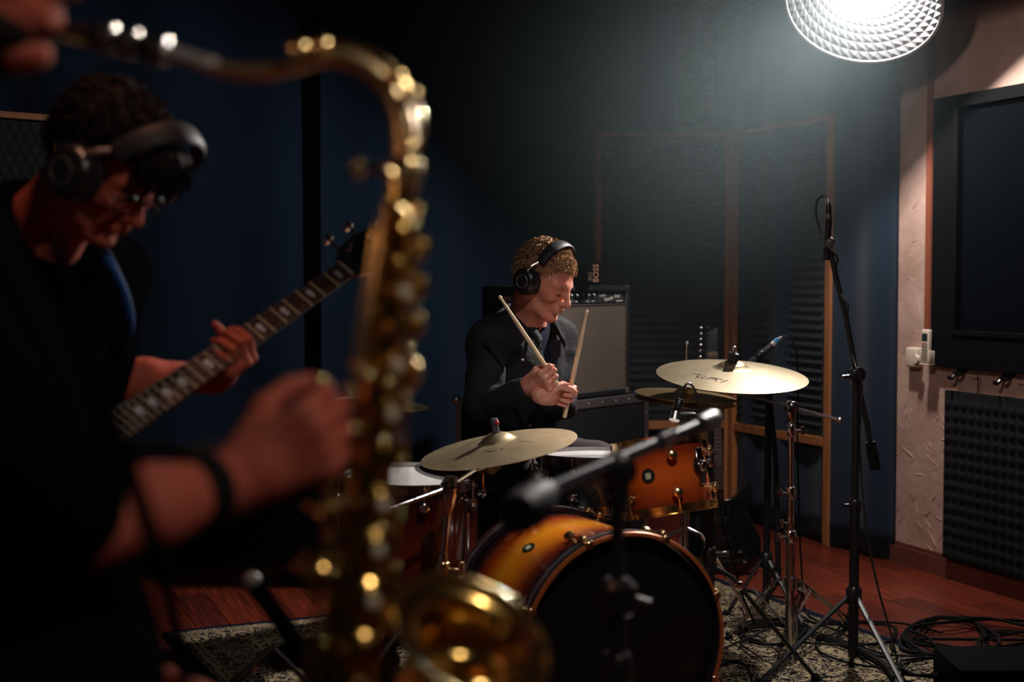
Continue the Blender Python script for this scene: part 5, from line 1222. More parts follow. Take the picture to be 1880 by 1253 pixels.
# foreground blurred boom stand
Yf = 2.15
b = Vector((W(1133, 1200, Yf).x, Yf, 0))
t = thing('microphone_stand', 'black boom microphone stand standing out of focus in front of the bass drum', 'stand', b, 'black microphone stands')
pv = W(1128, 862, Yf); pv = Vector((b.x, b.y, pv.z))
mb = MB(); mb.cyl(b+Vector((0, 0, .05)), (b.x, b.y, W(1133, 1100, Yf).z), .0150); mb.cyl((b.x, b.y, W(1133, 1105, Yf).z), pv, .0105); mb.build('pole', BLACKSTEEL, t)
zc = W(1133, 1095, Yf).z; mb = MB(); mb.lathe([(.020, -.030), (.030, -.022), (.030, .016), (.018, .028)], (b.x, b.y, zc), (0, 0, 1), 24); mb.tube([(b.x, b.y, zc), (b.x+.048, b.y-.01, zc-.012)], .009, 10); mb.build('height_clutch', BLACKPL, t)
zc = W(1133, 1235, Yf).z; mb = MB(); mb.lathe([(.018, -.03), (.024, -.02), (.024, .02), (.018, .03)], (b.x, b.y, zc), (0, 0, 1), 24); mb.build('hub', BLACKPL, t)
tripod(t, b, zc-.05, [(b.x+.30, b.y-.06), (b.x-.22, b.y-.22), (b.x-.05, b.y+.32)], .012)
mb = MB(); ba, bb = W(1010, 898, 1.98), W(1296, 776, 2.40); mb.tube([ba, bb], .0098, 12); mb.build('boom_arm', mat('satin_black_tube', (.030, .044, .066), .30, spec=.7), t)
mb = MB(); d = (bb-ba).normalized(); q = ba.lerp(bb, .70); mb.cyl(q-d*.022, q+d*.022, .0135, n=20); mb.build('boom_collar', CHROME, t)
mb = MB(); mb.tube([bb-d*.02, bb+d*.03, bb+d*.045], [.015, .0165, .010], 14); mb.build('counterweight', mat('dull_silver', (.4, .42, .42), .5, metal=.6), t)
mb = MB(); mb.lathe([(.018, -.024), (.026, -.018), (.026, .018), (.018, .024), (0, .024)], pv, (.1, -1, 0), 22); mb.lathe([(.012, 0), (.018, -.03), (.013, -.06)], pv, (0, 0, 1), 18); mb.build('boom_clutch', BLACKPL, t)
t = thing('vocal_microphone', 'black stubby microphone at the low end of the blurred boom, beside the saxophone bell', 'microphone', W(970, 925, 1.95))
a0, a1 = W(1005, 905, 1.98), W(950, 945, 1.86)
mb = MB(); mb.tube([a0, a0.lerp(a1, .3), a0.lerp(a1, .7), a1], [.018, .026, .030, .026], 20); mb.build('microphone_body', mat('dark_grille', (.006, .007, .009), .6, spec=.15), t)
mb = MB(); mb.ball(W(982, 888, 1.96), .012); mb.tube([W(982, 888, 1.96), a0], .008, 8); mb.build('swivel_mount', BLACKSTEEL, t)

# low stand end at the left of the sax
t = thing('floor_stand', 'low black stand tube with a bright end, out of focus in front of the rug', 'stand', W(470, 1080, 2.0))
mb = MB(); mb.tube([W(468, 1075, 2.0), W(520, 1145, 2.0), W(610, 1290, 2.0), Vector((W(610, 1290, 2.0).x+.12, 2.0, .02))], .0145, 12); mb.build('tube', BLACKCLOTH, t)
mb = MB(); mb.ball(W(462, 1068, 2.0), .014); mb.build('end_cap', mat('grey_cap', (.16, .15, .14), .4), t)
# folding stand with chrome clamp by the front edge of the rug
c = W(462, 1226, 3.0); t = thing('percussion_stand', 'black folding stand leg with a small chrome clamp at the front of the rug', 'stand', (c.x, c.y, 0))
mb = MB(); mb.tube([W(500, 1190, 3.02), c, W(420, 1262, 2.98)], .010, 10); mb.build('leg', BLACKSTEEL, t)
mb = MB(); mb.box(c, (.026, .016, .020), [(.8, 0, .6), (0, 1, 0), (-.6, 0, .8)]); mb.build('chrome_clamp', CHROME, t, bevel=.003)
mb = MB(); mb.tube([W(500, 1190, 3.02), W(560, 1250, 3.1)], .006, 8); mb.tube([W(420, 1262, 2.98), Vector((W(400, 1300, 2.95).x, 2.95, .01))], .010, 8); mb.build('brace', BLACKSTEEL, t)

# chrome wire legs in front of the ride stand
t = thing('wire_stand', 'thin chrome wire instrument stand unfolded in front of the ride stand', 'stand', FL(1460, 1240)); Yw = 4.28
for pl in (((1441, 1078), (1449, 1110), (1458, 1160), (1457, 1186), (1452, 1192), (1456, 1215), (1460, 1262)), ((1466, 1090), (1463, 1130), (1464, 1184), (1472, 1192), (1472, 1262)), ((1472, 1191), (1514, 1153), (1519, 1138)), ((1430, 1199), (1374, 1152), (1366, 1130), (1362, 1116))):
    mb = MB(); mb.tube(smoothpath([W(x, y, Yw) for x, y in pl], 4), .0026, 8); mb.build('wire', CHROME, t)

# ================================================================== cables lying on the floor and rug
def floor_cable(label, pts, r=.0036, group='cables on the floor', z=.012, jig=0.0, name='floor_cable', n=7):
    P = [FL(x, y, z) for x, y in pts]
    if jig: P = [p+Vector((0, 0, jig*abs(math.sin(i*1.7)))) for i, p in enumerate(P)]
    mb = MB(); mb.tube(smoothpath(P, n), r, 7); return mb.build(name, RUBBER, None, label, 'cable', group)
def coil(label, cx, cy, rx, ry, turns, r=.0045, seed=0, tail=None):
    rs = random.Random(seed); pts = []; N = turns*10
    for i in range(N):
        a = 2*math.pi*i/10+seed; k = i/N; ox, oy = rs.uniform(-.08, .08)*rx, rs.uniform(-.1, .1)*ry; sc = 1+rs.uniform(-.16, .16)
        pts.append((cx+ox+rx*sc*math.cos(a), cy+oy+ry*sc*math.sin(a)))
    if tail: pts += tail
    P = [FL(x, y, .012+.010*(i/10 % turns)+.004*math.sin(i*2.3)) for i, (x, y) in enumerate(pts)]
    mb = MB(); mb.tube(smoothpath(P, 5), r, 7); return mb.build('cable_coil', RUBBER, None, label, 'cable coil', 'coiled cables on the right of the floor')
coil('large loose coil of black cable on the floor by the skirting', 1800, 1165, 115, 30, 3, .0052, 1, [(1660, 1175), (1640, 1195)])
coil('thick black cable coil left of the large coil, on the bare boards', 1740, 1172, 82, 36, 2, .0065, 2, [(1800, 1215), (1870, 1190)])
coil('small black cable coil at the rug corner, in front of the thick coil', 1700, 1225, 48, 17, 4, .0036, 3, [(1620, 1205), (1580, 1195)])
coil('black cable coil furthest to the right against the skirting shadow', 1850, 1190, 60, 30, 3, .005, 4)
coil('black cable coil on the boards between the ride stand and the tall microphone stand', 1590, 1165, 52, 22, 2, .0036, 5, [(1500, 1145), (1470, 1130)])
coil('black cable heap on the rug behind the ride stand base', 1420, 1160, 60, 22, 4, .0042, 6)
floor_cable('black cable running across the boards towards the big coils, behind the tall stand', [(1480, 1128), (1510, 1143), (1580, 1141), (1660, 1146), (1730, 1163)])
floor_cable('black cable snaking over the rug below the ride stand', [(1290, 1190), (1340, 1168), (1400, 1150), (1470, 1140), (1540, 1160), (1600, 1195), (1680, 1205), (1780, 1190)], z=.018)
floor_cable('black cable looping on the rug in front of the ride stand', [(1640, 1230), (1560, 1218), (1510, 1200), (1498, 1180), (1520, 1172), (1560, 1185), (1590, 1210)], z=.018)
floor_cable('black cable curling out from under the bass drum', [(1318, 1225), (1345, 1214), (1372, 1225), (1382, 1260)], z=.018)
floor_cable('black cable lying along the back wall under the curtain, left of the floor tom', [(330, 1046), (390, 1040), (450, 1040), (510, 1030), (560, 1034)], .006)
floor_cable('black cable crossing the right rug corner', [(1560, 1200), (1620, 1222), (1660, 1250), (1720, 1262)], z=.018)
# black multicore bundle across the rug
mb = MB()
for k in range(5):
    pts = [FL(x, y+2.2*k, .018+.006*(k % 3)) for x, y in ((1360, 1148), (1430, 1140), (1490, 1160), (1560, 1182), (1620, 1215), (1640, 1240))]
    mb.tube(smoothpath(pts, 6), .0052, 7)
mb.build('cable_bundle', RUBBER, None, 'black bundle of taped cables crossing the rug behind the tall stand', 'cable bundle')
# stage box
c = FL(1900, 1300); t = thing('stage_box', 'low black box sitting among the cables at the right front corner', 'box', (c.x, c.y, 0))
zt = W(1820, 1226, c.y).z; x0 = W(1757, 1240, c.y).x
mb = MB(); mb.box((x0+.30, c.y+.10, zt/2), (.60, .26, zt)); mb.build('box_body', mat('box_black', (.003, .003, .003), .95, spec=.03), t, bevel=.006)
for i in range(6): mb = MB(); q = Vector((x0+.06+i*.085, c.y-.03, zt*.55)); mb.lathe([(.015, 0), (.015, .004), (.011, .004), (.011, 0)], q, (0, -1, 0), 18); mb.build('socket', NICKEL, t)
# ================================================================== people
HAIRB = mat('light_brown_hair', srgb((196, 154, 112)), 0.6, spec=.2, noise=.5, nscale=70, color2=srgb((112, 80, 54)), bump=.5, bscale=250)
HAIRD = mat('dark_brown_hair', srgb((24, 18, 15)), 0.75, spec=.15, noise=.4, nscale=60, bump=.5, bscale=250)
def hair_sdf(o, R, m, parent, seed=1, tufts=2200, fringe=True, thick=.011, length=.022, label=None, slope=.676, z0=.020, quiff=False):
    g = loc2w(o, R); Rn = np.array(R); c = g(-.014, 0, .042)
    S = SDF(V3(o)-.18, V3(o)+.18, .005)
    S.ell(c, (.098+thick*.8, .076+thick*.75, .086+thick), R); S.ell(g(-.045, 0, .0), (.068, .070, .062), R, k=.03)
    rs = np.random.RandomState(seed)
    S.cut(g(0, 0, z0), Rn[0]*slope-Rn[2])
    if quiff: S.ell(g(.098, 0, .080), (.040, .052, .036), R, k=.025)
    S.bend(lambda X, Y, Z: .0022*np.sin(210*X+90*Z)*np.sin(170*Y+40*X)+.0016*np.sin(330*Z+60*X))
    mb = MB(); S.into(mb); V = mb.v[0]
    for i in range(tufts):
        p = V[rs.randint(len(V))]; d = p-c; l = d@Rn.T; n = d/np.linalg.norm(d)
        fl = Rn[0]*(.8 if l[0] > -.02 else -.1)-Rn[2]*(.55 if abs(l[1]) > .045 or l[0] < -.05 or l[0] > .06 else .05)+rs.normal(size=3)*.25
        fl -= n*(fl@n); fl /= np.linalg.norm(fl)+1e-9; L = length*rs.uniform(.6, 1.35); up = rs.uniform(.15, .5)
        a = p-n*.003; b = p+fl*L*.5+n*L*up*.7; e = p+fl*L+n*L*up*.45
        r = rs.uniform(.0012, .0026); mb.tube([a, b, e], [r, r*.8, .0002], 4, cap=False)
    return mb.build('hair', m, parent, label, smooth=60)
def headphones(o, R, label, tilt=0.0, s=1.0, band_f=.012):
    g = loc2w(o, np.array(R)*s); F, L, U = [V3(a) for a in R]; t = thing('headphones', label, 'headphones', g(0, 0, .14), 'studio headphones')
    for q in (-1, 1):
        n = L*q; c = g(-.006, .088*q, -.004); mb = MB()
        mb.lathe([(.030*s, -.012*s), (.042*s, -.012*s), (.046*s, -.004*s), (.044*s, .004*s), (.036*s, .006*s)], c, n, 32, hint=U); mb.build('ear_pad', BLACKMATTE, t)
        mb = MB(); mb.lathe([(.043*s, .003*s), (.045*s, .010*s), (.043*s, .024*s), (.036*s, .034*s), (.026*s, .038*s), (.0, .038*s)], c, n, 36, hint=U); cup = mb.build('ear_cup', BLACKPL, t)
        mb = MB(); mb.tube([c+n*.0385*s+(.0205*s)*(math.cos(a)*F+math.sin(a)*U) for a in np.linspace(0, 2*math.pi, 33)[:-1]], .0011*s, 6, closed=True); mb.build('ring', mat('pale_ring_metal', (.62, .60, .56), .3, metal=.9), cup, 'thin silver ring')
        mb = MB(); mb.tube(smoothpath([c+n*.018*s+U*.030*s, c+n*.026*s+U*.050*s, g(.004, .094*q, .070)], 5), .0045*s, 8); mb.ball(c+n*.030*s+U*.040*s, .006*s); mb.build('yoke', NICKEL if q else NICKEL, t)
    # band
    pts = []
    for a in np.linspace(-1.27, 1.27, 21): pts.append(g(band_f+.0*a, .097*math.sin(a), .045+.098*math.cos(a)*1.02))
    A = np.zeros((21, 10, 3))
    for i, p in enumerate(pts):
        a = np.linspace(-1.27, 1.27, 21)[i]; n = L*math.sin(a)+U*math.cos(a); w_ = (.017+.004*math.cos(a*1.2))*s; th = .0060*s
        for k in range(10): b = 2*math.pi*k/10; A[i, k] = p+F*w_*math.cos(b)+n*th*math.sin(b)
    mb = MB(); mb.grid(A, closed=True); mb.build('headband', mat('band_leatherette', (.016, .016, .019), .55, spec=.25), t)
    return t
def collar_ring(S, c, n, r0, rad, k=.008, mode='add', el=1.0, hint=None):
    x, y, z = frame(n, hint)
    P = [V3(c)+r0*(math.cos(a)*x+el*math.sin(a)*y) for a in np.linspace(0, 2*math.pi, 15)]
    for a, b in zip(P, P[1:]): S.cap(a, b, rad, rad, k=k, mode=mode)

# ------------------------------------------------------------------ the drummer
def drummer():
    Rh = head_axes(math.radians(33), math.radians(27)); ho = V3(W(999, 516, 4.72)); g = loc2w(ho, Rh)
    yaw = math.radians(40); F = np.array([math.cos(yaw), -math.sin(yaw), 0]); Ls = np.array([math.sin(yaw), math.cos(yaw), 0]); U = np.array([0, 0, 1.0])
    chest = V3(W(951, 678, 4.86)); belly = V3(W(943, 765, 4.93)); pel = V3(W(930, 838, 4.97)); nb = V3(W(964, 598, 4.83))
    sr, sl = V3(W(900, 625, 4.71)), V3(W(1018, 618, 4.97))
    er, wr_ = V3(W(886, 752, 4.60)), None
    # hands gripping the sticks
    tipR, butR = V3(W(916, 543, 4.40)), V3(W(1025, 709, 4.46)); tipL, butL = V3(W(1078, 569, 4.44)), V3(W(1036, 767, 4.52))
    def grip(tip, but, py, want, left):
        s = tip-but; s /= np.linalg.norm(s)
        best = min(np.linspace(0, 1, 200), key=lambda k: abs(proj(but+(tip-but)*k)[1]-py)); G = but+(tip-but)*best
        X = V3(want); X = X-s*(X@s); X /= np.linalg.norm(X); Z = np.cross(X, s) if not left else np.cross(s, X)
        return G, [X, s, Z], G-X*.088+Z*.027
    GR, RR, wR = grip(tipR, butR, 690, (.62, -.62, .30), False)
    GL, RL, wL = grip(tipL, butL, 728, (.72, .55, .10), True)
    er = V3(W(884, 748, 4.62)); el = V3(W(1030, 742, 4.95))
    t = thing('person', 'drummer in a black shirt and headphones, looking down, holding two sticks behind the drum kit', 'person', (pel[0], pel[1], .0), 'musicians')
    # body: one continuous figure (fine head and hands on a coarser trunk)
    hipR, hipL = pel-Ls*.09, pel+Ls*.09; kR, kL = V3(W(953, 876, 4.42)), V3(W(1092, 852, 4.70)); aR, aL = np.array([.06, 4.46, .10]), np.array([.40, 4.80, .12])
    S = SDF((-.32, 4.2, -.02), (.62, 5.25, 1.12), .011)
    S.ell(chest, (.10, .145, .19), [F, Ls, U]); S.ell(belly, (.095, .13, .15), [F, Ls, U], k=.06); S.ell(pel, (.11, .15, .11), [F, Ls, U], k=.05)
    S.cap(sr, sl, .05, .05, k=.05); S.cap(nb, chest+U*.1, .055, .06, k=.05)
    for a, b, c in ((sr, er, wR), (sl, el, wL)): S.cap(a, b, .046, .038, k=.03); S.cap(b, c, .037, .026, k=.01)
    for a, b, c in ((hipR, kR, aR), (hipL, kL, aL)): S.cap(a, b, .075, .052, k=.04); S.cap(b, c, .050, .035, k=.02)
    mb = MB(); S.into(mb)
    S = SDF(ho-.16, ho+np.array([.17, .16, .17]), .0031); head_sdf(S, ho, Rh); S.cap(g(-.028, 0, -.045), nb, .053, .058, k=.03); S.cap(g(.01, -.03, -.09), nb+F*.05-Ls*.01, .016, .014, k=.03); S.cap(g(-.02, 0, -.07), nb-U*.04, .050, .07, k=.03)
    S.bend(lambda X, Y, Z: .0004*np.sin(300*X)*np.sin(280*Y)*np.sin(310*Z)); S.into(mb)
    cf = (1.15, 1.62, .85)
    thumb = [(.016, .020, -.012), (.046, .036, -.026), (.076, .032, -.044), (.098, .022, -.048)]
    for w_, R, e in ((wR, RR, er), (wL, RL, el)):
        S = SDF(w_-.15, w_+.16, .0024); hand_sdf(S, w_, R, [(1.05, 1.55, .8), cf, (1.2, 1.6, .9), (1.25, 1.55, .9)], thumb, .97)
        d = (e-w_)/np.linalg.norm(e-w_); S.cap(w_, w_+d*.10, .0255, .030, k=.02); S.into(mb)
    mb.build('body', SKIN, t, smooth=180)
    # brows
    for q in (-1, 1): mb = MB(); mb.tube([g(.092, .016*q, .019), g(.091, .030*q, .024), g(.080, .046*q, .019)], [.0022, .0030, .0012], 6); mb.build('eyebrow', HAIRB, t)
    for q in (-1, 1): mb = MB(); mb.tube([g(.0885, (.031-.013)*q, -.0065), g(.0905, .031*q, -.0100), g(.083, (.031+.013)*q, -.0070)], .0011, 5); mb.build('eyelashes', HAIRD, t)
    mb = MB(); A = []
    mb.tube([g(.0975, -.017, -.0620), g(.0998, 0, -.0624), g(.0975, .017, -.0620)], [.0010, .0016, .0010], 6); mb.build('lip_line', mat('lip_dark', srgb((150, 80, 70)), .6), t)
    hair_sdf(ho, Rh, HAIRB, t, seed=3, tufts=2600, length=.020, z0=.036, slope=.60, thick=.009)
    # tee
    S = SDF((-.26, 4.5, .50), (.36, 5.2, 1.16), .008)
    S.ell(chest, (.118, .165, .21), [F, Ls, U]); S.ell(belly, (.115, .15, .17), [F, Ls, U], k=.06); S.cap(sr+U*.0, sl, .062, .062, k=.05); S.cap(nb+U*.005, chest+U*.1, .066, .07, k=.05)
    dn = (g(-.02, 0, -.05)-nb); dn /= np.linalg.norm(dn); collar_ring(S, nb+dn*.018, dn+F*.25, .060, .006, hint=F)
    S.cut(nb+dn*.026+F*.01, dn+F*.35); S.bend(folds(.005, 30, 4)); mb = MB(); S.into(mb); mb.build('tee_shirt', TEE, t, 'black crew-neck tee under the open shirt', smooth=180)
    # overshirt
    S = SDF((-.36, 4.2, .42), (.42, 5.3, 1.18), .0066)
    S.ell(chest, (.138, .185, .225), [F, Ls, U]); S.ell(belly, (.138, .175, .19), [F, Ls, U], k=.06); S.ell(pel+U*.0, (.150, .185, .13), [F, Ls, U], k=.05)
    S.cap(sr, sl, .075, .075, k=.05); S.cap(nb, chest+U*.1, .075, .09, k=.04)
    for a, b, c, q_ in ((sr, er, wR, .022), (sl, el, wL, 0)):
        d = (c-b)/np.linalg.norm(c-b); L_ = np.linalg.norm(c-b)+q_
        S.cap(a, b, .070, .060, k=.03); S.cap(b, b+d*(L_-.070), .058, .040, k=.012); S.cap(b+d*(L_-.075), b+d*(L_-.040), .039, .0375, k=.004)
    # the open front with the tee showing, and the neck opening
    f0 = nb+F*.085+U*.01+Ls*.02; f1 = chest+F*.17+Ls*.020-U*.03; f2 = belly+F*.19+Ls*.0; f3 = pel+F*.17
    S.cap(nb+F*.02, nb+U*.15, .062, .09, k=.01, mode='sub')
    S.cap(f0, f1, .050, .034, k=.006, mode='sub'); S.cap(f1, f2, .034, .040, k=.006, mode='sub'); S.cap(f2, f3, .040, .060, k=.006, mode='sub')
    S.bend(folds(.0115, 26, 9)); mb = MB(); S.into(mb); sh = mb.build('overshirt', JACKET, t, smooth=180)
    # collar flaps, plackets, pocket, snaps
    mb = MB()
    for q in (-1, 1):
        P = [nb-F*.050+U*.030+Ls*q*.030, nb+Ls*q*.070+U*.034, nb+F*.062+Ls*(q*.062+.01)+U*.002, nb+F*.105+Ls*(q*.052+.012)-U*.052]
        A = np.zeros((13, 5, 3)); sp_ = smoothpath(P, 4)
        for i, p in enumerate(sp_[:13]):
            for k in range(5): kk = k/4; A[i, k] = p+(Ls*q*.020*math.sin(kk*2.6)-U*.040*kk+F*.006)+U*.012
        m2 = MB(); m2.grid(A); ob = m2.build('collar', JACKET, sh, smooth=180); md = ob.modifiers.new('t', 'SOLIDIFY'); md.thickness = .004
    def on_front(px, py, ob_r=.0):   # point on the shirt front under a pixel
        best = None; V = mb_v; 
        return None
    Vs = np.array([(v.co.x, v.co.y, v.co.z) for v in sh.data.vertices])+V3(off(t)); Ns = np.array([tuple(v.normal) for v in sh.data.vertices])
    def pick(px, py):
        f = np.array([0, math.cos(PITCH), -math.sin(PITCH)]); up = np.array([0, math.sin(PITCH), math.cos(PITCH)]); d = Vs-V3(CAM); dep = d@f
        ux = 940+FPX*d[:, 0]/dep; uy = 626.5-FPX*(d@up)/dep; e = (ux-px)**2+(uy-py)**2; e = e+np.where((Ns*d).sum(1) > 0, 1e6, 0)+(dep-3)*20; i = int(np.argmin(e)); return Vs[i], Ns[i]
    SNAP = mat('pearl_snap', (.75, .68, .68), .25, metal=.6)
    for px, py in ((959, 663), (1003, 655), (976, 716), (973, 783), (997, 700), (1007, 630)):
        p, n = pick(px, py); m2 = MB(); m2.lathe([(.0055, -.001), (.0055, .002), (.004, .0035), (0, .004)], p, n, 14); m2.build('snap_button', SNAP, sh)
    for px, py, w_, h_ in ((1018, 640, .042, .055), (944, 650, .045, .06)):
        p, n = pick(px, py); u = np.cross(U, n); u /= np.linalg.norm(u); v = np.cross(n, u)
        m2 = MB(); m2.prism([(-w_/2, -h_/2), (0, -h_/2-.008), (w_/2, -h_/2), (w_/2, h_/2), (-w_/2, h_/2)], p-n*.001, u, v, n, .004); m2.prism([(-w_/2-.001, h_/2-.018), (0, h_/2-.028), (w_/2+.001, h_/2-.018), (w_/2+.001, h_/2+.002), (-w_/2-.001, h_/2+.002)], p, u, v, n, .0065); m2.build('chest_pocket', JACKET, sh, smooth=0, bevel=.0012, bseg=1)
    # trousers and shoes
    S = SDF((-.36, 4.2, .03), (.62, 5.28, .78), .0095)
    S.ell(pel, (.135, .17, .12), [F, Ls, U]); 
    for a, b, c in ((hipR, kR, aR), (hipL, kL, aL)): S.cap(a, b, .098, .074, k=.04); S.cap(b, c+np.array([0, 0, .03]), .070, .056, k=.025)
    S.bend(folds(.007, 24, 2)); mb = MB(); S.into(mb); mb.build('trousers', TROUSER, t, smooth=180)
    for a, d in ((aR, np.array([.35, -.93, 0])), (aL, np.array([.55, -.83, 0]))):
        S = SDF(a-.30, a+.30, .006); S.cap(a-d*.03-U*.05, a+d*.17-U*.068, .040, .032); S.cap(a-U*.05, a+U*.02, .042, .046, k=.03); S.cut(a-U*.088, -U); mb = MB(); S.into(mb); mb.build('shoe', mat('dark_shoe', (.015, .015, .017), .5), t, smooth=180)
    # wristband
    d = (el-wL)/np.linalg.norm(el-wL); mb = MB(); mb.lathe([(.0275, -.010), (.0295, -.006), (.0295, .006), (.0275, .010), (.0275, -.010)], wL+d*.018, d, 24); mb.build('bracelet', mat('pale_bracelet', (.30, .30, .32), .35, metal=.7), t)
    headphones(ho, Rh, 'black over-ear headphones with a silver ring worn by the drummer')
    for tip, but, lb in ((tipR, butR, 'pale wooden drumstick in the drummer\'s hand on the left, pointing up-left'), (tipL, butL, 'pale wooden drumstick in the drummer\'s hand nearer the amplifier, nearly upright')):
        d = but-tip; L_ = np.linalg.norm(d); d /= L_; mb = MB()
        mb.lathe([(0, 0), (.0035, .001), (.0058, .005), (.0060, .010), (.0042, .016), (.0038, .020), (.0050, .055), (.0068, .11), (.0072, .16), (.0072, L_-.004), (.0058, L_), (0, L_)], tip, d, 20)
        tag(mb.build('drumstick', STICK, None, smooth=50), lb, 'drumstick', 'drumsticks')
drummer()

# ------------------------------------------------------------------ the bass guitar and its player
def bass_and_player():
    N0, N1 = V3(W(632, 498, 2.95)), V3(W(200, 797, 2.45)); ax = N0-N1; ax /= np.linalg.norm(ax)     # nut, end of the fretboard
    nrm = np.array([.18, -.86, .48]); nrm = nrm-ax*(nrm@ax); nrm /= np.linalg.norm(nrm); u = np.cross(ax, nrm)   # u: towards the lower edge in the picture?
    if u[2] > 0: u = -u
    t = thing('bass_guitar', 'black bass guitar with a dark fretboard and pearl oval inlays held by the bassist', 'bass guitar', N1-ax*.35)
    LEN = np.linalg.norm(N0-N1); sc = .864
    def wd(s): return .041+(.060-.041)*min(s/LEN, 1.3)     # s measured from the nut
    def bd_(pts, th, o=0.0, nm='x', m=None, par=None, **k): mb = MB(); mb.prism(pts, N0, -ax, u, nrm, th); return mb
    mb = MB(); mb.prism([(0, -wd(0)/2), (LEN, -wd(LEN)/2), (LEN, wd(LEN)/2), (0, wd(0)/2)], N0, -ax, u, nrm, .006); fb = mb.build('fretboard', mat('rosewood_board', srgb((58, 38, 34)), .5, noise=.4, nscale=12, color2=srgb((34, 22, 20))), t, smooth=0, bevel=.001, bseg=1)
    mb = MB(); A = np.zeros((8, 9, 3))
    for i in range(8):
        s = (LEN+.06)*i/7
        for k in range(9): a = math.pi*k/8; A[i, k] = N0-ax*s+u*wd(s)/2*math.cos(a)-nrm*(.020*math.sin(a))
    mb.grid(A); mb.build('neck', mat('dark_maple', srgb((96, 50, 32)), .35), t, smooth=60)
    fm = None; nf = 0
    for k in range(1, 25):
        s = sc*(1-2**(-k/12)); 
        if s > LEN-.004: break
        mb = MB(); mb.tube([N0-ax*s+u*wd(s)/2*.98+nrm*.0066, N0-ax*s-u*wd(s)/2*.98+nrm*.0066], .0016, 6); mb.build('fret', mat('fret_brassy', (.85, .74, .52), .42, metal=.55), fb)
    PEARL = mat('pearl_inlay', srgb((206, 210, 226)), .2, coat=.5)
    for k in (1, 3, 5, 7, 9, 12, 15, 17, 19, 21):
        s = sc*(2-2**(-k/12)-2**(-(k-1)/12))/2
        if s > LEN: break
        mb = MB(); mb.prism([(.0065*math.cos(a), .0115*math.sin(a)) for a in np.linspace(0, 2*math.pi, 21)[:-1]], N0-ax*s+nrm*.0058, ax, u, nrm, .0006); mb.build('inlay', PEARL, fb, smooth=0)
    mb = MB(); mb.box(N0+nrm*.006, (.005, .042, .011), [ax, u, nrm]); mb.build('nut', mat('bone_nut', (.7, .66, .56), .4), t, smooth=0)
    for k in range(4):
        a = -.0145+.0097*k; b = -.028+.0187*k; mb = MB(); mb.cyl(N0+ax*.10+u*a*1.4+nrm*.006, N0+u*a+nrm*.0125, .0009, n=5); mb.cyl(N0+u*a+nrm*.0125, N0-ax*sc+u*b+nrm*.016, .0009+.0002*(3-k), n=5); mb.build('string', NICKEL, t)
    # headstock with tuners
    mb = MB(); mb.prism([(.0, -.024), (-.03, -.045), (-.09, -.052), (-.17, -.040), (-.20, -.01), (-.185, .028), (-.10, .040), (-.03, .034), (0, .023)], N0-nrm*.004, -ax, u, nrm, .015); mb.build('headstock', mat('blue_black_headstock', (.008, .012, .022), .15, coat=.8), t, bevel=.002)
    for i, (s, q) in enumerate(((.045, -1), (.115, -1), (.065, 1), (.135, 1))):
        p = N0+ax*s+u*q*.030+nrm*.011; mb = MB(); mb.lathe([(.008, 0), (.007, .004), (.0045, .006), (.0045, .016), (.006, .018), (0, .018)], p, nrm, 14); d = u*q; e = p+d*.045-nrm*.016
        mb.cyl(p+d*.012-nrm*.016, e, .0035, n=8); mb.lathe([(.004, -.002), (.0125, .001), (.0135, .010), (.008, .014), (0, .014)], e, d, 14); mb.box(p-nrm*.016, (.03, .024, .010), [ax, u, nrm]); mb.build('tuning_machine', CHROME, t)
    # body
    out = [(.0, -.055), (-.06, -.115), (-.13, -.165), (-.155, -.145), (-.10, -.10), (.0, -.03)]
    P = [(.62, -.06), (.55, -.13), (.47, -.175), (.50, -.20), (.62, -.19), (.70, -.155), (.80, -.155), (.92, -.19), (1.02, -.15), (1.06, -.03), (1.04, .10), (.95, .17), (.84, .16), (.76, .13), (.70, .14), (.63, .175), (.57, .155), (.60, .08), (.65, .04), (.66, 0), (.64, -.03)]
    sm = smoothpath([V3((x, y, 0)) for x, y in P], 4, closed=True)
    mb = MB(); mb.prism([(p[0], p[1]) for p in sm], N0-nrm*.034, -ax, u, nrm, .036); mb.build('body', mat('black_gloss_body', (.006, .006, .008), .12, coat=.8), t, bevel=.006)
    for s in (.72, .80): mb = MB(); mb.box(N0-ax*s+nrm*.008, (.03, .085, .014), [ax, u, nrm]); mb.build('pickup', BLACKPL, t, bevel=.003)
    mb = MB(); mb.box(N0-ax*(sc+.01)+nrm*.008, (.05, .08, .014), [ax, u, nrm]); mb.build('bridge', CHROME, t, bevel=.002, bseg=1)
    for q in (0, 1, 2): mb = MB(); mb.lathe([(.011, 0), (.010, .014), (0, .016)], N0-ax*(.84+.045*q)+u*(.09+.015*q)+nrm*.002, nrm, 14); mb.build('knob', CHROME, t)

    # ---- the bassist
    Rh = head_axes(math.radians(25), math.radians(42)); Rp = head_axes(math.radians(25), math.radians(58)); ho = V3(W(192, 300, 2.42)); g = loc2w(ho, Rh)
    yaw = math.radians(35); F = np.array([math.cos(yaw), -math.sin(yaw), 0]); Ls = np.array([math.sin(yaw), math.cos(yaw), 0]); U = np.array([0, 0, 1.0])
    nb = V3(W(72, 425, 2.50)); chest = V3(W(75, 545, 2.60)); belly = V3(W(35, 700, 2.68)); pel = V3(W(10, 880, 2.72))
    sl = V3(W(205, 500, 2.75)); sr = V3(W(-75, 490, 2.42)); el = V3(W(172, 700, 2.62))
    best = min(np.linspace(0, 1, 200), key=lambda k: abs(proj(N0+(N1-N0)*k)[0]-424)); G = N0+(N1-N0)*best-nrm*.008
    X = V3((.55, -.55, .28)); X = X-ax*(X@ax); X /= np.linalg.norm(X); Z = np.cross(ax, X); wl = G-X*.078+Z*.030
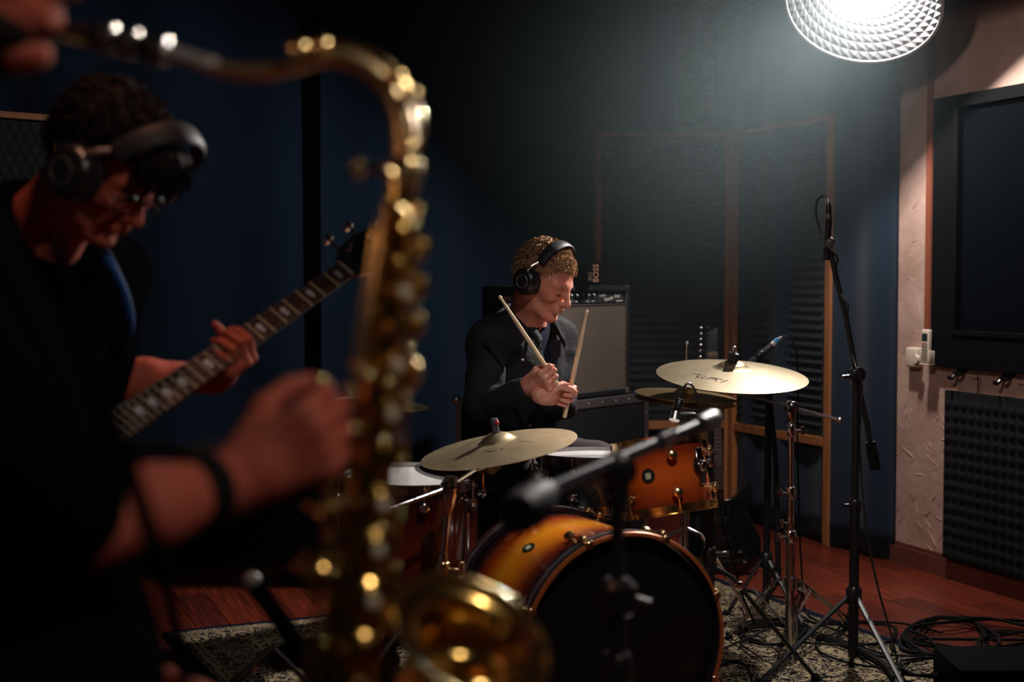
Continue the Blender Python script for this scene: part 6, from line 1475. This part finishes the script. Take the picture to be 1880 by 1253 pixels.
    t = thing('person', 'bassist with short dark hair, glasses and headphones, bent over the bass guitar', 'person', (pel[0], pel[1], 0), 'musicians')
    er = V3(W(-110, 760, 2.45)); wr2 = N0-ax*.78+nrm*.06+u*-.04
    kR, kL = np.array([pel[0]-.06, 2.58, .50]), np.array([pel[0]+.16, 2.78, .50]); aR, aL = np.array([pel[0]-.10, 2.62, .09]), np.array([pel[0]+.20, 2.90, .09])
    mb = MB(); S = SDF((-1.3, 2.1, -.02), (-.2, 3.1, 1.36), .014)
    S.ell(chest, (.105, .15, .20), [F, Ls, U]); S.ell(belly, (.10, .135, .17), [F, Ls, U], k=.06); S.ell(pel, (.11, .15, .12), [F, Ls, U], k=.05); S.cap(sr, sl, .05, .05, k=.05)
    for a, b, c in ((sr, er, wr2), (sl, el, wl)): S.cap(a, b, .047, .038, k=.03); S.cap(b, c, .037, .026, k=.01)
    for a, b, c in ((pel-Ls*.09, kR, aR), (pel+Ls*.09, kL, aL)): S.cap(a, b, .085, .055, k=.04); S.cap(b, c, .052, .036, k=.02)
    S.into(mb)
    S = SDF(ho-.17, ho+.17, .0034); head_sdf(S, ho, Rh); S.cap(g(-.028, 0, -.045), nb, .055, .062, k=.03); S.cap(g(.0, 0, -.085), nb+F*.03-U*.02, .042, .05, k=.03); S.into(mb)
    S = SDF(nb-.15, nb+.16, .0045); S.cap(g(-.028, 0, -.045), nb, .055, .062); S.cap(g(.0, 0, -.085), nb+F*.03-U*.02, .042, .05, k=.03); S.cap(nb, chest+U*.08, .06, .08, k=.04); S.into(mb)
    R = [X, ax, Z]; d = (el-wl); Lf = np.linalg.norm(d); d /= Lf
    S = SDF(np.minimum(wl-.12, el-.06), np.maximum(wl+.15, el+.06), .0036)
    hand_sdf(S, wl, R, [(.95, 1.05, .55), (1.05, 1.1, .6), (1.1, 1.1, .6), (1.15, 1.05, .55)], [(.016, .020, -.014), (.040, .034, -.036), (.052, .030, -.062), (.056, .024, -.086)], 1.02)
    S.cap(wl, wl+d*Lf*.6, .0265, .038, k=.02); S.cap(wl+d*Lf*.6, el, .038, .040, k=.02); S.into(mb)
    S = SDF(wr2-.14, wr2+.15, .005); Rr_ = [(-nrm*.2-u*-.2+ax*.1)+u*.9, ax, None]; X2 = V3(u)-nrm*.3; X2 /= np.linalg.norm(X2); X2 = X2-ax*(X2@ax); X2 /= np.linalg.norm(X2); Z2 = np.cross(X2, ax)
    hand_sdf(S, wr2, [X2, ax, Z2], [(.6, .6, .3)]*4, [(.016, .020, -.012), (.046, .046, -.02), (.07, .05, -.03), (.09, .05, -.035)], 1.0); S.into(mb)
    mb.build('body', SKIN2, t, smooth=180)
    for q in (-1, 1): mb = MB(); mb.tube([g(.092, .016*q, .018), g(.091, .030*q, .024), g(.080, .048*q, .019)], [.0030, .0038, .0016], 6); mb.build('eyebrow', HAIRD, t)
    hair_sdf(ho, Rh, HAIRD, t, seed=8, tufts=1500, thick=.012, length=.028, quiff=True, z0=.034)
    # tee, overshirt
    S = SDF((-1.35, 2.0, .55), (-.2, 3.15, 1.40), .010)
    S.ell(chest, (.13, .175, .225), [F, Ls, U]); S.ell(belly, (.135, .165, .20), [F, Ls, U], k=.06); S.ell(pel, (.145, .18, .14), [F, Ls, U], k=.05); S.cap(sr, sl, .072, .072, k=.05); S.cap(nb-U*.01, chest+U*.1, .074, .09, k=.05)
    for a, b in ((sr, er), (sl, el)): S.cap(a, a+(b-a)*.97, .072, .066, k=.03)
    dn = g(0, 0, -.06)-nb; dn /= np.linalg.norm(dn); S.cap(nb+dn*.034+F*.02, nb+dn*.2, .068, .10, k=.006, mode='sub'); S.cut(nb+dn*.030, dn)
    S.bend(folds(.012, 18, 5)); mb = MB(); S.into(mb); mb.build('tee_shirt', BLACKCLOTH, t, smooth=180)
    S = SDF((-1.35, 2.1, .03), (-.2, 3.2, .95), .012); S.ell(pel, (.15, .185, .15), [F, Ls, U])
    for a, b, c in ((pel-Ls*.09, kR, aR), (pel+Ls*.09, kL, aL)): S.cap(a, b, .105, .080, k=.04); S.cap(b, c, .078, .062, k=.025)
    S.bend(folds(.006, 20, 6)); mb = MB(); S.into(mb); mb.build('trousers', mat('dark_blue_jeans', (.010, .014, .026), .9, bump=.4, bscale=120), t, smooth=180)
    for a in (aR, aL):
        S = SDF(a-.28, a+.28, .008); S.cap(a-F*.02-U*.045, a+F*.18-U*.058, .042, .033); S.cap(a-U*.04, a+U*.03, .045, .048, k=.03); S.cut(a-U*.088, -U); mb = MB(); S.into(mb); mb.build('shoe', mat('dark_shoe', (.015, .015, .017), .5), t, smooth=180)
    headphones(ho+V3((.026, 0, -.024)), Rp, 'black over-ear headphones with a pale ring worn by the bassist', s=1.06)
    # glasses
    t = thing('glasses', 'thin dark wire-framed glasses on the bassist\'s nose', 'glasses', g(.11, 0, 0))
    WR = mat('wire_frame', (.05, .045, .04), .35, metal=.8)
    for q in (-1, 1):
        c = g(.106, .033*q, -.006); mb = MB(); mb.tube([c+V3(Rh[1])*.024*math.cos(a)+V3(Rh[2])*.020*math.sin(a)-V3(Rh[0])*.004*abs(math.cos(a)) for a in np.linspace(0, 2*math.pi, 25)[:-1]], .0011, 6, closed=True); rim = mb.build('rim', WR, t)
        mb = MB(); mb.prism([(.023*math.cos(a), .019*math.sin(a)) for a in np.linspace(0, 2*math.pi, 25)[:-1]], c, Rh[1], Rh[2], Rh[0], .0012); mb.build('lens', mat('spectacle_glass', (1, 1, 1), .02, trans=1.0), rim, smooth=0)
        mb = MB(); mb.tube([g(.102, .057*q, .002), g(.06, .074*q, .004), g(-.012, .080*q, .010), g(-.03, .078*q, -.008)], .0013, 6); mb.build('temple_arm', WR, t)
    mb = MB(); mb.tube([g(.106, -.010, .002), g(.112, 0, .006), g(.106, .010, .002)], .0012, 6); mb.build('bridge', WR, t)
    # strap
    t0 = [V3(W(178, 425, 2.50)), V3(W(188, 455, 2.46)), V3(W(205, 495, 2.44)), V3(W(226, 545, 2.46)), V3(W(235, 600, 2.50))]
    P = smoothpath([nb+U*.02-F*.05+Ls*.05, V3(W(150, 415, 2.52))]+t0+[N0-ax*.52-nrm*.02-u*.12], 6); A = np.zeros((len(P), 2, 3))
    for i, p in enumerate(P): A[i, 0] = p-np.array([.011, -.003, 0]); A[i, 1] = p+np.array([.011, -.003, .0])
    mb = MB(); mb.grid(A); ob = mb.build('guitar_strap', mat('blue_strap', srgb((16, 84, 158)), .7), None, 'bright blue strap over the bassist\'s chest holding the bass guitar', 'strap', smooth=180)
    md = ob.modifiers.new('t', 'SOLIDIFY'); md.thickness = .003
bass_and_player()

# ------------------------------------------------------------------ the saxophonist
def saxophonist():
    Y0 = 1.42
    Rh = head_axes(math.radians(8), math.radians(6)); ho = V3(W(-64, -92, 1.44)); g = loc2w(ho, Rh)
    F = np.array([.96, -.28, 0]); Ls = np.array([.28, .96, 0]); U = np.array([0, 0, 1.0])
    t = thing('person', 'saxophonist in a black shirt at the left edge, arm reaching to the saxophone keys', 'person', (W(-120, 800, 1.35).x, 1.35, 0), 'musicians')
    nb = V3(W(-180, 220, 1.42)); chest = V3(W(-245, 680, 1.36)); belly = V3(W(-110, 950, 1.36)); pel = V3(W(-30, 1250, 1.38)); sr = V3(W(-240, 560, 1.20)); sl = V3(W(-320, 530, 1.60))
    er = V3(W(140, 975, 1.25)); wr = V3(W(436, 882, 1.38))
    el = V3(W(20, 1180, 1.62)); wl = V3(W(470, 1345, 1.52))
    lk = [np.array([pel[0]-.02, 1.30, .48]), np.array([pel[0]+.04, 1.52, .48])]; an = [np.array([pel[0]-.06, 1.30, .09]), np.array([pel[0]+.02, 1.60, .09])]
    mb = MB(); S = SDF((-1.0, .85, -.02), (-.2, 1.95, 1.42), .016)
    S.ell(chest, (.11, .15, .22), [F, Ls, U]); S.ell(belly, (.11, .14, .18), [F, Ls, U], k=.06); S.ell(pel, (.12, .15, .13), [F, Ls, U], k=.05); S.cap(sr, sl, .05, .05, k=.05); S.cap(nb, chest, .06, .09, k=.05); S.cap(sr, er, .048, .04, k=.03)
    for i in (0, 1): S.cap(pel+Ls*(-.09+.18*i), lk[i], .09, .06, k=.04); S.cap(lk[i], an[i], .055, .04, k=.02)
    S.into(mb)
    S = SDF(ho-.18, ho+.18, .005); head_sdf(S, ho, Rh); S.cap(g(-.028, 0, -.045), nb, .056, .062, k=.03); S.into(mb)
    # playing arm
    def hand(S, w_, G_dir, up, left=False, curls=(.7, .9, .5)):
        X = V3(G_dir); X /= np.linalg.norm(X); Yh = V3(up); Yh = Yh-X*(Yh@X); Yh /= np.linalg.norm(Yh); Z = np.cross(Yh, X) if left else np.cross(X, Yh)
        hand_sdf(S, w_, [X, Yh, Z], [curls]*4, [(.016, .020, -.012), (.050, .044, -.030), (.078, .046, -.048), (.100, .040, -.058)], 1.06)
    d = er-wr; L_ = np.linalg.norm(d); d /= L_
    S = SDF(np.minimum(er, wr)-.07, np.maximum(er, wr)+.16, .005); S.cap(wr, wr+d*L_*.55, .027, .036, k=.02); S.cap(wr+d*L_*.55, er, .036, .038, k=.02)
    hand(S, wr, (.80, .10, .40), (-.35, -.2, .9), curls=(.85, 1.05, .6)); S.into(mb)
    d2 = el-wl; L2 = np.linalg.norm(d2); d2 /= L2
    S = SDF(np.minimum(el, wl)-.07, np.maximum(el, wl)+.16, .006); S.cap(wl, el, .028, .043, k=.02); S.into(mb)
    mb.build('body', SKIN2, t, smooth=180)
    # sleeves and shirt
    S = SDF((-1.05, .85, .45), (-.28, 2.0, 1.44), .011)
    S.ell(chest, (.145, .185, .26), [F, Ls, U]); S.ell(belly, (.155, .18, .22), [F, Ls, U], k=.08); S.ell(pel, (.165, .19, .17), [F, Ls, U], k=.06); S.cap(sr, sl, .075, .075, k=.05)
    S.cap(sr, sr+(er-sr)*.86, .078, .070, k=.04); S.cap(sl, sl+(el-sl)*.7, .074, .066, k=.04); S.cap(nb-U*.02, chest+U*.1, .07, .10, k=.05); S.cut(nb-U*.03, U)
    S.bend(folds(.012, 16, 3)); mb = MB(); S.into(mb); mb.build('shirt', BLACKCLOTH, t, smooth=180)
    S = SDF((-1.05, .95, .03), (-.2, 1.9, .82), .014); S.ell(pel, (.16, .19, .16), [F, Ls, U])
    for i in (0, 1): S.cap(pel+Ls*(-.09+.18*i), lk[i], .11, .082, k=.04); S.cap(lk[i], an[i], .08, .064, k=.02)
    mb = MB(); S.into(mb); mb.build('trousers', mat('black_trousers', (.008, .009, .012), .9), t, smooth=180)
    for a in an:
        S = SDF(a-.28, a+.28, .010); S.cap(a-F*.02-U*.045, a+F*.18-U*.058, .042, .033); S.cap(a-U*.04, a+U*.03, .045, .048, k=.03); S.cut(a-U*.088, -U); mb = MB(); S.into(mb); mb.build('shoe', mat('dark_shoe', (.015, .015, .017), .5), t, smooth=180)
    # beard and hair
    S = SDF(ho-.18, ho+.18, .006); S.ell(g(.034, 0, -.072), (.062, .060, .052), Rh); S.ell(g(.03, 0, -.02), (.05, .064, .05), Rh, k=.02); S.cut(g(.03, 0, -.045), V3(Rh[2])*.9+V3(Rh[0])*.50); S.ell(g(.105, 0, -.062), (.028, .026, .018), Rh, k=.004, mode='sub'); S.bend(lambda X_, Y_, Z_: .002*np.sin(240*X_)*np.sin(260*Z_+80*Y_))
    mb = MB(); S.into(mb); mb.build('beard', HAIRD, t, smooth=180)
    hair_sdf(ho, Rh, HAIRD, t, seed=12, tufts=700, thick=.014)
    # watch
    w_ = wr+d*.038; mb = MB(); mb.lathe([(.0325, -.013), (.0345, -.009), (.0345, .009), (.0325, .013), (.0325, -.013)], w_, d, 28)
    side = np.cross(d, V3((0, 1, 0))); side /= np.linalg.norm(side); side = side if side[2] > 0 else -side
    mb.build('watch_band', RUBBER, t); 
    mb = MB(); mb.lathe([(.0, 0), (.020, 0), (.020, .009), (.017, .011), (0, .011)], w_+side*.033, side, 24); mb.build('watch_case', mat('watch_black', (.02, .02, .02), .3), t)
    # dark cord hanging in front of him
    P = smoothpath([V3(W(95, 430, 1.10)), V3(W(140, 600, 1.09)), V3(W(190, 735, 1.08)), V3(W(246, 890, 1.08)), V3(W(290, 1030, 1.08)), V3(W(326, 1170, 1.08)), V3(W(345, 1290, 1.08))], 6)
    mb = MB(); mb.tube(P, .0075, 10); mb.build('neck_cord', BLACKCLOTH, None, 'thick black cord hanging in front of the saxophonist\'s forearm', 'cord')
saxophonist()
# ================================================================== the tenor saxophone
BRASS = mat('lacquered_brass', (0.80, 0.52, 0.16), 0.20, metal=1.0, noise=.15, nscale=12)
BRASSN = mat('pale_brass', (0.86, 0.66, 0.32), 0.16, metal=1.0)
NECKM = mat('neck_brass', (0.90, 0.70, 0.40), 0.36, metal=1.0)
BLACKHR = mat('hard_rubber', (.012, .012, .012), .2)
PEARLK = mat('key_pearl', srgb((226, 214, 190)), .15, coat=.6)
def saxophone():
    Ys = 1.46
    top = V3(W(742, 318, Ys)); bot = V3(W(626, 1330, Ys-.03)); ax = top-bot; Lb = np.linalg.norm(ax); ax /= Lb
    t = thing('saxophone', 'gold tenor saxophone out of focus in the foreground', 'saxophone', bot)
    # frame: f = towards the bell side (right and a little to the camera), s = towards the camera
    s = np.array([-.10, -1, 0.0]); s = s-ax*(s@ax); s /= np.linalg.norm(s); f = np.cross(s, ax); f = f if f[0] > 0 else -f
    rad = lambda k: .0135+(.0325-.0135)*k**.9
    P = lambda k, a=0.0, b=0.0: top-ax*Lb*k+f*a+s*b
    ks = np.linspace(0, 1, 30); mb = MB(); mb.tube([P(k) for k in ks], [rad(k) for k in ks], 32); mb.build('body_tube', BRASS, t)
    # bow and bell
    bowc = V3(bot)+f*.060; pts = [bot+f*.060-f*.060*math.cos(a)-ax*.075*math.sin(a) for a in np.linspace(0, math.pi, 14)]
    mb = MB(); mb.tube(pts, list(np.linspace(.0325, .042, 14)), 28, cap=False); mb.build('bow', BRASS, t)
    bc = V3(W(866, 1165, Ys-.02)); bn = V3((.40, -.42, .80)); bn /= np.linalg.norm(bn); b0 = pts[-1]
    path = smoothpath([b0, b0+ax*.08+f*.004, bc-bn*.085-f*.004, bc-bn*.040, bc-bn*.016, bc-bn*.004, bc], 4); n = len(path); rr = []
    for i in range(n): k = i/(n-1); rr.append(.042+.012*k+.031*max(0, (k-.55)/.45)**2.6)
    A = np.zeros((n, 48, 3))
    x0, y0, _ = frame(bn, f)
    for i, p in enumerate(path):
        k = i/(n-1); tgt = ax*(1-min(1, k*1.3))+bn*min(1, k*1.3); tgt /= np.linalg.norm(tgt); x = x0-tgt*(x0@tgt); x /= np.linalg.norm(x); y = np.cross(tgt, x)
        for j in range(48): a = 2*math.pi*j/48; A[i, j] = p+rr[i]*(math.cos(a)*x+math.sin(a)*y)
    mb = MB(); mb.grid(A, closed=True); bell = mb.build('bell', mat('bell_brass', (.85, .55, .17), .17, metal=1, bump=.12, bscale=60), t, smooth=180); md = bell.modifiers.new('t', 'SOLIDIFY'); md.thickness = .0014
    mb = MB(); R_ = rr[-1]; mb.tube([bc+R_*(math.cos(a)*x0+math.sin(a)*np.cross(bn, x0)) for a in np.linspace(0, 2*math.pi, 65)[:-1]], .0030, 10, closed=True); mb.build('bell_rim', BRASSN, bell)
    # body to bell brace and low key cups with guards on the bell
    kb = .80; mb = MB(); q = P(kb, rad(kb)); e = path[len(path)//2]; mb.tube([q, q+f*.02, e-f*.03], .004, 8); mb.tube([q+s*.012, q+f*.02+s*.014, e-f*.03+s*.01], .004, 8); mb.tube([q-f*.001, q+f*.012], .014, 16); mb.build('bell_brace', BRASSN, t)
    # neck
    nk = [(744, 318), (744, 268), (738, 215), (716, 165), (680, 128), (632, 106), (584, 106), (535, 122), (480, 132), (425, 130), (384, 122)]
    N = smoothpath([V3(W(x, y, Ys)) for x, y in nk], 5); rn = list(np.linspace(.0135, .0078, len(N)))
    mb = MB(); mb.tube(N, rn, 24); neck = mb.build('neck', NECKM, t)
    mb = MB(); mb.lathe([(.0155, -.016), (.018, -.014), (.018, .012), (.0150, .016)], P(0), ax, 24); mb.tube([P(0)-f*.016, P(0)-f*.045], .0035, 8); mb.lathe([(.010, -.002), (.012, .003), (.010, .008)], P(0)-f*.045, -f, 14); mb.build('neck_collar', BRASSN, t)
    C0, C1 = V3(W(390, 121, Ys)), V3(W(296, 92, Ys)); d = (C1-C0)/np.linalg.norm(C1-C0)
    mb = MB(); mb.tube([C0-d*.004, C1], [.0085, .0088], 20); mb.lathe([(.0088, 0), (.0098, .003), (.0088, .006)], C0, d, 20); mb.build('neck_cork', mat('satin_silver_cork', (.72, .70, .72), .35, metal=.8), t)
    M0 = V3(W(306, 95, Ys)); M1 = V3(W(108, 50, Ys))
    mb = MB(); mb.tube([M0, M0+(M1-M0)*.12, M0+(M1-M0)*.55, M0+(M1-M0)*.85, M1], [.0112, .0128, .0118, .0085, .0045], 20); mb.build('mouthpiece', BLACKHR, t)
    for k in (.06, .34, .55): mb = MB(); c = M0+(M1-M0)*k; dd = (M1-M0)/np.linalg.norm(M1-M0); r = .0126; mb.lathe([(r, -.008), (r+.0022, -.007), (r+.0022, .007), (r, .008)], c, dd, 24); mb.build('ligature', mat('silver_ligature', (.78, .74, .70), .25, metal=1), t)
    mb = MB(); dd = (M1-M0)/np.linalg.norm(M1-M0); dn = np.cross(dd, V3((0, 1, 0))); dn = dn if dn[2] < 0 else -dn; mb.box(M0+(M1-M0)*.62+dn*.0105, (.075, .013, .002), [dd, np.cross(dd, dn), dn]); mb.build('reed', mat('cane_reed', srgb((196, 160, 96)), .6), t, smooth=0)
    # octave mechanism over the neck
    O = smoothpath([V3(W(x, y, Ys-.004)) for x, y in ((545, 86), (586, 74), (640, 80), (700, 104), (742, 150), (768, 190), (776, 240), (762, 285), (745, 300))], 5)
    mb = MB(); mb.tube(O, .0034, 8, flat=.7); mb.build('octave_key', BRASSN, neck)
    for px, py, r in ((548, 84, .0095), (588, 78, .0100), (728, 138, .0090), (758, 172, .0085), (748, 268, .009)):
        mb = MB(); c = V3(W(px, py, Ys-.014)); mb.lathe([(.0, -.005), (r*.7, -.004), (r, 0), (r, .004), (r*.6, .007), (0, .008)], c, s+U_*.5, 18); mb.build('octave_pad', BRASSN, neck)
    # key stack: cups, rods, posts and pearls down the front
    def cup(k, a, b, r, n_=None, arm=True, mat_=BRASS):
        c = P(k, a, b); n0 = (f*a+s*b) if n_ is None else n_; n0 = n0/np.linalg.norm(n0); mb = MB()
        mb.lathe([(0, -.004), (r*.95, -.004), (r, -.001), (r, .003), (r*.82, .0055), (r*.5, .0045), (r*.3, .006), (0, .0065)], c, n0, 28)
        mb.lathe([(r*.55, .004), (r*.62, .0065), (r*.55, .0075)], c, n0, 24)
        if arm: mb.tube([c+n0*.005, c+n0*.009-f*.006, P(k+.02, -rad(k)*.9, rad(k)*.75)], .0022, 6)
        o = mb.build('key_cup', mat_, t); return c, n0
    kk = [(.10, .010), (.16, .011), (.215, .0115), (.28, .013), (.345, .0135), (.43, .0155), (.51, .0165), (.59, .0175), (.67, .0185), (.76, .0200), (.855, .0215), (.94, .0225)]
    for i, (k, r) in enumerate(kk):
        b = rad(k)+.008; sd = .012 if i % 2 else .004
        c, n0 = cup(k, b*math.sin(.55), b*math.cos(.55), r)
        if i in (2, 4, 5, 7, 8, 9):
            mb = MB(); q = c+n0*.010; mb.lathe([(.0085, -.003), (.0092, 0), (.0092, .003), (.0075, .0035)], q, n0, 18); h = mb.build('pearl_holder', BRASSN, t)
            mb = MB(); mb.lathe([(0, .003), (.0072, .003), (.006, .005), (0, .0058)], q, n0, 18); mb.build('key_pearl', PEARLK, h)
    for k, r in ((.13, .012), (.20, .013), (.27, .013), (.36, .016)): b = rad(k)+.010; cup(k, b, -.002, r, n_=f+s*.2)
    for k, r in ((.50, .021), (.63, .023), (.74, .024)): b = rad(k)+.010; cup(k, -b, .004, r, n_=-f+s*.3)
    # large low cups standing by the bell
    for i, (dz, r) in enumerate(((.055, .026), (.115, .027))):
        p = b0+ax*dz*1.0+f*.044+s*.012; mb = MB(); n0 = (f*.9+s*.5); n0 /= np.linalg.norm(n0); mb.lathe([(0, -.004), (r, -.004), (r, .003), (r*.8, .006), (0, .007)], p+n0*.006, n0, 28); mb.build('key_cup', BRASS, t)
        mb = MB(); mb.tube([p+n0*.006-ax*.030-s*.0, p+n0*.026-ax*.016, p+n0*.026+ax*.016, p+n0*.006+ax*.030], .0024, 8); mb.build('key_guard', BRASSN, t)
    # rods and posts
    for off_a, off_b, k0, k1 in ((-.55, .95, .05, .46), (-.50, 1.0, .47, .97), (-.95, .55, .10, .60), (1.0, .35, .06, .40), (1.05, .15, .42, .80), (-1.0, .15, .40, .95)):
        a0, b0_ = rad(k0)*off_a*1.35, rad(k0)*off_b*1.35; a1, b1_ = rad(k1)*off_a*1.35, rad(k1)*off_b*1.35
        mb = MB(); mb.cyl(P(k0, a0, b0_), P(k1, a1, b1_), .0024, n=10); mb.build('key_rod', BRASSN, t)
        for j in range(5):
            k = k0+(k1-k0)*j/4; r = rad(k); mb = MB(); e = P(k, r*off_a*1.35, r*off_b*1.35); mb.tube([P(k, r*off_a*.8, r*off_b*.8), e], [.0034, .0020], 8); mb.ball(e, .0042, n=10, m=6); mb.build('post', BRASSN, t)
    # palm and side keys as flat levers
    for (px, py), (qx, qy), w_ in (((700, 300), (742, 330), .0075), ((752, 392), (728, 372), .0075), ((770, 325), (742, 345), .007), ((592, 830), (600, 900), .011), ((615, 790), (648, 822), .010), ((556, 1015), (580, 1100), .010), ((580, 1140), (640, 1150), .010), ((560, 928), (635, 936), .010), ((716, 700), (700, 660), .009), ((768, 495), (728, 500), .009), ((540, 1040), (600, 1046), .009)):
        a = V3(W(px, py, Ys-.035)); b = V3(W(qx, qy, Ys-.030)); mb = MB(); mb.tube([a, (a+b)/2+s*.003, b], [w_*.8, w_, w_*.7], 12, flat=.45); mb.build('touch_key', BRASSN, t)
    for px, py in ((707, 770), (700, 812), (695, 848), (698, 972), (660, 1124), (588, 698), (712, 705), (676, 692)):
        c = V3(W(px, py, Ys-.045)); mb = MB(); mb.ball(c, .0065, n=14, m=8); mb.tube([c, c-s*.014], .0022, 6); mb.build('key_foot', BRASSN, t)
U_ = np.array([0, 0, 1.0])
saxophone()
